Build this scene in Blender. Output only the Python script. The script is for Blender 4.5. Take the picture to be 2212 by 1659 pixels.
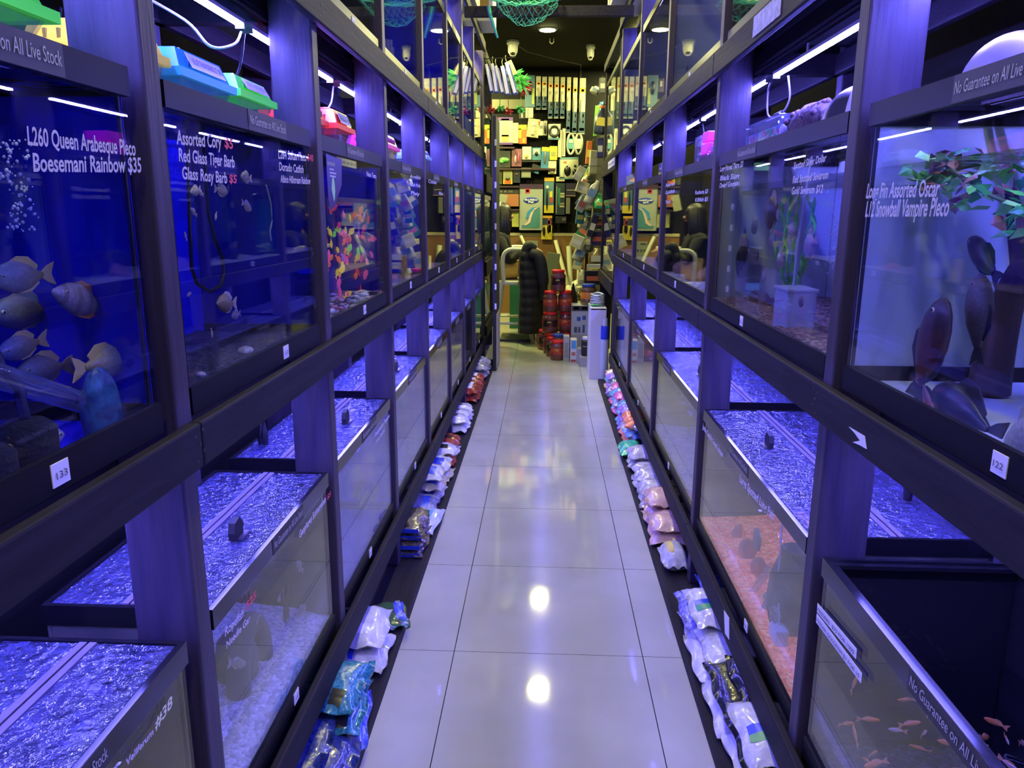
import bpy, bmesh, math, random
from mathutils import Vector, Matrix
PI = math.pi
sc = bpy.context.scene
col = sc.collection
for o in list(bpy.data.objects): bpy.data.objects.remove(o)

# ------------------------------------------------------------------ camera, world, exposure
CAM = Vector((0, 0, 1.3722)); FPX = 1620.3
pit, yaw, rol = .22503, -.04284, .0050
fw = Vector((math.sin(yaw) * math.cos(pit), math.cos(yaw) * math.cos(pit), -math.sin(pit)))
rt = Vector((math.cos(yaw), -math.sin(yaw), 0)); up = rt.cross(fw)
rt, up = math.cos(rol) * rt + math.sin(rol) * up, -math.sin(rol) * rt + math.cos(rol) * up
cd = bpy.data.cameras.new('camera'); cam = bpy.data.objects.new('camera', cd); col.objects.link(cam)
cam.matrix_world = Matrix(((rt.x, up.x, -fw.x, CAM.x), (rt.y, up.y, -fw.y, CAM.y), (rt.z, up.z, -fw.z, CAM.z), (0, 0, 0, 1)))
cd.sensor_width = 36; cd.lens = 36 * FPX / 2212; cd.clip_start = .02
sc.camera = cam
wd = bpy.data.worlds.new('world'); sc.world = wd; wd.use_nodes = True
wd.node_tree.nodes['Background'].inputs[0].default_value = (.30, .28, .9, 1)
wd.node_tree.nodes['Background'].inputs[1].default_value = .015
sc.view_settings.view_transform = 'Standard'; sc.view_settings.look = 'None'
sc.view_settings.gamma = 1; sc.view_settings.exposure = 0
sc.cycles.max_bounces = 8; sc.cycles.diffuse_bounces = 3; sc.cycles.glossy_bounces = 4
sc.cycles.transmission_bounces = 6; sc.cycles.transparent_max_bounces = 24
sc.cycles.caustics_reflective = False; sc.cycles.caustics_refractive = False
sc.cycles.sample_clamp_indirect = 4
LED_L, LED_C = 215, (.155, .14, 1.0)         # strip lights under each shelf
LAMP_L, LAMP_C = 300, (1.0, .95, .34)       # round ceiling downlights
LAMP_Y = [8.29, 6.52, 4.75, 2.98, 1.21, -.56]

def at(u, v, ax, val):
    "the point of the plane ax = val that the photograph shows at (u, v)"
    d = fw * FPX + rt * (u - 1106) - up * (v - 829.5); i = 'xyz'.index(ax)
    return CAM + d * ((val - CAM[i]) / d[i])

# ------------------------------------------------------------------ helpers
class MB:
    def __init__(s): s.v = []; s.f = []; s.m = []; s.k = 0; s.sm = []
    def add(s, vs, fs, smooth=False):
        n = len(s.v); s.v += [tuple(p) for p in vs]
        for f in fs: s.f.append([n + i for i in f]); s.m.append(s.k); s.sm.append(smooth)
        return s
    def mat(s, k): s.k = k; return s
    def box(s, a, b, bev=0):
        x0, x1 = sorted((a[0], b[0])); y0, y1 = sorted((a[1], b[1])); z0, z1 = sorted((a[2], b[2]))
        if bev:
            e = min(bev, (x1 - x0) / 2.01, (y1 - y0) / 2.01, (z1 - z0) / 2.01); bm = bmesh.new()
            bmesh.ops.create_cube(bm, size=1)
            for v in bm.verts: v.co = ((x0 + x1) / 2 + v.co.x * (x1 - x0), (y0 + y1) / 2 + v.co.y * (y1 - y0), (z0 + z1) / 2 + v.co.z * (z1 - z0))
            bmesh.ops.bevel(bm, geom=bm.edges[:], offset=e, segments=2, affect='EDGES', profile=.5)
            bm.verts.index_update(); s.add([v.co for v in bm.verts], [[v.index for v in f.verts] for f in bm.faces]); bm.free(); return s
        return s.add([(x0, y0, z0), (x1, y0, z0), (x1, y1, z0), (x0, y1, z0), (x0, y0, z1), (x1, y0, z1), (x1, y1, z1), (x0, y1, z1)],
                     [(0, 3, 2, 1), (4, 5, 6, 7), (0, 1, 5, 4), (1, 2, 6, 5), (2, 3, 7, 6), (3, 0, 4, 7)])
    def tube(s, pts, r, n=8, caps=True):
        pts = [Vector(p) for p in pts]; rs = r if isinstance(r, (list, tuple)) else [r] * len(pts)
        t = (pts[1] - pts[0]).normalized(); a = t.orthogonal().normalized(); rings = []
        for i, p in enumerate(pts):
            d = ((pts[min(i + 1, len(pts) - 1)] - pts[max(i - 1, 0)])).normalized()
            a = (a - d * a.dot(d)); a = a.normalized() if a.length > 1e-6 else d.orthogonal().normalized()
            b = d.cross(a)
            rings.append([p + (a * math.cos(2 * PI * k / n) + b * math.sin(2 * PI * k / n)) * rs[i] for k in range(n)])
        vs = [q for g in rings for q in g]
        fs = [(i * n + k, i * n + (k + 1) % n, (i + 1) * n + (k + 1) % n, (i + 1) * n + k) for i in range(len(pts) - 1) for k in range(n)]
        s.add(vs, fs, True)
        if caps: s.add(rings[0], [list(range(n))[::-1]]); s.add(rings[-1], [list(range(n))])
        return s
    def lathe(s, prof, c=(0, 0, 0), n=24, M=None):
        vs = []; fs = []
        for (r, z) in prof:
            for k in range(n):
                p = Vector((r * math.cos(2 * PI * k / n), r * math.sin(2 * PI * k / n), z))
                vs.append((M @ p if M else p) + Vector(c))
        for i in range(len(prof) - 1):
            for k in range(n): fs.append((i * n + k, i * n + (k + 1) % n, (i + 1) * n + (k + 1) % n, (i + 1) * n + k))
        return s.add(vs, fs, True)
    def ell(s, c, r, n=12, m=8, M=None):
        vs = []; fs = []
        for i in range(m + 1):
            a = -PI / 2 + PI * i / m
            for k in range(n):
                p = Vector((r[0] * math.cos(a) * math.cos(2 * PI * k / n), r[1] * math.cos(a) * math.sin(2 * PI * k / n), r[2] * math.sin(a)))
                vs.append((M @ p if M else p) + Vector(c))
        for i in range(m):
            for k in range(n): fs.append((i * n + k, i * n + (k + 1) % n, (i + 1) * n + (k + 1) % n, (i + 1) * n + k))
        return s.add(vs, fs, True)
    def quad(s, a, b, c, d): return s.add([a, b, c, d], [(0, 1, 2, 3)])
    def poly(s, pts, nrm, t):
        "flat outline given a thickness"
        nrm = Vector(nrm) * t / 2; n = len(pts); A = [Vector(p) + nrm for p in pts]; B = [Vector(p) - nrm for p in pts]
        return s.add(A + B, [list(range(n)), list(range(n, 2 * n))[::-1]] + [(i, i + n, (i + 1) % n + n, (i + 1) % n) for i in range(n)])
    def me(s, mats):
        me = bpy.data.meshes.new('m'); me.from_pydata(s.v, [], s.f)
        for m in (mats if isinstance(mats, (list, tuple)) else [mats]): me.materials.append(m)
        me.polygons.foreach_set('material_index', s.m); me.polygons.foreach_set('use_smooth', s.sm); me.update(); return me
    def build(s, name, mats, parent=None, **kw):
        me = s.me(mats); me.name = name
        o = bpy.data.objects.new(name, me); col.objects.link(o)
        if parent: o.parent = parent
        return prop(o, **kw)
def prop(o, label=None, cat=None, group=None, kind=None):
    if label: o['label'] = label
    if cat: o['category'] = cat
    if group: o['group'] = group
    if kind: o['kind'] = kind
    return o
def thing(name, label, cat, loc=(0, 0, 0), group=None, rot=(0, 0, 0), scale=None):
    o = bpy.data.objects.new(name, None); col.objects.link(o); o.location = loc; o.rotation_euler = rot; o.empty_display_size = .05
    if scale: o.scale = scale
    return prop(o, label, cat, group)
def dup(o, loc=None, rot=None, label=None, group=None, scale=None, parent=None):
    c = o.copy(); col.objects.link(c)
    if parent: c.parent = parent
    if loc is not None: c.location = loc
    if rot is not None: c.rotation_euler = rot
    if scale is not None: c.scale = scale
    if label: c['label'] = label
    if group: c['group'] = group
    for ch in o.children: dup(ch, parent=c)
    return c
R = random.Random(7)

# ------------------------------------------------------------------ materials
def nodes(name):
    m = bpy.data.materials.new(name); m.use_nodes = True; nt = m.node_tree; nt.nodes.clear()
    out = nt.nodes.new('ShaderNodeOutputMaterial'); return m, nt, out
def N(nt, t, **kw):
    n = nt.nodes.new('ShaderNode' + t)
    for k, v in kw.items():
        if hasattr(n, k) and k not in ('Scale',): setattr(n, k, v)
        else: n.inputs[k].default_value = v
    return n
def rgba(c): return (*c, 1) if len(c) == 3 else c
_mc = {}
def M(name, c=(.5, .5, .5), rough=.5, metal=0, c2=None, ns=8, nstretch=None, bump=0, bs=None, spec=.5, coat=0, emit=None, alpha=1, trans=0, hard=False, dist=.004):
    if name in _mc: return _mc[name]
    m, nt, out = nodes(name); b = N(nt, 'BsdfPrincipled'); nt.links.new(b.outputs[0], out.inputs[0])
    b.inputs['Base Color'].default_value = rgba(c); b.inputs['Roughness'].default_value = rough; b.inputs['Metallic'].default_value = metal
    b.inputs['Specular IOR Level'].default_value = spec; b.inputs['Coat Weight'].default_value = coat; b.inputs['Alpha'].default_value = alpha
    b.inputs['Transmission Weight'].default_value = trans
    if emit: b.inputs['Emission Color'].default_value = rgba(emit[0]); b.inputs['Emission Strength'].default_value = emit[1]
    if c2 or bump:
        tc = N(nt, 'TexCoord'); mp = N(nt, 'Mapping'); nt.links.new(tc.outputs['Object'], mp.inputs[0])
        if nstretch: mp.inputs['Scale'].default_value = nstretch
        nz = N(nt, 'TexNoise', Detail=5.0); nz.inputs['Scale'].default_value = ns; nt.links.new(mp.outputs[0], nz.inputs['Vector'])
        if c2:
            cr = N(nt, 'ValToRGB'); cr.color_ramp.elements[0].position = .48 if hard else .35; cr.color_ramp.elements[1].position = .53 if hard else .65
            cr.color_ramp.elements[0].color = rgba(c); cr.color_ramp.elements[1].color = rgba(c2)
            nt.links.new(nz.outputs[0], cr.inputs[0]); nt.links.new(cr.outputs[0], b.inputs['Base Color'])
        if bump:
            bp = N(nt, 'Bump'); bp.inputs['Strength'].default_value = bump; bp.inputs['Distance'].default_value = dist
            if bs:
                n2 = N(nt, 'TexNoise', Detail=4.0); n2.inputs['Scale'].default_value = bs; nt.links.new(mp.outputs[0], n2.inputs['Vector']); nt.links.new(n2.outputs[0], bp.inputs['Height'])
            else: nt.links.new(nz.outputs[0], bp.inputs['Height'])
            nt.links.new(bp.outputs[0], b.inputs['Normal'])
    _mc[name] = m; return m
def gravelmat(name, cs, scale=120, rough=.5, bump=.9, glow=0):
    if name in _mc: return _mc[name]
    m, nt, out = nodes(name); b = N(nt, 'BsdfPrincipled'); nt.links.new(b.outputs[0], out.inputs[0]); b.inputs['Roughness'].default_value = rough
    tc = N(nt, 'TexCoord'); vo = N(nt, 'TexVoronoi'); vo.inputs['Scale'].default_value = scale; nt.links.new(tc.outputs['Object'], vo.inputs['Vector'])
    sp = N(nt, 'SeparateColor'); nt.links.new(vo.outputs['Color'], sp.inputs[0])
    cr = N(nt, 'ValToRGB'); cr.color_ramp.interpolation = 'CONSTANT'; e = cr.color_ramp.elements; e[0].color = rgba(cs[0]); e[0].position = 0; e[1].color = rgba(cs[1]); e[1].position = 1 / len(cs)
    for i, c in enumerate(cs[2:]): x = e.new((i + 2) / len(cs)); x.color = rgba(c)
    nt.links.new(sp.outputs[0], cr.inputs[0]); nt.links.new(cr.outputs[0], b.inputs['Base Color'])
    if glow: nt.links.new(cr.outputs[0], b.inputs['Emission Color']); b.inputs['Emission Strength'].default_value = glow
    bp = N(nt, 'Bump'); bp.invert = True; bp.inputs['Strength'].default_value = bump; bp.inputs['Distance'].default_value = .004; nt.links.new(vo.outputs['Distance'], bp.inputs['Height']); nt.links.new(bp.outputs[0], b.inputs['Normal'])
    _mc[name] = m; return m
def schlick(nt, f0, nrm=None):
    g = N(nt, 'NewGeometry'); d = N(nt, 'VectorMath', operation='DOT_PRODUCT'); nt.links.new(nrm or g.outputs['Normal'], d.inputs[0]); nt.links.new(g.outputs['Incoming'], d.inputs[1])
    a = N(nt, 'Math', operation='ABSOLUTE'); nt.links.new(d.outputs['Value'], a.inputs[0])
    s = N(nt, 'Math', operation='SUBTRACT'); s.inputs[0].default_value = 1; nt.links.new(a.outputs[0], s.inputs[1])
    p = N(nt, 'Math', operation='POWER'); nt.links.new(s.outputs[0], p.inputs[0]); p.inputs[1].default_value = 5
    q = N(nt, 'Math', operation='MULTIPLY_ADD'); nt.links.new(p.outputs[0], q.inputs[0]); q.inputs[1].default_value = 1 - f0; q.inputs[2].default_value = f0
    return q
def glassmat(name, tint=(.97, .98, .98), f0=.05, rough=.0, haze=0, hazec=(.5, .5, .6), bump=0, bs=6, hs=5, hmax=None, spots=None):
    "thin clear sheet: tinted see-through, mirror share by angle, optional film of dirt, dew or painted reflection"
    if name in _mc: return _mc[name]
    m, nt, out = nodes(name); tr = N(nt, 'BsdfTransparent'); tr.inputs[0].default_value = rgba(tint)
    gl = N(nt, 'BsdfGlossy'); gl.inputs['Roughness'].default_value = rough; gl.inputs['Color'].default_value = (.95, .95, .95, 1)
    nrm = None
    if bump:
        tc = N(nt, 'TexCoord'); nz = N(nt, 'TexNoise', Detail=2.0); nz.inputs['Scale'].default_value = bs; nt.links.new(tc.outputs['Object'], nz.inputs['Vector'])
        bp = N(nt, 'Bump'); bp.inputs['Strength'].default_value = bump; bp.inputs['Distance'].default_value = .02; nt.links.new(nz.outputs[0], bp.inputs['Height'])
        nrm = bp.outputs[0]; nt.links.new(nrm, gl.inputs['Normal'])
    base = tr.outputs[0]
    if haze:
        df = N(nt, 'BsdfDiffuse'); df.inputs[0].default_value = rgba(hazec); mh = N(nt, 'MixShader'); tl = N(nt, 'BsdfTranslucent'); tl.inputs[0].default_value = rgba(hazec)
        md = N(nt, 'MixShader'); md.inputs[0].default_value = .4; nt.links.new(df.outputs[0], md.inputs[1]); nt.links.new(tl.outputs[0], md.inputs[2])
        tc = N(nt, 'TexCoord'); nz = N(nt, 'TexNoise', Detail=8.0); nz.inputs['Scale'].default_value = hs; nz.inputs['Roughness'].default_value = .7; nt.links.new(tc.outputs['Object'], nz.inputs['Vector'])
        mr = N(nt, 'MapRange'); mr.inputs[1].default_value = .35; mr.inputs[2].default_value = .7; mr.inputs[3].default_value = haze; mr.inputs[4].default_value = hmax if hmax is not None else min(1, haze * 2.5)
        nt.links.new(nz.outputs[0], mr.inputs[0]); nt.links.new(mr.outputs[0], mh.inputs[0]); nt.links.new(base, mh.inputs[1]); nt.links.new(md.outputs[0], mh.inputs[2]); base = mh.outputs[0]
    f = schlick(nt, f0, nrm); mx = N(nt, 'MixShader'); nt.links.new(f.outputs[0], mx.inputs[0]); nt.links.new(base, mx.inputs[1]); nt.links.new(gl.outputs[0], mx.inputs[2])
    nt.links.new(mx.outputs[0], out.inputs[0]); _mc[name] = m; return m
def emis(name, c, s):
    if name in _mc: return _mc[name]
    m, nt, out = nodes(name); e = N(nt, 'Emission'); e.inputs[0].default_value = rgba(c); e.inputs[1].default_value = s; nt.links.new(e.outputs[0], out.inputs[0]); _mc[name] = m; return m

WOOD = M('black stained timber', (.062, .049, .076), .5, c2=(.042, .033, .052), ns=5, nstretch=(9, 9, .8), bump=.25, bs=14, spec=.3)  # posts: strip light falling on them is put into a lighter, more violet stain
WOODY = M('black stained timber beam', (.022, .0195, .026), .6, c2=(.014, .012, .017), ns=5, nstretch=(9, .8, 9), bump=.25, bs=14, spec=.12)  # beams: the same stain darkened, as little strip light reaches them
BLK = M('black plastic', (.012, .012, .014), .22, spec=.5)
BLKM = M('black matt', (.012, .012, .014), .7)
GLASS = glassmat('aquarium glass', (.96, .975, .98), .045)
LEDM = emis('strip light face', LED_C, LED_L); LEDH = emis('strip light face, stronger', LED_C, LED_L * 1.6)
PAPER = M('white label', (.75, .75, .78), .5)
INK = M('dark ink', (.05, .05, .12), .6)
PEN = M('white paint pen', (.55, .53, .62), .6)
PENR = M('red paint pen', (.75, .06, .12), .6)
STRIPT = M('notice strip', (.03, .028, .035), .5)
STRIPL = M('notice lettering', (.45, .45, .47), .5)

_tc = {}
def text(s, h, mat, parent, o, xd, zd, name='lettering', w=None, bold=0, shear=0, lh=1.0, nrm_off=.0012):
    "s written in the plane through o: xd is the reading direction, zd is up; h is the line height, w the wanted width"
    c = bpy.data.curves.new('txt', 'FONT'); c.body = s; c.size = 1; c.offset = bold; c.shear = shear; c.space_line = lh; c.extrude = .008; c.resolution_u = 3
    t = bpy.data.objects.new('txt', c); col.objects.link(t); bpy.context.view_layer.update()
    me = bpy.data.meshes.new_from_object(t.evaluated_get(bpy.context.evaluated_depsgraph_get())); bpy.data.objects.remove(t)
    xs = [v.co.x for v in me.vertices]; wid = (max(xs) - min(xs)) or 1
    xd = Vector(xd).normalized(); zd = Vector(zd).normalized(); n = xd.cross(zd); kx = (w / wid) if w else h; o = Vector(o)
    x0 = min(xs)
    for v in me.vertices:
        x, y, z = v.co; v.co = o + xd * ((x - x0) * kx) + zd * (y * h) + n * (nrm_off + z * h * .2)
    me.materials.clear(); me.materials.append(mat)
    ob = bpy.data.objects.new(name, me); col.objects.link(ob)
    if parent: ob.parent = parent
    return ob
#CUT
# ------------------------------------------------------------------ the room
H = 3.2; WX = 1.16; BY = 10.5; FY = -2.6
def floormat():
    m, nt, out = nodes('polished porcelain tile'); b = N(nt, 'BsdfPrincipled'); nt.links.new(b.outputs[0], out.inputs[0])
    tc = N(nt, 'TexCoord'); sx = N(nt, 'SeparateXYZ'); nt.links.new(tc.outputs['Object'], sx.inputs[0]); gs = []; L = nt.links.new
    for ax, off in ((0, .2727 + 6), (1, -2.1434 + 6)):
        a = N(nt, 'Math', operation='ADD'); L(sx.outputs[ax], a.inputs[0]); a.inputs[1].default_value = off
        d = N(nt, 'Math', operation='MODULO'); L(a.outputs[0], d.inputs[0]); d.inputs[1].default_value = .6
        e = N(nt, 'Math', operation='SUBTRACT'); L(d.outputs[0], e.inputs[0]); e.inputs[1].default_value = .3
        f = N(nt, 'Math', operation='ABSOLUTE'); L(e.outputs[0], f.inputs[0])
        g = N(nt, 'Math', operation='GREATER_THAN'); L(f.outputs[0], g.inputs[0]); g.inputs[1].default_value = .2986 if ax == 0 else .2990; gs.append(g)
    mx = N(nt, 'Math', operation='MAXIMUM'); L(gs[0].outputs[0], mx.inputs[0]); L(gs[1].outputs[0], mx.inputs[1])
    nz = N(nt, 'TexNoise', Detail=8.0); nz.inputs['Scale'].default_value = 3.2; L(tc.outputs['Object'], nz.inputs['Vector'])
    cr = N(nt, 'ValToRGB'); cr.color_ramp.elements[0].position = .3; cr.color_ramp.elements[1].position = .7
    cr.color_ramp.elements[0].color = (.42, .42, .33, 1); cr.color_ramp.elements[1].color = (.52, .52, .41, 1); L(nz.outputs[0], cr.inputs[0])
    n3 = N(nt, 'TexNoise', Detail=3.0); n3.inputs['Scale'].default_value = 240; L(tc.outputs['Object'], n3.inputs['Vector'])
    c3 = N(nt, 'ValToRGB'); c3.color_ramp.elements[0].position = .26; c3.color_ramp.elements[1].position = .30; c3.color_ramp.elements[0].color = (.55, .55, .55, 1); L(n3.outputs[0], c3.inputs[0])
    mu = N(nt, 'MixRGB', blend_type='MULTIPLY'); mu.inputs[0].default_value = 1; L(cr.outputs[0], mu.inputs[1]); L(c3.outputs[0], mu.inputs[2])
    mc = N(nt, 'MixRGB'); L(mx.outputs[0], mc.inputs[0]); L(mu.outputs[0], mc.inputs[1]); mc.inputs[2].default_value = (.03, .028, .03, 1); L(mc.outputs[0], b.inputs['Base Color'])
    n2 = N(nt, 'TexNoise', Detail=6.0); n2.inputs['Scale'].default_value = 9; L(tc.outputs['Object'], n2.inputs['Vector'])
    mr = N(nt, 'MapRange'); mr.inputs[3].default_value = .02; mr.inputs[4].default_value = .10; L(n2.outputs[0], mr.inputs[0]); L(mr.outputs[0], b.inputs['Roughness'])
    return m
def wallquad(name, pts, mat): return MB().quad(*pts).build(name, mat, kind='structure')
MB().box((-WX - .1, FY, -.05), (WX + .1, BY + .1, 0)).build('floor', floormat(), kind='structure')
BLKW = M('matt black paint', (.010, .010, .010), .8, bump=.1, ns=30, spec=.1)
MB().box((-WX - .1, FY, H), (WX + .1, BY + .1, H + .05)).build('ceiling', M('black ceiling paint', (.014, .0135, .011), .8, spec=.1), kind='structure')
MB().box((-WX - .05, FY, 0), (-WX, BY, H)).build('wall_left', BLKW, kind='structure')
MB().box((WX, FY, 0), (WX + .05, BY, H)).build('wall_right', BLKW, kind='structure')
MB().box((-WX, BY, 0), (WX, BY + .05, H)).build('wall_back', BLKW, kind='structure')
MB().box((-WX, FY - .05, 0), (WX, FY, H)).build('wall_front', M('far shop wall', (.08, .075, .09), .8), kind='structure')

# ------------------------------------------------------------------ ceiling downlights
for i, y in enumerate(LAMP_Y):
    lb = 'round warm ceiling downlight, the only one in direct view' if i == 0 else 'round warm ceiling downlight seen only as a glow in the floor tiles'
    t = thing('ceiling_light', lb, 'light', (-.01, y, H), 'downlights along the aisle')
    MB().lathe([(.001, -.012), (.082, -.012), (.1, -.006), (.105, 0)], n=32).build('trim_ring', M('lamp ring', (.3, .3, .28), .4), t)
    MB().lathe([(0, -.014), (.08, -.014)], n=32).build('lamp_face', emis('lamp glow', LAMP_C, LAMP_L), t)

for x, y, w in ((-.97, 8.31, 'behind the left rack, far end'), (.97, 8.31, 'behind the right rack, far end'), (-.97, 6.55, 'over the left rack'), (.97, 6.55, 'over the right rack'), (-.95, 9.9, 'added near the back wall, left, to brighten the far end'), (.95, 9.9, 'added near the back wall, right, to brighten the far end')):  # the pair by the back wall is added, unseen, to brighten the far floor
    t = thing('ceiling_light', 'round warm ceiling downlight ' + w, 'light', (x, y, H))
    MB().lathe([(.001, -.012), (.082, -.012), (.1, -.006), (.105, 0)], n=32).build('trim_ring', M('lamp ring', (.3, .3, .28), .4), t)
    MB().lathe([(0, -.014), (.08, -.014)], n=32).build('lamp_face', emis('brighter lamp glow', LAMP_C, LAMP_L * 4.2), t)

# ------------------------------------------------------------------ racks
PL = [-.50, .29, 1.09, 1.88, 2.68, 3.515, 4.37, 5.15, 5.945, 6.79]
PR = [-.86, .29, 1.445, 2.595, 3.725, 4.85, 6.02]
PT = .024
LV = [(.18, .26), (.98, 1.052), (1.80, 1.875), (2.70, 2.775)]
def rack(s, posts, label, joints):
    t = thing('tank_rack', label, 'rack', (s * .75, 0, 0))
    X = lambda x: s * (x - .75)
    for p in posts:
        z0 = .035
        MB().box((X(.55), p - PT, z0), (X(.652), p + PT, 2.70), .004).build('front_post', WOOD, t)
        MB().box((X(.93), p - PT, z0), (X(1.03), p + PT, 2.70), .004).build('rear_post', WOOD, t)
        for a, b in LV:
            MB().box((X(.652), p - PT + .002, a + .0), (X(.93), p + PT - .002, b - .012), .003).build('cross_rail', WOODY, t)
    ys = joints
    for a, b in LV:
        for y0, y1 in zip(ys, ys[1:]):
            MB().box((X(.53), y0 + .001, a), (X(.55), y1 - .001, b), .004).build('front_beam', WOODY, t)
        MB().box((X(.652), posts[0], a), (X(.672), posts[-1], b - .012), .004).build('inner_beam', WOODY, t)
        MB().box((X(.905), posts[0], a), (X(.93), posts[-1], b - .012), .004).build('rear_beam', WOODY, t)
    MB().box((X(.45), posts[0] - .05, 0), (X(1.05), posts[-1] + .06, .034), .003).build('base_plank', WOODY, t)
    # screw heads where beams meet posts
    for a, b in LV[:3]:
        for p in posts:
            m = MB()
            for dy, dz in ((-.012, .2), (.012, .35), (0, .55), (-.012, .75), (.013, .82)):
                m.lathe([(0, .0006), (.0028, .0006), (.0035, 0)], (X(.53), p + dy, a + (b - a) * dz), 8, Matrix.Rotation(-s * PI / 2, 3, 'Y'))
            m.build('screw_cluster', M('dull screw', (.03, .03, .03), .5, .6), t)
    return t
RL = rack(-1, PL, 'long black timber rack holding three tiers of tanks on the left of the aisle', [-.53, 1.10, 3.515, 6.83])
RR = rack(1, PR, 'long black timber rack holding three tiers of tanks on the right of the aisle', [-.9, 2.60, 6.05])

# ------------------------------------------------------------------ LED bars
HOUS = M('lamp housing', (.5, .5, .52), .4)
def bar(s, x, y0, y1, z, label):
    top = (1.80 if z > 1.5 else .98) if z < 2 else 2.70
    t = thing('led_strip_light', label, 'light', (s * x, (y0 + y1) / 2, z), 'strip lights under the shelves'); h = (y1 - y0) / 2
    MB().box((-.009, -h, .006), (.009, h, .014)).build('housing', HOUS, t)
    MB().box((-.0085, -h + .01, .0005), (.0085, h - .01, .0055), .002).build('light_face', LEDH if z > 1.5 and z < 2 else LEDM, t)
    MB().box((-.010, -h, -.005), (.010, -h + .01, .006)).box((-.010, h - .01, -.005), (.010, h, .006)).build('end_cap', M('grey cap', (.35, .35, .38), .4), t)
    for q in (-.6, .55): MB().box((-.002, h * q, .014), (.002, h * q + .012, top - z - .0005)).build('clip', HOUS, t)
    return t
lefts = [(-.1, .36), (.42, 1.735), (1.765, 2.43), (2.495, 3.59), (3.64, 4.33), (4.37, 5.15), (5.19, 5.95), (5.99, 6.74)]
rights = [(-.2, 1.08), (1.14, 2.375), (2.435, 3.415), (3.45, 4.50), (4.58, 5.3), (5.34, 6.0)]
ordi = ['nearest the camera', 'second from the camera', 'third from the camera', 'fourth from the camera', 'fifth from the camera', 'sixth from the camera', 'seventh from the camera', 'farthest from the camera']
for s, ls, sd in ((-1, lefts, 'left'), (1, rights, 'right')):
    for k, (a, b) in enumerate(ls):
        od = ordi[-1] if k == len(ls) - 1 else ordi[k]
        bar(s, .667, a, b, 1.762, f'strip light above middle tier, {sd} rack, {od}')
        bar(s, .745, a, b, .955, f'strip light above bottom tier, {sd} rack, {od}')
        if k > 1: bar(s, .70, a, b, 2.66, f'strip light above top tier, {sd} rack, {od}')
# ------------------------------------------------------------------ aquariums
BACKS = dict(blue=M('deep blue tank back', (.015, .012, .90), .35), pale=M('pale aqua tank back', (.90, .95, .92), .45), dark=M('dark tank back', (.015, .018, .03), .5),
             beige=M('tan tank back with reflected floor tone', (.42, .38, .22), .7, c2=(.30, .29, .18), ns=6), green=M('mossy tank back', (.16, .30, .10), .7, c2=(.34, .15, .10), ns=1.3), black=M('flat black tank lining', (.004, .004, .005), .6),  # beige back also carries the tan of the reflected warm floor
             midblue=M('mid blue tank back', (.06, .09, .62), .4, c2=(.18, .22, .55), ns=5), grey=M('murky grey tank back', (.16, .15, .13), .7, c2=(.08, .08, .08), ns=7))
FLR = dict(blue=M('deep blue tank floor', (.015, .012, .85), .35), pale=M('pale tank floor', (.75, .82, .85), .5),
           blackgravel=gravelmat('black gravel', [(.01, .01, .012), (.02, .02, .022), (.005, .005, .006), (.05, .05, .055)], 110),
           white=gravelmat('white gravel', [(.75, .75, .72), (.6, .6, .6), (.85, .85, .85), (.5, .5, .52)], 110),
           brown=gravelmat('brown gravel', [(.22, .08, .05), (.35, .18, .10), (.1, .04, .03), (.5, .35, .25)], 130),
           orange=gravelmat('fluorescent orange gravel', [(.95, .22, .09), (.85, .30, .16), (1, .38, .22), (.7, .16, .08)], 105, glow=.42),  # orange gravel gets an added glow; blue light alone leaves it dull
           mixed=gravelmat('black white and pink gravel', [(.02, .02, .02), (.01, .01, .01), (.8, .75, .75), (.7, .3, .35), (.03, .03, .03)], 60),
           tan=gravelmat('tan gravel', [(.5, .38, .28), (.6, .45, .35), (.4, .3, .2), (.65, .5, .45)], 110), pink=gravelmat('pink gravel', [(.7, .35, .3), (.8, .5, .45), (.6, .3, .25)], 110))
WTOP = glassmat('water surface', (.93, .95, 1), .05, bump=.6, bs=9)
WSIDE = glassmat('water body', (.965, .985, 1.0), .0)
RIM = M('glossy black rim', (.010, .010, .012), .16, spec=.35)
RIM2 = M('black aquarium rim', (.010, .010, .012), .35, spec=.12)
SIL = M('silicone seam', (.01, .01, .02), .4)
LIDC = glassmat('clear glass lid', (.95, .97, 1), .06, .05)
LIDD = glassmat('dewy glass lid', (.9, .92, 1), .07, .08, haze=.15, hazec=(.19, .20, .42), bump=.8, bs=60, hs=16, hmax=.85)
HINGE = M('clear vinyl hinge', (.20, .17, .22), .3)
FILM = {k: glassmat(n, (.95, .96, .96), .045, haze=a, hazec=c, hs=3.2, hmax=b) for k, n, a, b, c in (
    ('algae', 'glass with painted tan floor reflection', .12, .8, (.50, .47, .34)), ('light', 'glass filmed lightly', .0, .25, (.45, .45, .5)), ('blue', 'glass filmed bluish', .03, .5, (.38, .42, .62)))}  # tan film paints the warm floor's reflection onto far tank fronts
import itertools
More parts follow.
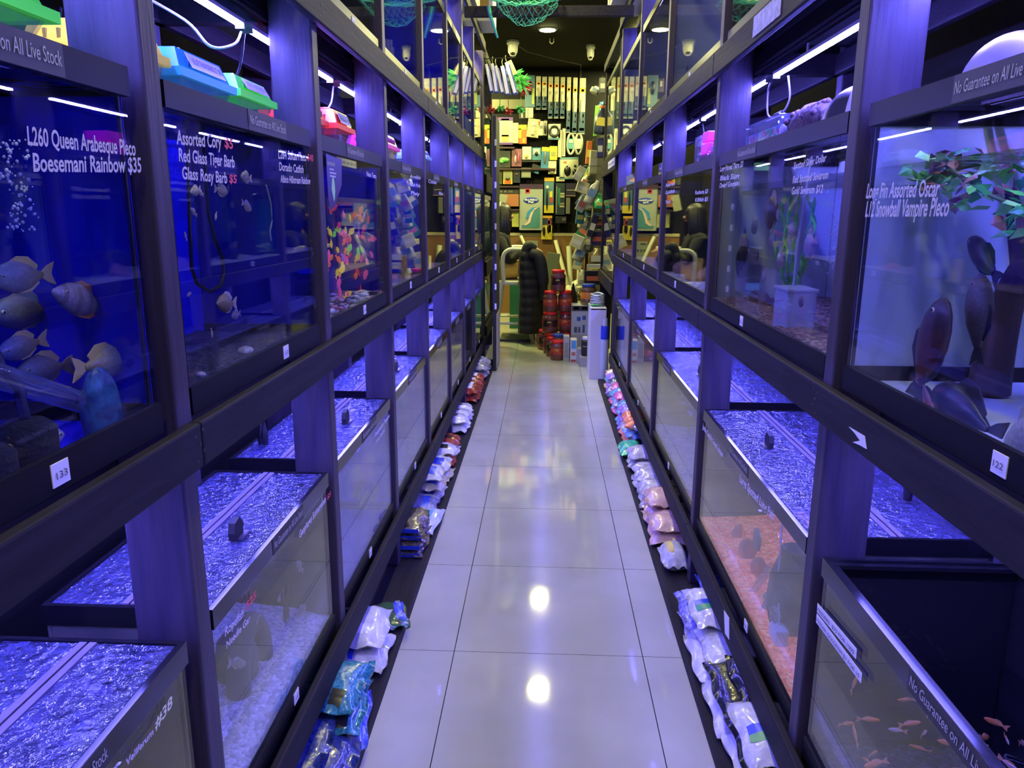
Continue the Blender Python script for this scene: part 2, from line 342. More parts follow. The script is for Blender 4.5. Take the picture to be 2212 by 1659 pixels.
def tank(s, y0, y1, z0, h, D, label, back='blue', floor='blue', level=.9, gh=.02, name='aquarium', notice=None, tag=None, tagy=None, lid='clear', film=None, plain=False, slope=0, group=None, x=.558):
    yc = (y0 + y1) / 2; t = thing(name, label, 'aquarium', (s * x, yc, z0), group); w = (y1 - y0) / 2; X = lambda a: s * a
    g = .004
    m = MB(); rb = .045
    for a, b in (((0, -w), (D, -w + .009)), ((0, w - .009), (D, w)), ((0, -w + .009), (.009, w - .009)), ((D - .009, -w + .009), (D, w - .009))):
        m.box((X(a[0]), a[1], 0), (X(b[0]), b[1], rb))
    RM = RIM if z0 < 1 else RIM2; m.build('bottom_rim', RM, t)
    m = MB(); rh = .038
    for a, b in (((-.001, -w), (D, -w + .009)), ((-.001, w - .009), (D, w)), ((-.001, -w + .009), (.009, w - .009)), ((D - .009, -w + .009), (D, w - .009))):
        m.box((X(a[0]), a[1], h - rh), (X(b[0]), b[1], h))
    for a, b in (((.009, -w + .009), (D - .009, -w + .022)), ((.009, w - .022), (D - .009, w - .009)), ((.009, -w + .022), (.022, w - .022)), ((D - .022, -w + .022), (D - .009, w - .022))):
        m.box((X(a[0]), a[1], h - .014), (X(b[0]), b[1], h - .006))
    m.build('top_rim', RM, t)
    zb, zt = .02, h - .014
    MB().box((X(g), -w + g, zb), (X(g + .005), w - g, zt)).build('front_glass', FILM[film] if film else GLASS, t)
    for q in (-1, 1):
        MB().box((X(g + .005), q * (w - g - .001), zb), (X(D - .012), q * (w - g - .005), zt)).build('side_glass', GLASS, t)
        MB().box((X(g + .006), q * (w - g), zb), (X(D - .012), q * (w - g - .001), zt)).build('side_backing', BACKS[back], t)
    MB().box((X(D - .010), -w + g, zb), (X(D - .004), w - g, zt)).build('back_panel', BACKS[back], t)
    MB().box((X(g), -w + g, .004), (X(D - .01), w - g, .018)).build('base_panel', BLKM, t)
    # bed of the tank
    rr = random.Random(int(1000 * yc) + int(z0 * 10)); nx, ny = 8, max(8, int(w * 44)); vs = []; fs = []
    for i in range(nx + 1):
        for j in range(ny + 1):
            xx = .011 + (D - .024) * i / nx; yy = (-w + .012) + (2 * w - .024) * j / ny
            zz = .0185 + gh + slope * i / nx + (rr.random() - .5) * (.012 if gh > .008 else 0) + .012 * math.sin(yy * 9 + yc * 5) * (gh > .008)
            vs.append((X(xx), yy, zz))
    for i in range(nx):
        for j in range(ny): fs.append((i * (ny + 1) + j, (i + 1) * (ny + 1) + j, (i + 1) * (ny + 1) + j + 1, i * (ny + 1) + j + 1))
    m = MB().add(vs, fs, True); n = len(vs); rim = [i * (ny + 1) for i in range(nx + 1)] + [nx * (ny + 1) + j for j in range(1, ny + 1)] + [i * (ny + 1) + ny for i in range(nx - 1, -1, -1)] + [j for j in range(ny - 1, 0, -1)]
    low = [(vs[i][0], vs[i][1], .0185) for i in rim]; top = [vs[i] for i in rim]; k = len(rim); m.add(top + low, [(i, (i + 1) % k, (i + 1) % k + k, i + k) for i in range(k)])
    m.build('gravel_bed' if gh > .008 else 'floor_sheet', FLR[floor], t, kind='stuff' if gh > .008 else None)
    if level:
        wl = zb + (zt - zb) * level; m = MB(); a, b, c, d = .0105, D - .0125, -w + .0105, w - .0105
        m.add([(X(a), c, .02), (X(b), c, .02), (X(b), d, .02), (X(a), d, .02), (X(a), c, wl), (X(b), c, wl), (X(b), d, wl), (X(a), d, wl)], [(0, 1, 5, 4), (1, 2, 6, 5), (2, 3, 7, 6), (3, 0, 4, 7)])
        m.mat(1); m.add([(X(a), c, wl), (X(b), c, wl), (X(b), d, wl), (X(a), d, wl)], [(0, 1, 2, 3)]); m.build('water', [WSIDE, WTOP], t)
    if not plain:
        for q in (-1, 1): MB().box((X(.0092), q * (w - .0095), zb), (X(.014), q * (w - .014), zt)).build('silicone_seam', SIL, t)
    if lid:
        L = LIDC if lid == 'clear' else LIDD
        MB().box((X(.012), -w + .012, h - .0055), (X(D * .5 - .012), w - .012, h - .0015)).build('lid_front', L, t)
        MB().box((X(D * .5 + .012), -w + .012, h - .0055), (X(D - .012), w - .012, h - .0015)).build('lid_rear', L, t)
        MB().box((X(D * .5 - .014), -w + .012, h - .0045), (X(D * .5 - .002), w - .012, h + .001)).box((X(D * .5 + .002), -w + .012, h - .0045), (X(D * .5 + .014), w - .012, h + .001)).build('lid_hinge', HINGE, t)
    xd = (0, -s, 0)
    if notice:
        ny_, wn = notice; yy = ny_ - yc
        st = MB().box((X(-.0018), yy - wn / 2, h - rh + .0005), (X(-.001), yy + wn / 2, h - .0005)).build('notice_strip', STRIPT, t)
        text('No Guarantee on All Live Stock', .024, STRIPL, st, (X(-.0018), yy + s * wn * .47, h - rh + .012), xd, (0, 0, 1), 'notice_lettering', w=wn * .94, shear=.1)
    if tag:
        ty = (tagy if tagy is not None else yc + .02) - yc
        tg = MB().box((X(-.0016), ty - .016, .008), (X(0), ty + .016, .036), .0005).build('number_tag', PAPER, t)
        text(tag, .012, INK, tg, (X(-.0017), ty + s * .010, .017), xd, (0, 0, 1), 'tag_number', w=.02)
    return t
def handle(t, s, dx, dy, h):
    hd = MB().box((s * (dx - .016), dy - .010, h - .001), (s * (dx + .016), dy + .034, h + .003), .001).build('lid_tab', HINGE, t)
    pts = [(s * dx, dy - .020, h + .002), (s * dx, dy + .020, h + .002), (s * dx, dy + .025, h + .024), (s * dx, dy + .008, h + .044), (s * dx, dy - .016, h + .038), (s * dx, dy - .023, h + .018)]
    MB().poly(pts, (1, 0, 0), .014).build('handle_grip', BLKM, hd)
def pen(t, s, lines, mat=None, x=.5575):
    "handwriting on the front glass; every line is (words, left px, right px, baseline y left, baseline y right, height px)"
    for l in lines:
        wd_, u0, v0, u1, v1, hp = l[:6]; a = at(u0, v0, 'x', s * x); b = at(u1, v1, 'x', s * x); c = at(u0, v0 - hp, 'x', s * x)
        inv = Vector(t.location); xd = b - a
        text(wd_, (c - a).length * 1.25, (l[6] if len(l) > 6 else mat or PEN), t, a - inv, xd, (0, 0, 1), 'handwriting', w=xd.length, bold=.02, shear=.15)

ORD = ['first', 'second', 'third', 'fourth', 'fifth', 'sixth', 'seventh', 'eighth']
TOPZ, MIDZ, LOWZ = 1.877, 1.0535, .2615 - .05
def span(P, k): return P[k] + .045, P[k + 1] - .05
DL, DR = .30, .385
Z0M, HM = 1.0535, 1.558 - 1.0535
Z0L = .262; HL = .71 - Z0L
Z0T, HT = 1.877, 2.445 - 1.877
noteL = {1: (.86, .20), 2: (1.50, .21), 3: (2.28, .20), 4: (3.07, .20), 5: (3.93, .20), 6: (4.76, .2), 7: (5.55, .2), 8: (6.37, .2)}
TK = {}
# middle tier, left
ML = {1: dict(floor='blue', gh=.0, level=.96, label='aquarium with yellow rainbowfish and bright blue floor, middle tier, nearest on the left', tag='133', tagy=.80, notice=(.80, .20)),
      2: dict(floor='blackgravel', level=.93, label='deep blue aquarium with pink plastic plant and cable loop, middle tier', tag='132', tagy=1.575, notice=(1.555, .21)),
      3: dict(floor='mixed', level=.86, label='aquarium crowded with bright multicoloured fish, middle tier of the left rack', tag='131', tagy=2.30, notice=(2.26, .2)),
      4: dict(floor='tan', level=.85, label='blue aquarium just beyond the tank of multicoloured fish, middle tier', tag='130', notice=(3.08, .2)),
      5: dict(floor='tan', back='dark', level=.9, label='dark aquarium, fifth of the middle tier on the left', tag='129', notice=(3.92, .2), film='light'),
      6: dict(floor='white', level=.9, label='blue aquarium, sixth of the middle tier on the left', tag='128', notice=(4.76, .2)),
      7: dict(floor='tan', back='dark', level=.9, label='dark aquarium, seventh of the middle tier on the left', tag='127', notice=(5.5, .2)),
      8: dict(floor='white', back='pale', level=.9, label='pale aquarium closing the middle tier at the far end on the left', tag='126', notice=(6.37, .2))}
for k, d in ML.items():
    a, b = span(PL, k); TK['ML', k] = tank(-1, a, b, Z0M, HM, DL, plain=k > 5, **d)
MR = {1: dict(floor='pale', back='pale', gh=.0, level=.80, label='large aquarium with dark cichlids, driftwood and green garland, nearest middle tank on the right', tag='122', tagy=.895, notice=(1.02, .2)),
      2: dict(floor='brown', back='pale', level=.80, label='pale blue aquarium with green ribbon plant and silvery disc-shaped fish, middle tier on the right', tag='121', tagy=2.135, notice=(2.21, .2)),
      3: dict(floor='white', back='dark', level=.78, label='dark aquarium with tan rocks on white gravel, third of the right middle tier', tag='120', tagy=3.25, notice=(3.3, .2)),
      4: dict(floor='white', back='dark', level=.8, label='dark aquarium with bright green weed, fourth of the right middle tier', tag='119', notice=(4.4, .2)),
      5: dict(floor='tan', back='dark', level=.75, label='dark aquarium at the far end of the right middle tier', tag='118', notice=(5.5, .2))}
for k, d in MR.items():
    a, b = span(PR, k); TK['MR', k] = tank(1, a, b, Z0M, HM, DR, plain=k > 3, **d)
LLt = {1: dict(floor='brown', back='green', level=.85, label='greenish aquarium marked 38 under a wet glass lid, bottom tier, nearest on the left', notice=(.72, .2)),
       2: dict(floor='white', back='grey', level=.75, slope=.03, gh=.04, label='bottom tank with white gravel, grey ornament and a black handled lid, on the left', tag='147', tagy=1.50, notice=(1.52, .2), film=None),
       3: dict(floor='blue', back='blue', gh=0, level=.88, label='bottom tank with vivid blue floor and algae blotches, third on the left', tag='146', tagy=2.25, notice=(2.3, .2), film='blue'),
       4: dict(floor='white', back='midblue', level=.9, label='bottom tank with cloudy bluish glass, fourth on the left', tag='145', notice=(3.1, .2), film='blue'),
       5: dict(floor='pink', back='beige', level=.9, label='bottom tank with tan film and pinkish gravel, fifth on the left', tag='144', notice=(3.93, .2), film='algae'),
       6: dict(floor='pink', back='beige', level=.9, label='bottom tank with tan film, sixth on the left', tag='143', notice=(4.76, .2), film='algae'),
       7: dict(floor='white', back='grey', level=.9, label='bottom tank, seventh on the left, murky grey inside', tag='142', notice=(5.5, .2), film='light'),
       8: dict(floor='tan', back='pale', level=.9, label='bottom tank at the far end of the left rack, pale inside', tag='141', notice=(6.37, .2), film='light')}
for k, d in LLt.items():
    a, b = span(PL, k); TK['LL', k] = t = tank(-1, a, b, Z0L, HL, DL, lid='dew', plain=k > 5, **d)
    if k > 1: handle(t, -1, .075, .02 if k != 2 else -.06, HL)
LRt = {1: dict(floor='blackgravel', back='black', gh=.012, level=.52, lid=None, label='open black-lined feeder goldfish tank without a lid, bottom right corner', notice=(.90, .26)),
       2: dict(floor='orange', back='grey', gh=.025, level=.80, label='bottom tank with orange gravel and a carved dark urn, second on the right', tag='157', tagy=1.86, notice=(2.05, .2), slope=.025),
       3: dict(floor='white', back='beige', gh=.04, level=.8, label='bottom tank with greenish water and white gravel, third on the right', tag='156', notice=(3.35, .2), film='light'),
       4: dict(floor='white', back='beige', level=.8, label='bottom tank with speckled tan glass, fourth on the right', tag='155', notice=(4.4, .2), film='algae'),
       5: dict(floor='tan', back='grey', level=.8, label='bottom tank at the far end of the right rack', tag='154', notice=(5.5, .2), film='light')}
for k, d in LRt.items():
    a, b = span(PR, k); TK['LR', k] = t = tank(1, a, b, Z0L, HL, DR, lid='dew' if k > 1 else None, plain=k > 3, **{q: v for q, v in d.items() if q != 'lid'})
    if k > 1: handle(t, 1, .10, .1 if k != 3 else -.05, HL)
for k in range(2, 9):
    a, b = span(PL, k); TK['TL', k] = tank(-1, a, b, Z0T, HT, DL, f'tall glass aquarium in the top tier of the left rack, {ORD[k - 1]} bay', back=['blue', 'dark', 'blue', 'blue', 'blue', 'blue', 'dark'][k - 2] if k > 2 else 'blue', floor='tan', plain=k > 4, tag=str(110 - k), notice=((a + b) / 2, .2) if k > 3 else None)
for k in range(2, 6):
    a, b = span(PR, k); TK['TR', k] = tank(1, a, b, Z0T, HT, DR, f'tall glass aquarium in the top tier of the right rack, {ORD[k - 1]} bay', back=['dark', 'pale', 'pale', 'pale'][k - 2], floor='tan' if k > 2 else 'brown', plain=k > 3, tag=str(98 + k))
#CUT
# ------------------------------------------------------------------ writing on the glass
pen(TK['ML', 1], -1, [('L260 Queen Arabesque Pleco', 58, 312, 292, 336, 44), ('Boesemani Rainbow $35', 70, 370, 305, 372, 44)])
pen(TK['ML', 2], -1, [('Assorted Cory', 380, 311, 478, 320, 34), ('$5', 484, 318, 503, 322, 24, PENR), ('Red Glass Tiger Barb', 385, 348, 506, 362, 32), ('Glass Rosy Barb', 393, 386, 490, 396, 30), ('$5', 494, 394, 511, 396, 20, PENR),
    ('L264 Sultan Pleco', 600, 342, 661, 348, 22), ('$40', 663, 346, 676, 349, 16, PENR), ('Dorado Catfish', 602, 368, 655, 374, 20), ('Albino Hillstream Rainbow', 605, 394, 670, 398, 18)])
pen(TK['ML', 3], -1, [('Nano Tetra', 791, 380, 812, 386, 12)])
pen(TK['ML', 4], -1, [('Angelfish', 885, 384, 908, 388, 9), ('Black Molly', 886, 402, 908, 405, 9), ('Platy', 887, 420, 906, 423, 9)])
pen(TK['ML', 5], -1, [('Cichlid', 925, 395, 943, 398, 9), ('Albino', 947, 420, 957, 422, 8)])
pen(TK['MR', 1], 1, [('Long Fin Assorted Oscar', 1872, 428, 2030, 424, 34), ('L12 Snowball Vampire Pleco', 1870, 468, 2050, 466, 36)])
pen(TK['MR', 2], 1, [('Spotted Silver Dollar', 1715, 366, 1786, 348, 16), ('Red Spotted Severum', 1713, 396, 1790, 385, 17), ('Gold Severum $12', 1711, 420, 1778, 416, 17), ('Long Finned Tetra $3', 1556, 371, 1606, 360, 12), ('Black Skirt', 1556, 390, 1598, 385, 11), ('Dwarf Gourami', 1555, 406, 1598, 400, 11)])
pen(TK['MR', 3], 1, [('Assorted', 1438, 404, 1458, 400, 8), ('Goldfish', 1438, 420, 1458, 416, 8), ('Tetra', 1438, 440, 1448, 438, 7), ('Rasbora $3', 1502, 420, 1530, 417, 9), ('Killifish $5', 1502, 436, 1530, 434, 9)])
pen(TK['LL', 2], -1, [('Geophagus Surinamensis', 646, 1163, 703, 1083, 18), ('$5', 706, 1080, 714, 1070, 12, PENR), ('Ropefish', 485, 1375, 526, 1330, 22), ('Needle Gar', 488, 1402, 540, 1340, 18), ('$25', 530, 1318, 552, 1290, 18, PENR)])
pen(TK['LL', 3], -1, [('Geophagus Tapajos', 809, 945, 841, 900, 10), ('Long Cichlid', 812, 958, 830, 932, 9)])
pen(TK['LL', 1], -1, [('#38', 334, 1578, 372, 1522, 28, M('pale yellow pen', (.7, .75, .45), .6)), ('Veliferum', 272, 1655, 330, 1585, 18)])
pen(TK['LR', 2], 1, [('Jumbo Crayfish Green Lobster', 1518, 925, 1562, 990, 14), ('Large Spotted Lung Fish', 1598, 1040, 1672, 1125, 20)])
def sticker(t, s, rows, u, v, hm, w, name='price_sticker'):
    pass
tR1 = TK['LR', 1]
def pricestrip(words, p0, p1, hp):
    a = at(*p0, 'x', .5575); b = at(*p1, 'x', .5575); inv = Vector(tR1.location); L = (b - a); d = L.normalized(); zd = Vector((1, 0, 0)).cross(d); zd = -zd if zd.z < 0 else zd
    h = hp; q = [a - inv, b - inv, b - inv + zd * h, a - inv + zd * h]; st = MB().poly([p + Vector((-.001, 0, 0)) for p in q], (1, 0, 0), .0006).build('price_sticker', PAPER, tR1)
    text(words, h * .55, INK, st, a - inv + Vector((-.0015, 0, 0)) + d * .006 + zd * h * .28, d, zd, 'sticker_lettering', w=L.length - .012)
pricestrip('FEEDERS  $75 FOR 1000', (1766, 1322), (1850, 1424), .019)
pricestrip('FEEDER GOLDFISH $1 FOR 10', (1764, 1344), (1861, 1476), .019)
# poster stuck on the tank of multicoloured fish
t3 = TK['ML', 3]
def onL(u, v, X=.5575): return at(u, v, 'x', -X) - Vector(t3.location)
pts = [onL(703, 332), onL(737, 345), onL(737, 400), onL(722, 448), onL(713, 455), onL(708, 430)]
po = MB().poly([p + Vector((.001, 0, 0)) for p in pts], (1, 0, 0), .0008).build('poster', M('dark violet poster', (.05, .015, .12), .4, c2=(.02, .02, .3), ns=7), t3)
text('BORN BRILLIANT', .013, M('cream print', (.6, .65, .4), .5), po, onL(705, 356) + Vector((.0015, 0, 0)), (0, 1, 0), (0, 0, 1), 'poster_lettering', w=.072)
for j, (w0, dz) in enumerate(((.04, 0), (.06, -.009), (.055, -.017))):
    a = onL(712, 367) + Vector((.0015, 0, dz)); MB().box((a.x, a.y - .006, a.z), (a.x + .0005, a.y + w0 - .006, a.z + .004)).build('poster_line', PEN, po)
a = onL(719, 405) + Vector((.0016, 0, 0))
MB().poly([a + Vector((0, y, z)) for y, z in ((-.018, -.004), (-.008, .022), (.004, .028), (.012, .012), (.015, -.008), (.008, -.028), (.0, -.036), (-.010, -.020), (-.016, -.008))], (1, 0, 0), .0006).build('poster_fish', M('pale green print', (.35, .75, .35), .5), po)

# ------------------------------------------------------------------ fish
def prof(kind, n=14):
    P = {'deep': ((-.30, .035, .035), (-.2, .07, .09), (-.05, .16, .17), (.12, .21, .20), (.28, .17, .15), (.40, .10, .09), (.48, .04, .04), (.5, .008, .008)),
         'disc': ((-.28, .05, .05), (-.2, .18, .18), (-.05, .34, .34), (.12, .40, .38), (.28, .32, .30), (.40, .18, .16), (.48, .06, .05), (.5, .01, .01)),
         'slim': ((-.30, .022, .022), (-.15, .06, .06), (.05, .10, .10), (.22, .105, .10), (.36, .08, .08), (.45, .05, .05), (.5, .008, .008)),
         'big': ((-.30, .05, .05), (-.2, .09, .09), (-.05, .15, .15), (.12, .18, .17), (.28, .165, .15), (.40, .12, .11), (.475, .06, .06), (.5, .012, .012))}[kind]
    return P
def fishmesh(kind, mb, thick=.5):
    n = 12; rings = []
    for x, a, b in prof(kind):
        r = []
        for k in range(n):
            t = 2 * PI * k / n; z = math.sin(t); h = a if z > 0 else b
            r.append((x, math.cos(t) * (a + b) / 2 * thick * (1 - .15 * abs(z)), z * h))
        rings.append(r)
    vs = [p for r in rings for p in r]; fs = [(i * n + k, i * n + (k + 1) % n, (i + 1) * n + (k + 1) % n, (i + 1) * n + k) for i in range(len(rings) - 1) for k in range(n)]
    mb.add(vs, fs, True); mb.add(rings[0], [list(range(n))]); mb.add(rings[-1], [list(range(n))[::-1]])
def tailpts(kind): 
    f = {'deep': .15, 'disc': .16, 'slim': .12, 'big': .13}[kind]
    return [(-.27, 0, .03), (-.38, 0, f * .7), (-.5, 0, f), (-.44, 0, 0), (-.5, 0, -f), (-.38, 0, -f * .7), (-.27, 0, -.03)]
def dorsal(kind):
    a = {'deep': (.19, .25), 'disc': (.36, .52), 'slim': (.09, .14), 'big': (.16, .23)}[kind]
    return [(.18, 0, a[0]), (.06, 0, a[1]), (-.10, 0, a[1] * .95), (-.24, 0, a[0] * .65), (-.20, 0, a[0] * .3), (0, 0, a[0] * .75)]
_fm = {}
def fishmat(name, front, back, belly=None, bars=None):
    if name in _mc: return _mc[name]
    m, nt, out = nodes(name); b = N(nt, 'BsdfPrincipled'); nt.links.new(b.outputs[0], out.inputs[0]); b.inputs['Roughness'].default_value = .35
    tc = N(nt, 'TexCoord'); sx = N(nt, 'SeparateXYZ'); nt.links.new(tc.outputs['Object'], sx.inputs[0]); mr = N(nt, 'MapRange'); mr.inputs[1].default_value = -.3; mr.inputs[2].default_value = .35
    nt.links.new(sx.outputs[0], mr.inputs[0]); mx = N(nt, 'MixRGB'); nt.links.new(mr.outputs[0], mx.inputs[0]); mx.inputs[1].default_value = rgba(back); mx.inputs[2].default_value = rgba(front); o = mx.outputs[0]
    vo = N(nt, 'TexVoronoi'); vo.inputs['Scale'].default_value = 22; nt.links.new(tc.outputs['Object'], vo.inputs['Vector'])
    sc_ = N(nt, 'MixRGB', blend_type='MULTIPLY'); sc_.inputs[0].default_value = .5; nt.links.new(o, sc_.inputs[1]); rr = N(nt, 'MapRange'); rr.inputs[2].default_value = .6; rr.inputs[3].default_value = 1.2; rr.inputs[4].default_value = .5; nt.links.new(vo.outputs['Distance'], rr.inputs[0]); nt.links.new(rr.outputs[0], sc_.inputs[2]); o = sc_.outputs[0]
    if bars:
        w = N(nt, 'TexWave', wave_type='BANDS', bands_direction='X'); w.inputs['Scale'].default_value = bars[1]; w.inputs['Distortion'].default_value = 1.5; nt.links.new(tc.outputs['Object'], w.inputs['Vector'])
        cr = N(nt, 'ValToRGB'); cr.color_ramp.elements[0].position = .15; cr.color_ramp.elements[1].position = .35; nt.links.new(w.outputs[0], cr.inputs[0])
        m2 = N(nt, 'MixRGB'); nt.links.new(cr.outputs[0], m2.inputs[0]); m2.inputs[1].default_value = rgba(bars[0]); nt.links.new(o, m2.inputs[2]); o = m2.outputs[0]
    nt.links.new(o, b.inputs['Base Color']); _mc[name] = m; return m
EYE = M('fish eye', (.01, .01, .01), .1); EYER = M('fish eye ring', (.6, .55, .35), .3)
def fish(s, X, nose, tail, kind, mat, fin, label, group=None, name='fish', thick=.5, hs=1, parts=True, X2=None, turn=0, cat='fish'):
    a = at(*nose, 'x', s * X); b = at(*tail, 'x', s * (X2 or X)); d = a - b; L = d.length; d.normalize()
    side = Vector((s, 0, 0)); y = (side - d * side.dot(d)).normalized(); z = d.cross(y); 
    if z.z < 0: z = -z; y = -y
    if turn: q = Matrix.Rotation(turn, 3, z); d = q @ d; y = q @ y
    M4 = Matrix(((d.x, y.x, z.x, 0), (d.y, y.y, z.y, 0), (d.z, y.z, z.z, 0), (0, 0, 0, 1)))
    key = (kind, mat.name, fin.name, thick, parts)
    if key not in _fm:
        A = MB(); fishmesh(kind, A, thick)
        T = MB().poly(tailpts(kind), (0, 1, 0), .012); Dn = MB().poly(dorsal(kind), (0, 1, 0), .012); An = MB().poly([(x, y_, -z_ * .8) for x, y_, z_ in dorsal(kind)], (0, 1, 0), .012)
        ex = {'deep': .36, 'disc': .36, 'slim': .40, 'big': .38}[kind]; E_ = MB(); w = {'deep': .055, 'disc': .09, 'slim': .035, 'big': .06}[kind]
        for q in (-1, 1): E_.ell((ex, q * w * thick / .5, .03), (.022, .012, .022), 8, 6); E_.mat(1).ell((ex, q * (w * thick / .5 + .008), .03), (.012, .01, .012), 8, 6).mat(0)
        if parts: _fm[key] = [('body', A.me(mat)), ('tail_fin', T.me(fin)), ('dorsal_fin', Dn.me(fin)), ('anal_fin', An.me(fin)), ('eye_pair', E_.me([EYER, EYE]))]
        else:
            for q in (T, Dn, An): A.mat(1); A.add(q.v, q.f)
            A.mat(2); A.add(E_.v, E_.f); _fm[key] = A.me([mat, fin, EYE])
    c = (a + b) / 2
    if parts:
        t = thing(name, label, cat, group=group)
        for nm, me in _fm[key]:
            o = bpy.data.objects.new(nm, me); col.objects.link(o); o.parent = t
    else:
        t = bpy.data.objects.new(name, _fm[key]); col.objects.link(t); prop(t, label, cat, group)
    t.matrix_world = Matrix.Translation(c) @ M4 @ Matrix.Diagonal((L, L, L * hs, 1)); return t
RB = fishmat('rainbowfish yellow', (.30, .38, .40), (.50, .38, .06)); RB2 = fishmat('rainbowfish dark', (.16, .20, .30), (.55, .42, .08)); RB3 = fishmat('rainbowfish barred', (.34, .31, .36), (.48, .34, .14), bars=((.20, .17, .17), 1.8))
RB4 = fishmat('rainbowfish pale', (.55, .55, .60), (.75, .48, .03)); FY = M('yellow fin', (.75, .6, .2), .4); FGn = M('greenish fin', (.35, .4, .3), .4); FOr = M('orange fin', (.75, .25, .06), .4)
rbl = [((-28, 605), (118, 590), .66, RB, FY, 'silvery yellow rainbowfish highest in the nearest left middle tank'),
       ((-30, 683), (128, 664), .72, RB2, FGn, 'dusky rainbowfish under the silvery yellow one, nearest left middle tank'),
       ((112, 630), (242, 672), .64, RB3, FOr, 'barred rainbowfish facing left beside the small upright fish'),
       ((223, 590), (214, 662), .70, RB3, FY, 'small rainbowfish swimming upright, head up, above the barred one'),
       ((-10, 768), (104, 730), .68, RB2, FY, 'dull yellow rainbowfish left of the clear tube, third down'),
       ((30, 808), (160, 786), .68, RB2, FY, 'greenish rainbowfish just above the clear tube'),
       ((280, 770), (155, 800), .62, RB, FY, 'yellow rainbowfish facing right, right of the greenish one'),
       ((138, 938), (-30, 985), .60, RB4, FOr, 'large pale rainbowfish with yellow tail and orange fins near the tank floor')]
for a, b, X, m_, f_, lb in rbl: fish(-1, X, a, b, 'deep', m_, f_, lb, 'rainbowfish', 'rainbowfish', hs=.82)
# clear tube, rock, filter in the nearest left tank
zf = Z0M + .021
def at_t(u, v, X): return at(u, v, 'x', X)
a = at(-60, 795, 'x', -.60); b = at(276, 900, 'x', -.62)
TUBE = glassmat('clear acrylic tube', (.80, .83, .95), .22, .05, haze=.12, hazec=(.6, .62, .8), hs=30, hmax=.3)
t = thing('clear_tube', 'clear acrylic tube lying slanted in the nearest left middle tank', 'tube', ((a + b) / 2))
MB().tube([a - (a + b) / 2, b - (a + b) / 2], .0145, 20, False).build('tube_wall', TUBE, t)
MB().tube([b - (a + b) / 2 - (b - a).normalized() * .004, b - (a + b) / 2], .0155, 20, False).build('tube_end', M('tube end frosting', (.5, .5, .7), .3), t)
def rock(c, r, mat, label, seed=0, name='rock', group=None, sz=1, peaks=1.0):
    rr = random.Random(seed); bm = bmesh.new(); bmesh.ops.create_icosphere(bm, subdivisions=3, radius=1)
    ph = [Vector((rr.uniform(-1, 1), rr.uniform(-1, 1), rr.uniform(-1, 1))).normalized() for _ in range(9)]; am = [rr.uniform(.5, .95) for _ in ph]
    for v in bm.verts:
        d = v.co.normalized(); k = 1.0
        for p, a_ in zip(ph, am):
            q = d.dot(p)
            if q > .01: k = min(k, a_ / q)
        v.co = Vector((d.x * r[0], d.y * r[1], max(-.55, d.z) * r[2])) * k
    bmesh.ops.recalc_face_normals(bm, faces=bm.faces); bm.verts.index_update()
    zmin = min(v.co.z for v in bm.verts)
    m = MB().add([(v.co.x, v.co.y, v.co.z - zmin) for v in bm.verts], [[v.index for v in f.verts] for f in bm.faces]); bm.free()
    o = m.build(name, mat, label=label, cat='rock', group=group); o.location = c; return o
c = at(228, 965, 'x', -.60); rock((c.x, c.y, zf - .002), (.022, .034, .062), M('blue veined rock', (.003, .02, .10), .4, c2=(.04, .20, .30), ns=45, bump=.6), 'jagged blue veined rock at the end of the clear tube', 3)
c = at(70, 1010, 'x', -.60)
t = thing('sponge_filter', 'black sponge filter in the lower left of the nearest left tank', 'filter', (c.x, c.y, zf))
MB().lathe([(0, 0), (.03, 0), (.031, .01), (.031, .05), (.02, .06), (0, .062)], (0, 0, 0), 20).build('sponge', M('black sponge', (.015, .015, .02), .95, bump=1, ns=200), t)
MB().lathe([(0, .0), (.026, 0), (.027, .008), (.027, .04), (.018, .048), (0, .05)], (0, -.065, 0), 20).build('second_sponge', M('black sponge', (.015, .015, .02), .95), t)
MB().tube([(0, 0, .06), (0, -.004, .10), (-.02, 0, .12), (-.09, 0, .42)], .006, 8).build('lift_tube', M('dark tube', (.02, .02, .05), .3), t)
def bubbles(u, v0, v1, X, n, label, s, spread=.012, seed=1, r=.0022):
    rr = random.Random(seed); m = MB()
    for i in range(n):
        v = v0 + (v1 - v0) * rr.random(); p = at(u, v, 'x', s * X) + Vector((rr.gauss(0, spread) * .5, rr.gauss(0, spread), 0)); q = r * rr.uniform(.4, 1.3); m.ell(p, (q, q, q), 6, 4)
    return m.build('air_bubbles', M('air bubble', (.75, .78, .9), .08, spec=1), label=label, cat='bubbles', kind='stuff')
bubbles(28, 300, 400, .63, 70, 'bright air bubbles rising at the left end of the nearest left tank', -1, .016, 1, .002)
bubbles(45, 400, 500, .64, 60, 'trail of air bubbles under the bright ones in the nearest left tank', -1, .012, 2, .0018)
bubbles(566, 420, 520, .70, 110, 'air bubbles beside the black filter in the second left middle tank', -1, .010, 3, .002)
bubbles(1800, 440, 640, .70, 170, 'fine air bubbles near the right end of the tank with the ribbon plant', 1, .016, 4, .0019)
a = at(42, 480, 'x', -.80); b = at(60, 720, 'x', -.80)
m = MB().tube([Vector((a.x, a.y, Z0M + .47)), a, b, Vector((b.x, b.y, zf))], .008, 10); m.build('intake_pipe', M('dark pipe', (.008, .008, .02), .3), label='dark upright intake pipe behind the yellow rainbowfish', cat='pipe')

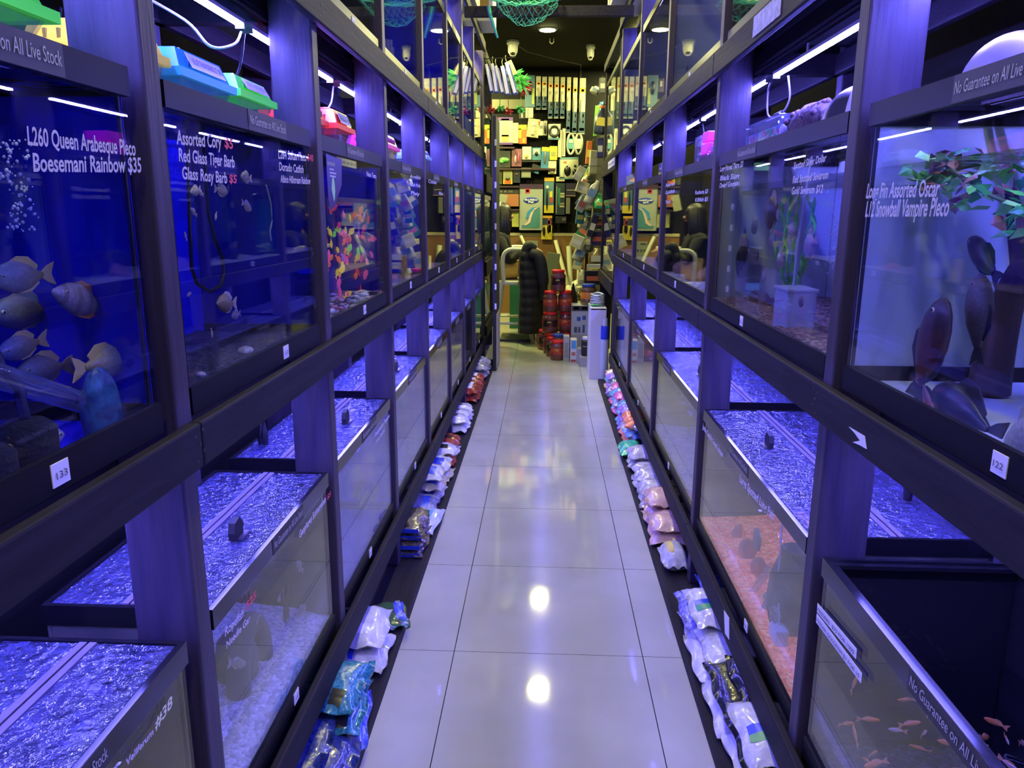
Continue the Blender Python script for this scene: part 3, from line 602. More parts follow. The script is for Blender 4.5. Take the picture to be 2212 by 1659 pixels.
# ------------------------------------------------------------------ second left middle tank
zf2 = Z0M + .0385
BARB = fishmat('pale barb', (.62, .55, .42), (.72, .55, .25)); BARB2 = fishmat('tan barb', (.40, .30, .10), (.45, .33, .12)); FP = M('pale fin', (.7, .6, .5), .4)
bl = [((520, 381), (544, 386)), ((411, 416), (434, 408)), ((425, 410), (440, 421)), ((492, 416), (462, 406)), ((492, 398), (494, 414)), ((543, 454), (522, 436)), ((411, 450), (426, 466)), ((465, 476), (468, 457)), ((404, 640), (414, 632)),
      ((575, 596), (582, 582)), ((540, 762), (550, 740)), ((485, 796), (475, 774)), ((432, 812), (428, 794)), ((459, 731), (456, 708)), ((500, 684), (520, 676)), ((398, 500), (404, 520))]
for i, (a, b) in enumerate(bl): fish(-1, .62 + .02 * (i % 5), a, b, 'deep', BARB, FP, 'small pale barb in the deep blue tank with the cable loop', 'pale barbs', 'barb', parts=False)
fish(-1, .64, (468, 656), (512, 655), 'deep', BARB2, FP, 'tan barb, the larger one swimming just below the black cable loop', None, 'barb', hs=1)
fish(-1, .66, (560, 795), (503, 800), 'slim', fishmat('brown catfish', (.2, .16, .12), (.3, .22, .1)), FP, 'small brown catfish beside the white shell on black gravel', None, 'catfish')
pts = [at(u, v, 'x', -.74) for u, v in ((412, 380), (411, 500), (414, 580), (425, 612), (452, 630), (476, 618), (484, 590), (480, 560), (462, 510), (450, 460), (447, 420), (446, 380))]
pts[0].z = pts[-1].z = Z0M + .478
MB().tube(pts, .0042, 8).build('power_cable', M('black cable', (.008, .008, .012), .4), label='black power cable hanging in a loop inside the second left tank', cat='cable')
c = at(556, 398, 'x', -.72); t = thing('internal_filter', 'black internal power filter with long pipe, second left middle tank', 'filter', c)
MB().box((-.02, -.032, -.035), (.02, .032, .05), .006).build('motor_housing', BLK, t); MB().box((-.012, -.012, -.06), (.012, .012, -.035), .003).build('outlet', BLK, t)
MB().tube([(0, .012, -.06), (0, .014, -.18), (0, .012, -.25)], .005, 8).build('suction_pipe', BLK, t)
pts = [at(u, v, 'x', -.66) for u, v in ((575, 400), (585, 440), (588, 475), (583, 500), (586, 520))]; MB().tube(pts, .0022, 6).build('air_line', M('clear air line', (.5, .55, .75), .2), label='thin clear air line hanging right of the black filter', cat='tube')
# pink plastic plant
base = at(672, 692, 'x', -.63); topp = at(640, 590, 'x', -.62); 
t = thing('plastic_plant', 'pink feathery plastic plant standing on a dark rock base', 'plant', (base.x, base.y, zf2 + .03)); PK = M('hot pink plastic', (.95, .25, .75), .4, c2=(.85, .5, .95), ns=30, emit=((.9, .25, .7), .22))  # pink carries an added glow to stay bright under the blue strips
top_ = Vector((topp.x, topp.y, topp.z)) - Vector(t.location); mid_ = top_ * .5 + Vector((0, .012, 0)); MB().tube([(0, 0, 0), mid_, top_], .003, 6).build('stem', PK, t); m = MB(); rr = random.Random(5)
for i in range(34):
    f = i / 34; p = (mid_ * (f * 2) if f < .5 else mid_ + (top_ - mid_) * (f * 2 - 1)); an = rr.uniform(0, 2 * PI); l = .034 * (1 - .35 * f) * rr.uniform(.8, 1.2); d = Vector((math.cos(an), math.sin(an), 0)); w = d.cross(Vector((0, 0, 1))) * .004
    m.add([p - w, p + w, p + d * l * .6 + w * 1.1 + Vector((0, 0, l * .7)), p + d * l * .6 - w * 1.1 + Vector((0, 0, l * .7)), p + d * l + Vector((0, 0, l * 1.1))], [(0, 1, 2, 3), (3, 2, 4)])
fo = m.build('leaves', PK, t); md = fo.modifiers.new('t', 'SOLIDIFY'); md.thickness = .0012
rock((base.x, base.y, zf2 - .006), (.022, .030, .040), M('brown black rock', (.05, .035, .02), .8, bump=.8, ns=40), 'dark rock base under the pink plastic plant', 9)
c = at(690, 700, 'x', -.62); rock((c.x, c.y, zf2 - .004), (.012, .012, .02), M('zebra rock', (.01, .01, .01), .5, c2=(.8, .8, .8), ns=70, hard=True), 'small black and white striped rock in the far corner of the second left tank', 11)
SH = M('white shell', (.7, .68, .66), .4, c2=(.35, .33, .3), ns=120)
for i, (u, v, r_) in enumerate(((533, 792, .016), (570, 766, .010), (437, 846, .008))):
    c = at(u, v, 'x', -.60); m = MB().ell((0, 0, r_ * .5), (r_, r_ * 1.3, r_ * .7), 12, 8); o = m.build('seashell', SH, label=['white seashell on black gravel, the largest one', 'small white seashell on black gravel, beyond the larger one', 'tiny pale shell on black gravel near the left end of the tank'][i], cat='shell'); o.location = (c.x, c.y, zf2 - .004)

# ------------------------------------------------------------------ the multicoloured fish
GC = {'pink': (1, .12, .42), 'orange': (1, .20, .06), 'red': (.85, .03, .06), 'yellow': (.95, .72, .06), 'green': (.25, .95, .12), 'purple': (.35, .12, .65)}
gm = {k: M(f'{k} fluorescent fish', c, .4, emit=(c, .5)) for k, c in GC.items()}  # glow added to the fish colours, which look dull in blue light
rr = random.Random(12); spots = []
while len(spots) < 118:
    y = rr.uniform(1.97, 2.60); z = rr.uniform(1.115, 1.43); x = .59 + .19 * rr.random() ** 2.2
    if z > 1.37 + .08 * rr.random(): continue
    if all((y - a) ** 2 + (z - b) ** 2 + (x - c_) ** 2 > .026 ** 2 for a, b, c_ in spots): spots.append((y, z, x))
gp = {}
for i, (y, z, x) in enumerate(spots):
    k = rr.choice(['pink', 'pink', 'orange', 'orange', 'red', 'yellow', 'yellow', 'green', 'purple', 'pink']); L = rr.uniform(.031, .043); an = rr.gauss(0, .9) + rr.choice([0, PI]); ti = rr.choice([-1, 1]) * abs(rr.gauss(.8, .45))
    if k not in gp: A = MB(); fishmesh('deep', A, .55); A.add(*[(q.v, q.f) for q in [MB().poly(tailpts('deep'), (0, 1, 0), .02)]][0]); A.add(*[(q.v, q.f) for q in [MB().poly(dorsal('deep'), (0, 1, 0), .02)]][0]); gp[k] = A.me(gm[k])
    o = bpy.data.objects.new('fluorescent_fish', gp[k]); col.objects.link(o); prop(o, f'small {k} fish in the tank crowded with fluorescent fish', 'fish', f'{k} fluorescent fish')
    o.matrix_world = Matrix.Translation((-x, y, z)) @ Matrix.Rotation(PI / 2 + an * .5 if an < 1.5 else -PI / 2 + an * .2, 4, 'Z') @ Matrix.Rotation(ti, 4, 'Y') @ Matrix.Diagonal((L, L, L * 1.15, 1))
LEAF = M('green plastic leaf', (.06, .48, .10), .45, c2=(.04, .28, .08), ns=9)
def weed(loc, h, n, spread, label, mat=LEAF, seed=0, lw=.006, name='plastic_plant'):
    rr = random.Random(seed); t = thing(name, label, 'plant', loc); m = MB()
    for i in range(n):
        an = rr.uniform(0, 2 * PI); l = h * rr.uniform(.6, 1); d = Vector((math.cos(an) * .25, math.sin(an), 0)); p = Vector((0, 0, 0)); w = Vector((0, 1, 0)).cross(d); w = (Vector((d.y, -d.x, 0))).normalized() * lw; pr_ = None; rows = []
        for j in range(7):
            f = j / 6; q = d * spread * f ** 1.6 + Vector((0, 0, l * f)); ww = w * (math.sin(PI * min(.98, f * .85 + .12))); rows += [q - ww, q + ww]
        m.add(rows, [(2 * j, 2 * j + 1, 2 * j + 3, 2 * j + 2) for j in range(6)], True)
    f_ = m.build('fronds', mat, t); md = f_.modifiers.new('t', 'SOLIDIFY'); md.thickness = .001
    MB().lathe([(0, 0), (.016, 0), (.014, .008), (0, .01)], (0, 0, 0), 12).build('plant_base', BLKM, t); return t
for i, (y, h_) in enumerate(((2.05, .34), (2.20, .30), (2.36, .32), (2.50, .26))): weed((-.80, y, Z0M + .038), h_, 14, .07, f'dark green plastic plant behind the fluorescent fish, {["nearest", "second", "third", "farthest"][i]} of four', seed=i)
PEB = [M('white pebble', (.8, .78, .75), .4), M('black pebble', (.015, .015, .015), .3), M('pink pebble', (.75, .3, .35), .4)]
for i in range(26):
    y = 1.99 + rr.random() * .6; x = .585 + rr.random() * .10; r_ = rr.uniform(.008, .015); k = rr.choice([0, 0, 0, 1, 2]); o = MB().ell((0, 0, r_ * .4), (r_, r_ * 1.2, r_ * .6), 10, 6).build('pebble', PEB[k], label=f'smooth {["white", "black", "pink"][k]} pebble on the floor of the fluorescent fish tank', cat='pebble', group=f'{["white", "black", "pink"][k]} pebbles'); o.location = (-x, y, Z0M + .040)

# ------------------------------------------------------------------ farther left middle tanks
fl = M('white flower', (.7, .7, .75), .5)
weed((-.70, 2.95, Z0M + .038), .34, 12, .08, 'tall dark plant in the tank beyond the fluorescent fish', seed=21); weed((-.75, 3.30, Z0M + .038), .28, 12, .08, 'shorter dark plant at the far end of the fourth left tank', seed=22)
weed((-.72, 3.80, Z0M + .038), .36, 12, .08, 'teal plant in the fifth left middle tank', M('teal leaf', (.03, .22, .20), .5), 23); weed((-.72, 4.7, Z0M + .038), .36, 12, .08, 'teal plant in the sixth left middle tank', M('teal leaf', (.03, .22, .20), .5), 24)
c = at(883, 568, 'x', -.60); t = thing('ornament', 'small orange card ornament in the fourth left tank', 'ornament', (-.61, 3.27, Z0M + .036)); MB().box((-.006, -.04, 0), (.006, .04, .10), .002).build('card', M('orange card', (.65, .28, .06), .5, c2=(.75, .5, .1), ns=40), t)
o = MB().ell((0, 0, .02), (.035, .06, .022), 16, 8).build('red_dish', M('red plastic dish', (.65, .02, .03), .3), label='red oval dish on the floor of the fifth left tank', cat='dish'); o.location = (-.63, 3.92, Z0M + .036)
AF = fishmat('silver fish', (.55, .6, .75), (.4, .4, .5)); fn_ = M('silver fin', (.5, .5, .6), .4)
for i in range(9):
    y = 2.80 + .08 * i; z = Z0M + .12 + .28 * ((i * 37 % 10) / 10); L = .05; o = bpy.data.objects.new('angelfish', (fish(-1, .64, (860, 420), (870, 420), 'disc', AF, fn_, 'x', parts=False) if i == 0 else o).data); 
    if i == 0: bpy.data.objects.remove([q for q in bpy.data.objects if q.name.startswith('fish') and q.get('label') == 'x'][0])
    col.objects.link(o); prop(o, 'small silver angelfish in the tank beyond the fluorescent fish', 'fish', 'silver angelfish'); o.location = (-.62 - .02 * (i % 6), y, z); o.rotation_euler = (0, 0, PI / 2 + (i % 2) * PI); o.scale = (L, L, L * 1.1)

# ------------------------------------------------------------------ right middle tank 1: oscars, driftwood, garland
zr = Z0M + .0195
OSC = fishmat('dark oscar', (.06, .035, .03), (.25, .06, .02)); OSC2 = fishmat('brown cichlid', (.10, .07, .05), (.05, .04, .03)); OSC3 = fishmat('grey brown cichlid', (.28, .22, .17), (.09, .07, .06)); PALE = fishmat('pale oscar', (.62, .62, .45), (.55, .55, .5)); FD = M('dark fin', (.03, .025, .03), .5)
fish(1, .62, (2045, 645), (1972, 868), 'big', OSC, FD, 'black long-finned cichlid hanging head up near the driftwood', None, 'cichlid', .5, 1.25)
fish(1, .72, (2095, 515), (2160, 610), 'big', OSC2, FD, 'dark brown cichlid under the green garland', None, 'cichlid', .6)
fish(1, .68, (2118, 590), (2110, 790), 'big', OSC3, FD, 'grey brown cichlid standing upright in front of the driftwood', None, 'cichlid', .75, 1.1)
fish(1, .60, (2015, 915), (1990, 810), 'slim', fishmat('reddish fish', (.45, .15, .10), (.15, .1, .12)), FD, 'reddish fish nosing the pale floor below the black cichlid', None, 'cichlid', .6, 1.5)
fish(1, .63, (2010, 860), (2170, 965), 'big', fishmat('black pleco', (.02, .02, .04), (.02, .02, .03)), FD, 'large near-black fish resting on the pale tank floor', None, 'cichlid', .6, 1.3)
fish(1, .60, (2168, 1010), (2330, 850), 'big', PALE, M('pale fin2', (.5, .5, .4), .4), 'big pale yellowish cichlid cut by the right edge of the picture', None, 'cichlid', .6, 1.1)
BARK = M('driftwood', (.10, .05, .025), .85, c2=(.045, .025, .015), ns=14, nstretch=(1, 1, .4), bump=.9, bs=30)
def curve(pts, n=5):
    P = [Vector(p) for p in pts]; out = []
    for i in range(len(P) - 1):
        p0 = P[max(i - 1, 0)]; p1 = P[i]; p2 = P[i + 1]; p3 = P[min(i + 2, len(P) - 1)]
        for j in range(n):
            t = j / n; out.append(.5 * ((2 * p1) + (p2 - p0) * t + (2 * p0 - 5 * p1 + 4 * p2 - p3) * t * t + (3 * p1 - 3 * p2 + p3 - p0) * t ** 3))
    return out + [P[-1]]
def taper(n, a, b): return [a + (b - a) * i / (n - 1) for i in range(n)]
c0 = at(2128, 800, 'x', .75); t = thing('driftwood', 'branching brown driftwood behind the cichlids in the nearest right tank', 'driftwood', (.76, c0.y, zr))
B0 = [Vector((0, 0, .003)), Vector((0, -.005, .09)), Vector((0, -.02, .17)), Vector((-.005, -.05, .22))]; p = curve(B0); MB().tube(p, taper(len(p), .034, .018), 10).build('trunk', BARK, t)
for br in ([B0[3], B0[3] + Vector((-.01, -.07, -.012)), B0[3] + Vector((-.02, -.14, -.02)), B0[3] + Vector((-.02, -.22, .03))], [B0[3], B0[3] + Vector((-.01, .02, .07)), B0[3] + Vector((-.02, .03, .12))], [B0[2], B0[2] + Vector((.0, -.10, .06)), B0[2] + Vector((0, -.16, .13))]):
    p = curve(br); MB().tube(p, taper(len(p), .018, .008), 8).build('branch', BARK, t)
for i, (u, v) in enumerate(((2180, 620), (2170, 560), (2205, 640))):
    pass
GL = [M('garland leaf green', (.16, .75, .08), .45), M('garland leaf pale', (.35, .85, .18), .45), M('garland leaf deep', (.06, .42, .06), .45), M('garland leaf reddish', (.35, .16, .10), .5)]
t = thing('plastic_garland', 'green leafy plastic garland floating along the top of the nearest right tank', 'plant', (.66, 1.1, 1.42)); rr = random.Random(31)
stem = curve([(0, .27, .045), (-.01, .20, .03), (0, .08, -.02), (.02, -.05, -.05), (0, -.2, -.06), (0, -.4, -.04)]); MB().tube(stem, .003, 6).build('vine_stem', M('vine stem', (.10, .16, .05), .6), t)
st2 = curve([(.0, .26, .02), (.05, .12, .035), (.08, -.1, .03), (.06, -.4, .03)]); MB().tube(st2, .003, 6).build('vine_stem', M('vine stem', (.10, .16, .05), .6), t)
allp = [(p, .95) for p in stem] * 5 + [(p, 1) for p in st2] * 7
for k in range(4):
    m = MB()
    for i, (p, sc0) in enumerate(allp):
        if rr.random() > .36: continue
        a = rr.uniform(0, 2 * PI); el = rr.uniform(-1.1, .5); d = Vector((math.cos(a) * math.cos(el), math.sin(a) * math.cos(el), math.sin(el))); l = rr.uniform(.022, .036); sd = d.cross(Vector((rr.uniform(-1, 1), rr.uniform(-1, 1), 1))).normalized() * l * .42; q = p + Vector((rr.uniform(-.03, .03), rr.uniform(-.03, .03), rr.uniform(-.03, .015))); nn = d.cross(sd).normalized() * .003
        if q.z + 1.42 > 1.50: q.z = 1.42 - 1.42 + .05
        m.add([q, q + d * l * .35 + sd, q + d * l, q + d * l * .35 - sd, q + d * l * .45 - nn], [(0, 1, 4), (1, 2, 4), (2, 3, 4), (3, 0, 4)])
    m.v = [(min(max(x, -.085), .26), min(y, .275), min(z, .078)) for x, y, z in m.v]
    m.build('leaves', GL[k], t)

# ------------------------------------------------------------------ right middle tank 2
SEV = fishmat('silvery severum', (.50, .42, .45), (.62, .45, .40), bars=((.36, .3, .32), 1.5)); SEVD = fishmat('brown severum', (.20, .13, .10), (.14, .09, .08)); FS = M('pinkish fin', (.55, .38, .38), .4)
sl = [((1716, 480), (1704, 526), .62, SEV, 'silvery disc-shaped fish in front of the ribbon plant top'), ((1738, 545), (1765, 515), .60, SEV, 'silvery disc-shaped fish with reddish edge right of the ribbon plant'), ((1680, 570), (1696, 545), .62, SEV, 'silvery disc-shaped fish low on the left of the ribbon plant'),
      ((1672, 535), (1664, 500), .64, SEV, 'silvery disc-shaped fish turned narrow, left of the ribbon plant'), ((1655, 460), (1683, 462), .64, SEVD, 'brown disc-shaped fish highest beside the ribbon plant'), ((1632, 505), (1626, 470), .66, SEVD, 'yellowish disc-shaped fish in the upper left of the ribbon plant tank'),
      ((1637, 540), (1630, 570), .66, SEVD, 'brownish disc-shaped fish below the yellowish one'), ((1648, 610), (1652, 580), .62, SEV, 'narrow silvery fish near the gravel in the ribbon plant tank'), ((1728, 640), (1735, 668), .60, SEVD, 'small brown fish beside the white box in the ribbon plant tank')]
for a, b, X, m_, lb in sl: fish(1, X, a, b, 'disc', m_, FS, lb, 'disc-shaped fish of the ribbon plant tank', 'severum', .35, 1)
ANG = fishmat('striped angelfish', (.5, .5, .5), (.35, .35, .35), bars=((.01, .01, .01), 1.4)); BA = fishmat('black angelfish', (.012, .012, .015), (.01, .01, .01))
for a, b, lb, m_ in (((1562, 600), (1584, 605), 'striped angelfish nearest the far left corner of the ribbon plant tank', ANG), ((1566, 628), (1588, 600), 'second striped angelfish above the gravel of the ribbon plant tank', ANG), ((1600, 545), (1618, 530), 'black angelfish beside the dark background strip', BA), ((1590, 560), (1604, 575), 'black angelfish under the other black one', BA)): fish(1, .64, a, b, 'disc', m_, FD, lb, None, 'angelfish', .3, 1.3)
RIB = M('bright ribbon leaf', (.12, .80, .05), .4, c2=(.08, .5, .04), ns=5)
b0 = at(1712, 648, 'x', .72); t = thing('ribbon_plant', 'tall bright green ribbon-leaf plant in the second right tank', 'plant', (.72, b0.y, Z0M + .036))
for tip, mid in (((1700, 420), (1668, 500)), ((1712, 418), (1690, 560)), ((1745, 420), (1760, 500)), ((1762, 425), (1738, 540)), ((1690, 440), (1700, 560)), ((1728, 422), (1716, 500)), ((1665, 480), (1690, 590))):
    A = Vector((0, 0, -.002)); B = at(*mid, 'x', .70) - Vector(t.location); C = at(*tip, 'x', .71) - Vector(t.location); p = curve([A, A * .5 + B * .5 + Vector((0, .004, 0)), B, C], 6); m = MB(); rows = []
    for i, q in enumerate(p):
        f = i / (len(p) - 1); w = Vector((.3, 1, 0)).normalized() * (.007 + .007 * math.sin(PI * f)) ; wz = Vector((.006 * math.sin(i * 2.1), 0, 0)); rows += [q - w + wz, q + w - wz]
    m.add(rows, [(2 * j, 2 * j + 1, 2 * j + 3, 2 * j + 2) for j in range(len(p) - 1)], True); lf = m.build('leaf', RIB, t); md = lf.modifiers.new('t', 'SOLIDIFY'); md.thickness = .0015
c = at(1708, 700, 'x', .615); t = thing('corner_box_filter', 'white translucent box filter on the brown gravel, second right tank', 'filter', (.62, c.y, Z0M + .034)); WB = M('milky plastic', (.55, .58, .75), .3)
MB().box((-.035, -.055, 0), (.035, .055, .105), .006).build('box', WB, t); MB().box((-.037, -.057, .1), (.037, .057, .108), .002).build('lid', M('milky plastic lid', (.6, .62, .8), .25), t); MB().tube([(0, .02, .105), (0, .02, .20), (.02, .03, .42)], .003, 6).build('air_hose', M('clear air line', (.5, .55, .75), .2), t)
for i in range(3): rock((.66 + .03 * i, 2.42 - .05 * i, Z0M + .034), (.025, .03, .03), M('brown black rock2', (.16, .10, .07), .8, c2=(.08, .05, .04), ns=30, bump=.6), 'brown rock by the far end of the ribbon plant tank', 40 + i, group='brown rocks in the ribbon plant tank')
# third to fifth
TANR = M('tan rock', (.45, .25, .12), .8, c2=(.32, .18, .10), ns=18, bump=.7)
for i, (u, v, r_) in enumerate(((1462, 585, .05), (1488, 600, .035), (1510, 606, .05))):
    c = at(u, v, 'x', .62); rock((c.x + .02, c.y, Z0M + .034), (.04, r_, .055), TANR, ['rounded tan rock, leftmost of three on white gravel', 'tan rock, smallest and middle of three on white gravel', 'tan rock, rightmost of three on white gravel'][i], 50 + i)
weed((.72, 3.15, Z0M + .036), .34, 12, .06, 'dark green plant at the near end of the third right middle tank', M('dark moss leaf', (.02, .08, .03), .5), 61); weed((.70, 3.9, Z0M + .036), .20, 16, .03, 'bright green weed in the fourth right middle tank', M('neon weed', (.08, .5, .12), .5), 62); weed((.72, 4.4, Z0M + .036), .34, 10, .06, 'dark plant in the fourth right middle tank', M('dark moss leaf', (.02, .08, .03), .5), 63)
rock((.66, 4.25, Z0M + .036), (.06, .07, .07), M('black stone', (.02, .02, .02), .6), 'black stone in the fourth right middle tank', 64)
#CUT
# ------------------------------------------------------------------ plastic boxes and ornaments on top of the middle tanks
CLR = glassmat('clear box plastic', (.90, .92, .96), .07, .03, haze=.05, hazec=(.6, .6, .75), hs=20, hmax=.25)
def keeper(s, xc, yc, z, ly, lx, hb, hl, c, label, words=None, inner=None, rot=0, name='plastic_fish_carrier'):
    t = thing(name, label, 'box', (s * xc, yc, z), None, (0, 0, rot)); a, b = lx / 2, ly / 2
    def ring(k, zz): return [(-a * k, -b * k, zz), (a * k, -b * k, zz), (a * k, b * k, zz), (-a * k, b * k, zz)]
    m = MB().add(ring(.82, .001) + ring(.95, hb), [(0, 1, 5, 4), (1, 2, 6, 5), (2, 3, 7, 6), (3, 0, 4, 7), (3, 2, 1, 0)]); m.add(ring(.80, .004) + ring(.93, hb), [(0, 4, 5, 1), (1, 5, 6, 2), (2, 6, 7, 3), (3, 7, 4, 0)]); m.build('clear_box', CLR, t)
    col_ = M(f'{c[0]} fluorescent plastic', c[1], .25, emit=(c[1], .25), spec=.6)  # lid colour has a glow added so it reads bright under blue light
    m = MB(); e = .012
    m.add(ring(1.04, hb - .004) + ring(1.04, hb + .010) + ring(.94, hb + .012) + ring(.80, hb + hl) + ring(.62, hb + hl + .004), [(3, 2, 1, 0)] + [(k * 4 + i, k * 4 + (i + 1) % 4, k * 4 + 4 + (i + 1) % 4, k * 4 + 4 + i) for k in range(4) for i in range(4)] + [(16, 17, 18, 19)])
    ld = m.build('coloured_lid', col_, t); sl = MB()
    for i in range(9):
        y = -b * .55 + b * 1.1 * i / 8
        for q in (-1, 1): sl.box((q * a * .885 - .003, y - .003, hb + .018), (q * a * .885 + .003, y + .003, hb + hl * .75))
    for i in range(5):
        x = -a * .5 + a * i / 4; sl.box((x - .0025, -b * .88 - .003, hb + .018), (x + .0025, -b * .88 + .003, hb + hl * .7))
    sl.build('vent_grille', M(f'{c[0]} slot shade', tuple(v * .35 for v in c[1]), .6), ld)
    MB().tube([(-a * .5, 0, hb + hl + .004), (-a * .4, 0, hb + hl + .012), (a * .4, 0, hb + hl + .012), (a * .5, 0, hb + hl + .004)], .0035, 6).build('carry_handle', col_, t)
    if words:
        pq = [(-s * a * .99, -b * .62, hb + .013), (-s * a * .99, b * .62, hb + .013), (-s * a * .84, b * .62, hb + hl * .85), (-s * a * .84, -b * .62, hb + hl * .85)]
        P = [Vector(p) for p in pq]; nn = (P[1] - P[0]).cross(P[3] - P[0]).normalized(); nn = nn if nn.x * -s > 0 else -nn; st = MB().poly([p + nn * .0035 for p in P], nn, .0008).build('name_sticker', PAPER, t)
        zd = (P[3] - P[0]).normalized(); o = (P[0] if s < 0 else P[1]) + nn * .0042 + zd * .008; text(words, .016, INK, st, o + Vector((0, -s * .012, 0)), (0, -s, 0), zd, 'sticker_lettering', w=b * 1.05)
    if inner: MB().box((-a * .75, -b * .75, .006), (a * .75, b * .75, hb * .35), .003).build('contents', M(inner[0], inner[1], .5), t)
    return t
ZT = 1.5592
keeper(-1, .70, .80, ZT, .34, .19, .040, .060, ('lime green', (.10, .95, .08)), 'green lidded plastic fish carrier on the nearest left tank', 'BLUE THUNDERBOLT', ('yellow packing', (.8, .6, .05)))
keeper(-1, .705, 1.225, ZT, .12, .17, .045, .045, ('yellow', (.95, .70, .04)), 'yellow plastic carrier mostly hidden behind the first post')
keeper(-1, .69, 1.405, ZT, .22, .17, .035, .045, ('sky blue', (.03, .35, .95)), 'blue lidded plastic carrier with a written sticker', 'BLUE THUNDERBOLT $80', None)
keeper(-1, .695, 1.655, ZT, .20, .17, .040, .040, ('lime green', (.10, .95, .08)), 'green lidded carrier between the blue one and the second post', 'BLUE THUNDERBOLT', ('yellow packing', (.8, .6, .05)))
keeper(-1, .70, 2.14, ZT, .13, .16, .050, .045, ('red', (.95, .06, .03)), 'red lidded plastic carrier, nearer of the two red ones', None)
keeper(-1, .68, 2.33, ZT, .19, .16, .050, .050, ('red', (.95, .06, .03)), 'red lidded plastic carrier, farther of the two red ones', 'No 7', ('orange packing', (.9, .45, .1)))
keeper(-1, .69, 3.08, ZT, .22, .17, .055, .050, ('hot pink', (.95, .05, .40)), 'pink lidded plastic carrier on the fourth left tank', None, ('yellow packing', (.8, .6, .05)))
keeper(-1, .69, 4.02, ZT, .18, .16, .08, .04, ('pale blue', (.3, .5, .95)), 'pale blue plastic carrier on the fifth left tank')
# right
t = thing('clear_tub', 'clear plastic tub of bright coloured gravel on the second right tank', 'box', (.67, 2.28, ZT)); MB().box((-.06, -.17, 0), (.06, .17, .065), .006).build('tub_wall', CLR, t); MB().box((-.052, -.16, .004), (.052, .16, .045), .004).build('contents', gravelmat('confetti gravel', [(.9, .05, .3), (.05, .3, .9), (.7, .7, .8), (.1, .7, .3), (.5, .4, .9), (.85, .85, .9)], 70), t, kind='stuff'); MB().box((-.064, -.174, .065), (.064, .174, .071), .002).build('tub_lid', CLR, t)
CORAL = M('fossil coral', (.34, .24, .22), .85, c2=(.10, .06, .08), ns=70, bump=1, bs=60)
t = thing('coral_rock', 'knobbly grey brown coral log next to the tub of coloured gravel', 'rock', (.66, 2.0, ZT)); m = MB().tube([(0, -.13, .034), (0, -.11, .038), (0, 0, .042), (0, .10, .032), (0, .135, .026)], [.024, .036, .040, .031, .018], 14); m.build('log_body', CORAL, t); rr = random.Random(3); m = MB()
for i in range(70): a = rr.uniform(-.2, PI + .2); y = rr.uniform(-.12, .10); m.ell((math.cos(a) * .034, y, .038 + math.sin(a) * .032), (.008, .008, .008), 6, 4)
m.build('coral_nodules', CORAL, t, kind='stuff')
def dome(loc, r, label, mat, cut=True):
    t = thing('ceramic_cave', label, 'ornament', loc); m = MB(); n = 28; h = 10; vs = []
    for i in range(h + 1):
        f = PI / 2 * i / h
        for k in range(n):
            a = 2 * PI * k / n; vs.append((r * .8 * math.cos(f) * math.cos(a), r * 1.25 * math.cos(f) * math.sin(a), r * .95 * math.sin(f)))
    fs = [(i * n + k, i * n + (k + 1) % n, (i + 1) * n + (k + 1) % n, (i + 1) * n + k) for i in range(h) for k in range(n) if not (i < 5 and 11 < k < 17 and cut)]
    m.add(vs, fs, True); o = m.build('shell', mat, t); md = o.modifiers.new('t', 'SOLIDIFY'); md.thickness = .008; md.offset = -1; return t
CER = M('pale ceramic', (.55, .52, .6), .5, bump=.3, ns=25)
dome((.665, 1.725, ZT), .085, 'pale rough ceramic cave dome beside the coral log', CER); dome((.67, 1.19, ZT), .072, 'smooth grey ceramic dome on the nearest right tank', M('grey ceramic', (.40, .37, .5), .35), False)
t = thing('acrylic_box_stack', 'stack of clear acrylic boxes with a magenta one on the third right tank', 'box', (.67, 3.12, ZT))
MG = M('magenta fluorescent plastic', (.9, .02, .75), .3, emit=((.9, .02, .75), .5))  # magenta brightened by an added glow, the box is no lamp
for i, (y, z, w, c) in enumerate(((-.14, 0, .12, 0), (-.14, .041, .11, 0), (0, 0, .13, 0), (0, .041, .13, 1), (.14, 0, .12, 0), (.14, .041, .12, 0), (.15, .082, .11, 0), (.0, .085, .10, 1))):
    b_ = MB().box((-.05, y - w / 2, z), (.05, y + w / 2, z + .039), .003).build('magenta_box' if c else 'clear_box', MG if c else CLR, t)
    if not c: MB().box((-.04, y - w / 2 + .01, z + .004), (.04, y + w / 2 - .01, z + .016)).build('paper_slip', M('bright white slip', (.85, .85, .9), .5), b_)
t = thing('acrylic_box_stack', 'low stack of clear boxes on the fourth right tank', 'box', (.67, 4.25, ZT))
for i in range(4): b_ = MB().box((-.05, -.10 + (i % 2) * .1, (i // 2) * .04), (.05, -.005 + (i % 2) * .1, (i // 2) * .04 + .038), .003).build('clear_box', CLR, t); MB().box((-.04, -.09 + (i % 2) * .1, (i // 2) * .04 + .005), (.04, -.015 + (i % 2) * .1, (i // 2) * .04 + .02)).build('paper_slip', M('pinkish slip', (.85, .55, .7), .5), b_)
t = thing('plastic_sheet', 'clear plastic sheet folded over the fifth right tank', 'sheet', (.60, 5.4, ZT)); MB().box((-.02, -.35, 0), (-.018, .30, .07)).build('sheet_panel', CLR, t)
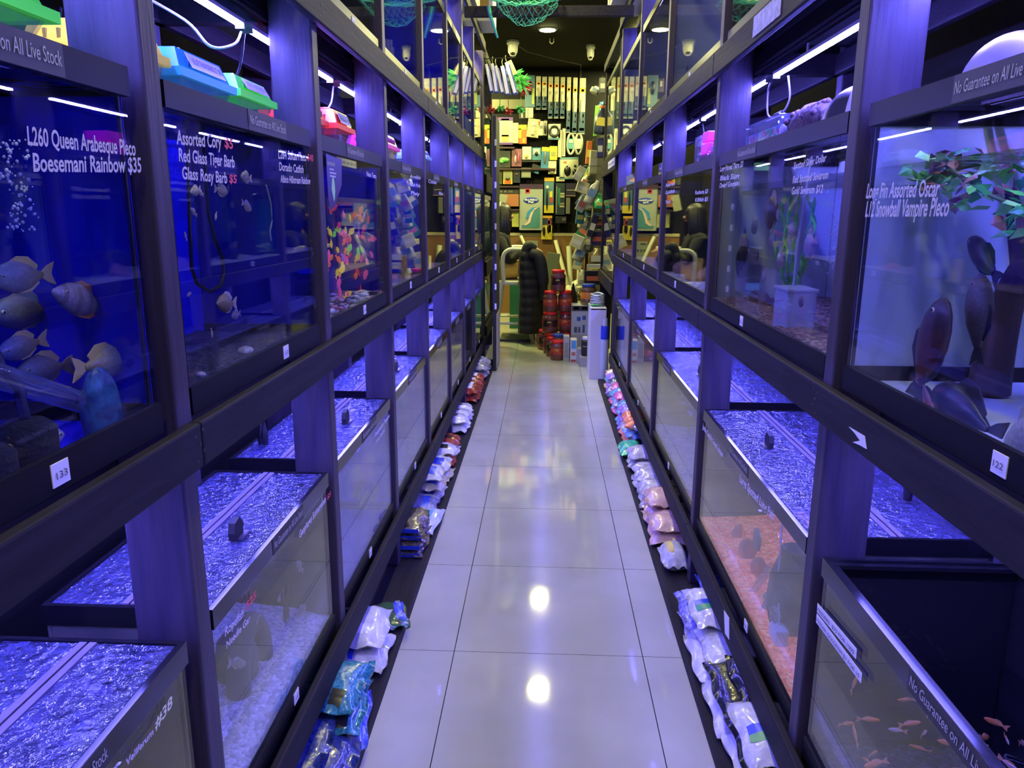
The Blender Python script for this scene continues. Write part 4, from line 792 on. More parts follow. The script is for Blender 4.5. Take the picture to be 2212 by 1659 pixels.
# cords, connectors and the clutter behind the gap
CB = M('black cord', (.012, .012, .015), .35); CW = M('white cord', (.6, .6, .65), .35)
def cable(pts, r, mat, label, n=6, name='cord'): return MB().tube(curve(pts, 6), r, n).build(name, mat, label=label, cat='cord')
cable([(-.668, 1.735, 1.752), (-.672, 1.70, 1.72), (-.69, 1.62, 1.70), (-.72, 1.58, 1.74), (-.80, 1.50, 1.785)], .003, CW, 'pale looping cord at the first left lamp joint')
cable([(-.668, 1.75, 1.752), (-.68, 1.74, 1.68), (-.70, 1.70, 1.62), (-.72, 1.66, 1.562)], .0032, CB, 'black cord dropping from the first left lamp joint')
cable([(-.668, 2.46, 1.752), (-.672, 2.44, 1.70), (-.69, 2.40, 1.67), (-.72, 2.30, 1.66)], .003, CW, 'white cord dropping from the second left lamp joint')
cable([(.668, 2.42, 1.755), (.672, 2.46, 1.735), (.675, 2.45, 1.665), (.685, 2.36, 1.655), (.69, 2.30, 1.69), (.675, 2.28, 1.75)], .003, CW, 'pale looped lamp cord over the coral log')
MB().tube([(.681, 2.40, 1.657), (.687, 2.34, 1.661)], .007, 8).build('cord_connector', CB, label='black inline connector in the looped lamp cord', cat='connector')
cable([(.668, 3.43, 1.755), (.675, 3.40, 1.70), (.70, 3.32, 1.64), (.71, 3.28, 1.60)], .003, CB, 'black lamp cord behind the magenta box')
for i, (y, z) in enumerate(((1.30, 1.60), (1.52, 1.62), (1.68, 1.60), (1.20, 1.61))):
    cable([(-1.045, y + .02, 1.795), (-1.05, y, 1.72), (-1.05, y - .03, z), (-1.05, y - .02, 1.10)], .005, CB, ['black cable on the wall behind the blue carrier', 'second black cable behind the blue carrier, farther along', 'black cable behind the farther green carrier', 'black cable behind the yellow carrier'][i])
STR = M('power strip plastic', (.03, .03, .035), .4); YEL = M('yellow plug', (.85, .75, .03), .35)
t = thing('power_strip', 'black power strip with two yellow plugs on the wall behind the nearest right tank', 'power strip', (1.135, 1.62, 1.74)); MB().box((-.02, -.42, -.05), (.024, .38, .05), .006).build('strip_body', STR, t)
for i, y in enumerate((-.20, .02, .2)): p_ = MB().box((-.055, y - .012, -.02), (-.02, y + .012, .03), .003).build('plug', YEL if i != 2 else STR, t)
for i in range(6): MB().box((-.024, -.36 + i * .13, -.03), (-.0195, -.30 + i * .13, .02), .001).build('socket', M('socket face', (.01, .01, .012), .5), t)
for i, (y, c_) in enumerate(((1.40, CB), (1.44, M('light blue hose', (.10, .38, .85), .35)), (1.33, CB), (1.47, M('light blue hose', (.10, .38, .85), .35)))): cable([(1.05, y + .1, 1.795), (1.055, y + .04, 1.75), (1.07, y, 1.68), (1.06, y - .02, 1.56)], .006 if c_ is CB else .009, c_, ['black cord left of the pale blue hoses', 'pale blue hose beside the black cord, near right', 'black cord right of the pale blue hoses', 'second pale blue hose, farther right'][i])
cable([(1.08, 1.62, 1.77), (1.05, 1.58, 1.79), (1.045, 1.54, 1.74), (1.045, 1.50, 1.58)], .006, CB, 'thick black cord arching from the yellow plug')
def plugcord(s, x, y, z1, z0, label):
    t = thing('extension_lead', label, 'cord', (s * x, y, z0)); MB().tube([(0, 0, .05), (0, .004, (z1 - z0) * .5), (0, -.002, z1 - z0)], .003, 6).build('cord', CB, t); MB().lathe([(0, 0), (.010, .002), (.011, .03), (.007, .045), (.004, .065)], n=12).build('plug', CB, t)
plugcord(-1, .80, 2.04, .978, .715, 'twin black cord hanging over the third bottom tank on the left'); plugcord(-1, .815, 2.055, .978, .712, 'second black cord hanging beside the twin one, left bottom tier'); plugcord(1, .86, 1.70, .978, .715, 'black cord with plug hanging behind the open feeder tank')
# notes on the beams
t = MB().box((.528, 1.885, 1.815), (.5295, 2.12, 1.865)).build('handwritten_note', M('violet paper', (.45, .45, .75), .5, c2=(.25, .25, .5), ns=60), label='wrinkled handwritten paper strip taped to the upper right beam', cat='note')
c0 = at(1848, 945, 'x', .5285); MB().poly([at(u, v, 'x', .5292) for u, v in ((1834, 922), (1868, 942), (1872, 970), (1858, 962), (1842, 955), (1858, 952), (1846, 935))], (1, 0, 0), .0008).build('torn_sticker', PAPER, label='torn white sticker left on the right middle beam', cat='sticker')
t = MB().poly([at(u, v, 'x', .5293) for u, v in ((1564, 1318), (1575, 1335), (1575, 1382), (1566, 1368))], (1, 0, 0), .0008).build('scraped_label', PAPER, label='scraped white label remains on the right bottom beam', cat='sticker')

# ------------------------------------------------------------------ feeder goldfish
GF = fishmat('feeder goldfish', (.95, .30, .05), (.85, .38, .12)); GF2 = fishmat('pale goldfish', (.8, .6, .4), (.7, .45, .25)); GFF = M('goldfish fin', (.8, .35, .12), .4)
rr = random.Random(77); A = MB(); fishmesh('slim', A, .6)
for q in (MB().poly(tailpts('slim'), (0, 1, 0), .02), MB().poly(dorsal('slim'), (0, 1, 0), .02)): A.mat(1).add(q.v, q.f)
gms = [A.me([GF, GFF]), A.me([GF2, GFF])]; sp = []
while len(sp) < 110:
    y = rr.uniform(.60, 1.36); x = rr.uniform(.59, .90); z = rr.uniform(.31, .46)
    if x < .62 and y > 1.2: pass
    if all((x - a) ** 2 + (y - b) ** 2 + (z - c_) ** 2 > .030 ** 2 for a, b, c_ in sp): sp.append((x, y, z))
for i, (x, y, z) in enumerate(sp):
    o = bpy.data.objects.new('feeder_goldfish', gms[i % 4 == 3]); col.objects.link(o); L = rr.uniform(.030, .048); prop(o, 'small pale feeder goldfish in the black tank' if i % 4 == 3 else 'small orange feeder goldfish in the black tank', 'fish', 'pale feeder goldfish' if i % 4 == 3 else 'orange feeder goldfish')
    o.location = (x, y, z); o.rotation_euler = (rr.gauss(0, .15), rr.gauss(0, .35), rr.uniform(0, 2 * PI)); o.scale = (L, L, L * 1.2)
cable([(.93, .80, .60), (.90, .70, .50), (.86, .86, .455), (.80, 1.05, .47), (.74, 1.0, .475)], .0035, CB, 'black hose curving over the water of the feeder tank')
# orange gravel tank: urn, tube, sponge, suction disc
URN = M('mossy carved stone', (.09, .12, .10), .8, c2=(.03, .04, .035), ns=20, bump=.9, bs=30)
c = at(1688, 1390, 'x', .68); zu = Z0L + .065
t = thing('carved_urn', 'dark carved stone urn ornament on the orange gravel', 'ornament', (.650, 1.80, zu - .025)); MB().lathe([(0, 0), (.038, 0), (.048, .02), (.058, .06), (.062, .11), (.058, .16), (.045, .20), (.036, .22), (.040, .235), (.034, .24), (.028, .225), (0, .22)], n=28).build('urn_body', URN, t)
m = MB()
for k in range(5):
    a = 2 * PI * k / 5 + 2.5; q = Matrix.Rotation(a, 3, 'Z'); m.ell(q @ Vector((.060, 0, .07)), (.010, .018, .026), 8, 6, q); 
    for z_, w_ in ((.085, .006), (.055, .004)): m.ell(q @ Vector((.068, -.007, z_)), (.006, w_, .006), 6, 4, q); m.ell(q @ Vector((.068, .007, z_)), (.006, w_, .006), 6, 4, q)
m.build('carved_relief', M('pale carving', (.30, .33, .24), .7), t)
a = Vector((.60, 1.77, zu + .01)); b = Vector((.62, 1.60, zu + .155)); a = at(1602, 1310, 'x', .61); b = at(1668, 1222, 'x', .64)
t = thing('clear_tube', 'clear acrylic tube leaning over the orange gravel beside the urn', 'tube', (a + b) / 2); MB().tube([(a - b) / 2, (b - a) / 2], .011, 16, False).build('tube_wall', TUBE, t); MB().tube([(a - b) / 2 + Vector((.003, .03, 0)), (b - a) / 2 + Vector((.003, .03, -.02))], .003, 8).build('rod', TUBE, t)
c = at(1695, 1480, 'x', .60); t = thing('foam_filter', 'white foam filter block on the orange gravel near the first right post', 'filter', (.605, c.y + .09, zu - .025)); MB().box((-.018, -.03, 0), (.018, .03, .055), .008).build('foam_block', M('white foam', (.6, .65, .7), .9), t); MB().tube([(0, 0, .055), (0, .04, .16), (0, .05, .36)], .0022, 6).build('air_hose', M('clear air line', (.5, .55, .75), .2), t)
c = at(1632, 1165, 'x', .572); t = thing('suction_disc', 'round clear suction disc stuck inside the orange gravel tank', 'disc', (.5735, c.y, c.z)); Q = Matrix.Rotation(PI / 2, 3, 'Y'); MB().lathe([(0, 0), (.030, 0), (.032, .004), (0, .006)], (0, 0, 0), 24, Q).build('disc_rim', M('smoky disc', (.20, .22, .20), .4), t); MB().lathe([(0, .006), (.008, .007), (.006, .014), (0, .015)], (0, 0, 0), 16, Q).build('disc_knob', M('knob grey', (.4, .42, .4), .4), t)
for i, (y, r_) in enumerate(((2.38, .03), (2.25, .035), (2.12, .028))): rock((.66, y, zu - .035), (.03, r_, .045), M('orange rock', (.75, .25, .12), .8, c2=(.5, .2, .12), ns=20, bump=.6), ['orange rock lump at the far end of the orange gravel', 'orange rock lump, middle one of three', 'orange rock lump nearest the urn'][i], 80 + i)
# bottom left second tank
GST = M('grey worn stone', (.16, .15, .14), .8, c2=(.08, .08, .08), ns=12, bump=.5)
t = thing('stone_cave', 'grey rounded cave ornament on white gravel, second bottom left tank', 'ornament', (-.66, 1.50, Z0L + .06)); MB().tube(curve([(0, -.07, -.02), (0, -.06, .08), (0, 0, .14), (0, .06, .09), (0, .07, -.02)]), .026, 12).build('arch', GST, t); MB().lathe([(0, -.02), (.045, -.02), (.05, .05), (.04, .10), (.02, .125), (0, .13)], (-.03, 0, 0), 20).build('mound', GST, t)
for i, (a, b, X) in enumerate((((530, 1435), (492, 1432), .60), ((552, 1350), (563, 1325), .62), ((600, 1300), (613, 1275), .62), ((660, 1310), (640, 1332), .62), ((640, 1215), (655, 1235), .60))): fish(-1, X, a, b, 'slim' if i == 0 else 'big', fishmat('tan geophagus', (.40, .33, .26), (.3, .27, .24)), M('tan fin', (.4, .36, .3), .5), ['slender tan fish low at the near end of the second bottom left tank', 'pale fish above the grey cave, nearest one', 'pale fish above the grey cave, farther one', 'pale fish right of the cave near white gravel', 'pale fish near the water surface, second bottom left tank'][i], None, 'geophagus', .5)
t = thing('suction_clip', 'black butterfly-shaped clip inside the second bottom left tank', 'clip', (-.5735, 1.515, .505)); m = MB()
for q in (-1, 1): m.ell((0, q * .010, .018), (.004, .009, .03), 12, 8, Matrix.Rotation(-q * .35, 3, 'X')); m.ell((0, q * .007, -.018), (.004, .008, .022), 12, 8, Matrix.Rotation(q * .2, 3, 'X'))
m.build('clip_wings', BLKM, t)
for i, (u, v, X) in enumerate(((793, 1083, .60), (812, 1065, .60), (805, 1180, .60), (825, 1120, .62), (780, 1060, .62))): fish(-1, X, (u - 12, v + 12), (u + 10, v - 16), 'big', fishmat('olive cichlid', (.25, .28, .22), (.18, .2, .2)), M('olive fin', (.2, .22, .18), .5), ['olive fish high in the third bottom left tank', 'second olive fish high in the third bottom left tank', 'olive fish low in the third bottom left tank', 'olive fish at mid depth, right side of the third bottom left tank', 'olive fish at the near end of the third bottom left tank'][i], None, 'cichlid', .5)
a_, b_ = Vector((-.60, 1.97, Z0L + .04)), Vector((-.62, 2.10, Z0L + .06)); t = thing('clear_tube', 'clear tube lying on the vivid blue floor, third bottom left tank', 'tube', (a_ + b_) / 2); MB().tube([(a_ - b_) / 2, (b_ - a_) / 2], .014, 16, False).build('tube_wall', TUBE, t)
rock((-.66, .78, Z0L + .035), (.05, .10, .10), M('red brown rock', (.20, .06, .04), .8, c2=(.1, .05, .05), ns=8, bump=.6), 'red brown rock inside the tank marked 38', 90)
for i in range(4): fish(-1, .60 + .02 * i, (385 - i * 30, 1600 + i * 12), (412 - i * 30, 1575 + i * 14), 'deep', fishmat('orange severum', (.8, .3, .1), (.6, .3, .15)), GFF, ['orange fish', 'second orange fish', 'third orange fish', 'fourth orange fish'][i] + ' counted from the post, tank marked 38', None, 'cichlid')
for i in range(5): fish(1, .62, (1395 + 22 * i, 860 + 55 * i), (1398 + 22 * i, 835 + 55 * i), 'big', fishmat('peach fish', (.6, .42, .35), (.5, .4, .35)), FS, f'peach coloured fish, {ORD[i]} from the far end in the third bottom right tank', None, 'cichlid', .5)
#CUT
# ------------------------------------------------------------------ bags of sand and gravel under the tanks
def baggy(c1, c2, film=.5, name=None, ns=60): return M(name or f'bag {c1} {c2}', c1, .22, c2=c2, ns=ns, bump=.7, bs=7, coat=.6, dist=.02)
_bg = {}
def bagmesh(seed, lx, ly, h):
    rr = random.Random(seed); nx, ny = 12, 16; ph = [rr.uniform(0, 6) for _ in range(6)]
    def edge(i, j): u = 2 * i / nx - 1; v = 2 * j / ny - 1; return u, v
    top = []; bot = []
    for i in range(nx + 1):
        for j in range(ny + 1):
            u, v = edge(i, j); e = (max(0, 1 - abs(u) ** 3)) ** .6 * (max(0, 1 - max(0, (abs(v) - .08) / .84) ** 4 if abs(v) < .92 else 0)) ** .6
            wob = 1 + .10 * math.sin(3 * v + ph[0]) * math.cos(2 * u + ph[1]); x = u * lx / 2 * (1 - .05 * math.cos(v * 5 + ph[2])); y = v * ly / 2 * (1 - .03 * math.cos(u * 6 + ph[3]))
            cr_ = .0025 * math.sin(9 * u + 7 * v + ph[4]) + .002 * math.sin(19 * u - 5 * v + ph[5]); zc = h * .35 + (.006 * math.sin(u * 8 + ph[1]) if abs(v) > .9 else 0)
            top.append((x, y, zc + (h * .65) * e * wob + cr_ * (1.3 - e))); bot.append((x, y, zc - (h * .35) * e))
    m = MB(); n = len(top); W = ny + 1; fs = []
    for i in range(nx):
        for j in range(ny): fs.append((i * W + j, (i + 1) * W + j, (i + 1) * W + j + 1, i * W + j + 1))
    m.add(top + bot, fs + [tuple(n + k for k in f[::-1]) for f in fs], True)
    rim = [i * W for i in range(nx + 1)] + [nx * W + j for j in range(1, W)] + [i * W + ny for i in range(nx - 1, -1, -1)] + [j for j in range(ny - 1, 0, -1)]; k = len(rim)
    m.v += []; base = len(m.v) - 2 * n
    for a in range(k): m.f.append([base + rim[a], base + rim[(a + 1) % k], base + n + rim[(a + 1) % k], base + n + rim[a]]); m.m.append(0); m.sm.append(True)
    return m, top, W, nx, ny
def bag(s, x, y, z, lx, ly, h, mat, label, group=None, rz=0, patch=(), ends=None, name='gravel_bag', tilt=0, seed=None, rx=0):
    for p in (PL if s < 0 else PR):
        if abs(y - p) < ly / 2 + .036 and x + lx / 2 > .54: y = p + math.copysign(ly / 2 + .038, y - p)
    seed = seed if seed is not None else int(abs(x * 991 + y * 777 + z * 5531)); m, top, W, nx, ny = bagmesh(seed, lx, ly, h)
    t = thing(name, label, 'bag', (s * x, y, z), group, (rx, tilt, rz)); m.build('bag_film', mat, t)
    for (i0, i1, j0, j1, pm) in patch:          # printed or clear panels that follow the film
        q = MB(); vs = [Vector(top[i * W + j]) + Vector((0, 0, .0012)) for i in range(i0, i1 + 1) for j in range(j0, j1 + 1)]; w = j1 - j0 + 1
        q.add(vs, [(a * w + b, (a + 1) * w + b, (a + 1) * w + b + 1, a * w + b + 1) for a in range(i1 - i0) for b in range(j1 - j0)], True); q.build('printed_panel', pm, t)
    return t
ZB = .0345
wht = baggy((.62, .62, .66), (.5, .5, .56), name='white bag film'); wht2 = baggy((.50, .50, .60), (.70, .70, .74), name='crinkled white bag film', ns=20); navy = baggy((.01, .015, .10), (.03, .05, .22), name='navy gravel bag', ns=90); teal = baggy((.01, .10, .18), (.05, .30, .38), name='teal gravel bag', ns=120)
seed_ = baggy((.06, .05, .04), (.25, .20, .16), name='dark substrate bag', ns=110); blu = M('printed blue', (.02, .05, .55), .3); yelp = M('printed yellow', (.65, .52, .12), .35); blk = M('printed black', (.015, .015, .02), .3); grn = M('printed green', (.03, .30, .15), .3); lab = M('printed white', (.75, .75, .78), .4); bluel = M('printed light blue', (.10, .35, .70), .35); bkp = baggy((.012, .012, .018), (.03, .03, .04), name='black bag film')
sand = baggy((.42, .38, .30), (.5, .46, .38), name='beige sand bag'); red = baggy((.25, .02, .02), (.40, .06, .05), name='dark red bag', ns=30); peach = baggy((.60, .36, .27), (.70, .48, .38), name='peach sand bag'); grey = baggy((.42, .40, .42), (.58, .56, .6), name='grey sand bag'); coral = baggy((.95, .18, .08), (.85, .30, .20), name='coral gravel bag', ns=90); pink = baggy((.85, .10, .35), (.75, .25, .5), name='pink gravel bag', ns=90); purp = baggy((.28, .12, .65), (.45, .30, .75), name='purple gravel bag', ns=90); sky = baggy((.12, .32, .55), (.25, .45, .65), name='sky blue gravel bag', ns=90); green = baggy((.04, .60, .25), (.12, .75, .4), name='mint green gravel bag', ns=90); clearb = baggy((.45, .45, .50), (.2, .2, .24), name='clear wrapped bag', ns=25); dkb = baggy((.03, .05, .15), (.06, .1, .25), name='dark blue gravel bag', ns=80)
# left, nearest bay to farthest
bag(-1, .585, 1.50, ZB, .28, .36, .075, navy, 'large navy blue gravel bag lying flat, nearest bag on the left', patch=[(8, 11, 3, 7, M('dark blue print', (.01, .02, .25), .3))])
bag(-1, .60, 1.52, ZB + .077, .20, .26, .03, navy, 'thin navy bag on top of the nearest gravel bag, left')
bag(-1, .535, 1.79, ZB, .17, .24, .05, baggy((.05, .08, .5), (.12, .18, .7), name='royal blue bag'), 'royal blue gravel bag at the bottom of the teal stack', rz=.15)
bag(-1, .55, 1.80, ZB + .048, .19, .24, .05, teal, 'teal gravel bag with black label, lower one', patch=[(8, 10, 1, 4, blk)], rz=.1)
bag(-1, .56, 1.84, ZB + .096, .20, .22, .055, teal, 'teal gravel bag with black label, topmost of its stack', patch=[(8, 10, 1, 4, blk)], rz=-.05)
bag(-1, .555, 2.04, ZB, .19, .20, .055, wht, 'white gravel bag under the blue and white one, left', patch=[(2, 6, 2, 10, blu)])
bag(-1, .57, 2.08, ZB + .056, .20, .22, .06, wht2, 'blue and white gravel bag with barcode, left', patch=[(1, 6, 3, 12, blu), (6, 8, 2, 5, lab)], rz=.1)
bag(-1, .51, 2.26, ZB, .13, .16, .04, grn and baggy((.03, .18, .08), (.08, .05, .05), name='vegetable print bag'), 'small green pouch printed VEGETABLES, left', patch=[(8, 11, 2, 14, blu)], rz=.3)
tv = [q for q in bpy.data.objects if q.get('label') == 'small green pouch printed VEGETABLES, left'][0]; text('VEGETABLES', .02, lab, tv, (.045, -.055, .036), (0, 1, 0), (-1, 0, .1), 'printed_word', w=.11)
for i in range(4):
    bag(-1, .575, 2.80 + .01 * (i % 2), ZB + i * .036, .22, .22, .036, seed_, ['brown plant substrate bag with blue base, lowest of four', 'brown plant substrate bag with blue base, second from below', 'brown plant substrate bag with blue base, third from below', 'brown substrate bag with yellow label, topmost of four'][i], None, .04 * (i % 3 - 1), [(1, 5, 3, 13, yelp), (6, 7, 1, 15, yelp), (8, 9, 1, 15, blk)] if i == 3 else [(9, 11, 3, 13, wht2)])
    MB().box((-.475, 2.695, ZB + i * .036 + .004), (-.68, 2.6985, ZB + i * .036 + .020)).build('bag_seal', blu, [q for q in bpy.data.objects if q.name.startswith('gravel_bag') and q.parent is None][-1]).matrix_parent_inverse = Matrix.Translation((.575, -(2.80 + .01 * (i % 2)), -(ZB + i * .036)))
bag(-1, .505, 3.06, ZB, .12, .26, .04, baggy((.35, .45, .75), (.6, .65, .8), name='pale blue bag film', ns=20), 'pale blue bag leaning out beside the substrate stack', patch=[(3, 8, 4, 12, bluel)], rz=-.1)
bag(-1, .58, 3.22, ZB, .20, .18, .05, baggy((.3, .3, .4), (.1, .12, .3), name='black and white gravel bag', ns=120), 'black and white gravel bag with blue edge, left', patch=[(8, 10, 2, 14, blu)])
for i, (y, z) in enumerate(((3.42, 0), (3.40, .05), (3.44, .10), (3.62, .0), (3.64, .055))): bag(-1, .57 - .01 * (i % 2), y, ZB + z, .20, .19, .052, sand if i % 2 else wht, ['lowest white sand bag with blue swirl, left', 'beige sand bag with blue swirl, second from below, left', 'white sand bag with blue swirl on top of the pile, left', 'beige sand bag at the back of the swirl pile', 'white sand bag on top at the back of the swirl pile'][i], None, .06 * (i % 3 - 1), [(7, 10, 2, 9, blu), (3, 6, 3, 8, bluel)])
for i, (y, z, m_) in enumerate(((3.86, 0, red), (3.90, .05, wht2), (4.05, 0, wht2), (4.08, .05, red))): bag(-1, .56, y, ZB + z, .18, .16, .05, m_, ['dark red food pouch low, beyond the swirl bags', 'silver pouch on the dark red one', 'silver pouch behind the dark red one', 'dark red pouch above the silver one'][i], patch=[(6, 9, 3, 8, blk)], rz=.1 * (i % 2))
for i in range(6): bag(-1, .56, 4.50 + .13 * (i // 2), ZB + .055 * (i % 2), .19, .15, .055, wht2, f'crumpled white bag with small pictures, {ORD[i]} in its row on the left', None, .15 * (i % 3 - 1), [(5, 8, 4, 8, seed_)])
for i in range(8): bag(-1, .56, 5.22 + .16 * (i // 2), ZB + .055 * (i % 2), .19, .17, .055, red, f'dark red pellet bag, {ORD[i]} in the red row on the left', None, .1 * (i % 3 - 1), [(7, 9, 3, 12, lab)])
for i in range(6): bag(-1, .55, 6.02 + .17 * (i // 2), ZB + .06 * (i % 2), .18, .16, .06, clearb, f'grey clear-wrapped bag, {ORD[i]} in the far left row', None, .1 * (i % 3 - 1), [(4, 8, 4, 12, lab)])
# right
def R_(x, y, z, m_, lb, lx=.20, ly=.24, h=.055, rz=0, patch=(), **k): return bag(1, x, y, ZB + z, lx, ly, h, m_, lb, None, rz, patch, **k)
lg = [(1, 4, 4, 6, grn), (1, 4, 6, 8, blu), (4, 6, 6, 9, blk)]; bc = [(9, 11, 2, 6, lab)]
R_(.575, 1.585, 0, wht2, 'lowest white bag under the logo bag, nearest right stack'); R_(.58, 1.60, .055, bkp, 'black bag under the nearest logo bag, right'); R_(.58, 1.575, .095, wht, 'white sand bag with green and blue swirl, nearest on the right', h=.05, patch=lg + bc)
R_(.565, 1.83, 0, wht2, 'white bag at the bottom below the shiny black bags'); R_(.575, 1.84, .05, bkp, 'shiny black bag with white label, lower of two', patch=bc); R_(.60, 1.80, .098, bkp, 'shiny black bag leaning inward, upper of two', lx=.16, patch=[(2, 4, 5, 10, blu)], h=.045)
R_(.56, 2.05, 0, wht2, 'white bag with purple label along the aisle edge, right', patch=bc); R_(.585, 2.04, .05, wht, 'small white bag with barcode between the logo bags', patch=bc, h=.045); R_(.575, 2.20, .09, wht, 'white bag with swirl and barcode, farther of the two logo bags', patch=lg + bc)
R_(.57, 2.22, .0, wht2, 'white bag underneath the farther logo bag'); R_(.55, 2.26, .048, baggy((.05, .05, .5), (.3, .3, .6), name='violet foil bag'), 'crumpled blue and white foil bag under the farther logo bag', lx=.18, h=.04)
R_(.62, 2.36, .06, baggy((.04, .06, .45), (.3, .3, .7), name='blue foil bag'), 'blue foil bag tucked behind the farther logo bag', lx=.14)
R_(.515, 2.70, 0, wht, 'tall white bag with yellow stripe standing beside the second post', lx=.10, ly=.16, h=.09, patch=[(2, 5, 3, 13, yelp)])
for i, (y, z) in enumerate(((2.96, 0), (2.97, .052), (3.13, .0), (3.14, .052), (3.12, .10))): R_(.555, y, z, peach, ['peach sand bag with black label, lowest near one', 'peach sand bag with black label, upper near one', 'peach sand bag, lowest far one', 'peach sand bag, middle far one', 'peach sand bag, topmost'][i], ly=.19, rz=.06 * (i % 3 - 1), patch=[(8, 10, 1, 4, blk)])
for i in range(8): R_(.56, 3.34 + .18 * (i // 2), .055 * (i % 2), grey, f'grey white sand bag with black end label, {ORD[i]} of the grey row on the right', ly=.18, h=.058, rz=.08 * (i % 3 - 1), patch=[(8, 10, 1, 4, blk)])
R_(.50, 4.10, .0, green, 'mint green gravel bag, the only green one, at the aisle edge', lx=.13, ly=.20, h=.07, patch=[(8, 10, 1, 4, blk)])
seq = [(4.12, 'navy', dkb), (4.28, 'coral', coral), (4.44, 'coral', coral), (4.60, 'purple', purp), (4.76, 'sky blue', sky), (4.92, 'pink', pink), (5.08, 'sky blue', sky), (5.24, 'pink', pink), (5.40, 'navy', dkb), (5.56, 'purple', purp), (5.72, 'peach', peach)]
cnt = {}
for k, (y, nm, m_) in enumerate(seq):
    for j in range(3):
        nn, mm = (nm, m_) if j != 1 or k % 3 == 0 else [('pale grey', wht2), ('pink', pink), ('sky blue', sky)][(k + j) % 3]
        x_ = .60 if (k == 0) else .565
        lv = ['floor level', 'middle level', 'top level'][j]
        R_(x_ + .004 * j, y + (.10 if k == 0 else 0), .052 * j, mm, f'{nn} bagged gravel at {lv}, {["beside the mint green bag", "first column", "second column", "third column", "fourth column", "fifth column", "sixth column", "seventh column", "eighth column", "ninth column", "tenth column"][k]} of the colourful right row', lx=.18, ly=.155, h=.054, rz=.12 * ((k + j) % 3 - 1), patch=[(8, 10, 1, 4, blk)] if j == 2 else ())
#CUT
# ------------------------------------------------------------------ display sections past the racks
def section_right():
    t = thing('display_section', 'dark timber display section with label holder past the end of the right rack', 'rack', (.75, 6.8, 0)); o = Vector((.75, 6.8, 0))
    def b(n, p, q): MB().box(tuple(Vector(p) - o), tuple(Vector(q) - o), .004).build(n, WOODY, t)
    for y in (6.12, 7.56):
        b('front_post', (.55, y - .02, 0), (.64, y + .02, 2.70)); b('rear_post', (.93, y - .02, 0), (1.02, y + .02, 2.70))
    for z0, z1 in ((.72, .83), (1.70, 1.84), (2.66, 2.73)):
        b('front_beam', (.53, 6.06, z0), (.549, 7.585, z1)); b('shelf_board', (.551, 6.145, z1 - .03), (1.02, 7.535, z1 - .005))
    MB().box((-.2225, -.70, 1.735), (-.2205, -.08, 1.795)).build('label_holder', PAPER, t)
    for i in range(14): MB().box((-.2235, -.67 + .04 * i, 1.755), (-.2228, -.65 + .04 * i, 1.772)).build('label_mark', INK, t) if i % 3 else None
    return t
section_right()
tank(1, 6.16, 7.51, .8265, .66, .36, 'tall aquarium in the section past the right rack, mirroring hanging goods', back='blue', floor='tan', plain=True, level=.9)
tank(1, 6.16, 7.51, 1.8365, .72, .36, 'tall pale aquarium on top of the section past the right rack', back='pale', floor='white', plain=True, level=.9)
t = thing('display_section', 'dark narrow display section past the end of the left rack', 'rack', (-.75, 7.2, 0)); o = Vector((-.75, 7.2, 0))
for y in (6.90, 7.86):
    MB().box((.2, y - 7.22, 0), (.11, y - 7.18, 2.70), .004).build('front_post', WOODY, t); MB().box((-.27, y - 7.22, 0), (-.18, y - 7.18, 2.70), .004).build('rear_post', WOODY, t)
for z0, z1 in ((.22, .34), (.80, .93), (1.55, 1.70), (2.66, 2.73)): MB().box((.201, -.33, z0), (.22, .69, z1), .003).build('front_beam', WOODY, t); MB().box((-.27, -.275, z1 - .03), (.199, .635, z1 - .005), .003).build('shelf_board', WOODY, t)
BACKS['teal'] = M('teal tank back', (.25, .75, .62), .5); FILM['teal'] = glassmat('clean teal glass', (.8, .95, .93), .05)
for i, (z, h) in enumerate(((.3365, .46), (.9265, .60), (1.6965, .60))):
    tt = tank(-1, 6.94, 7.82, z, h, .32, f'narrow teal-lit aquarium past the left rack, {["lowest", "middle", "highest"][i]} of three', back='teal', floor='tan', plain=True, film='teal')
    bar(-1, .70, 7.0, 7.75, z + h + (.04 if i else .025), f'short strip light over the {["lowest", "middle", "highest"][i]} teal aquarium') if False else None
    l = thing('lamp_tube', f'pale tube lamp over the {["lowest", "middle", "highest"][i]} teal-lit aquarium', 'light', (-.70, 7.38, z + h + .003)); MB().box((-.01, -.35, 0), (.01, .35, .012), .002).build('tube_body', emis('aqua lamp', (.55, 1, .85), 14), l)
    weed((-.72, 7.2, z + .036), h * .7, 12, .06, f'leafy green plant in the {["lowest", "middle", "highest"][i]} teal-lit aquarium', M('bright water weed', (.15, .55, .12), .5), 100 + i)
# thin display board with clips at the end of the left rack
t = thing('display_board', 'thin black display board with white clip labels beside the left rack', 'board', (-.434, 6.72, 0)); MB().box((-.016, -.23, 0), (.014, .25, 2.15), .003).build('board', M('black board', (.02, .02, .02), .5), t); MB().box((.0145, -.22, .02), (.020, .24, .50), .002).build('cream_panel', M('cream panel', (.42, .40, .28), .6), t)
for i in range(9): MB().box((.002, -.240, .55 + i * .17), (.018, -.2305, .60 + i * .17), .001).build('clip_label', PAPER, t)
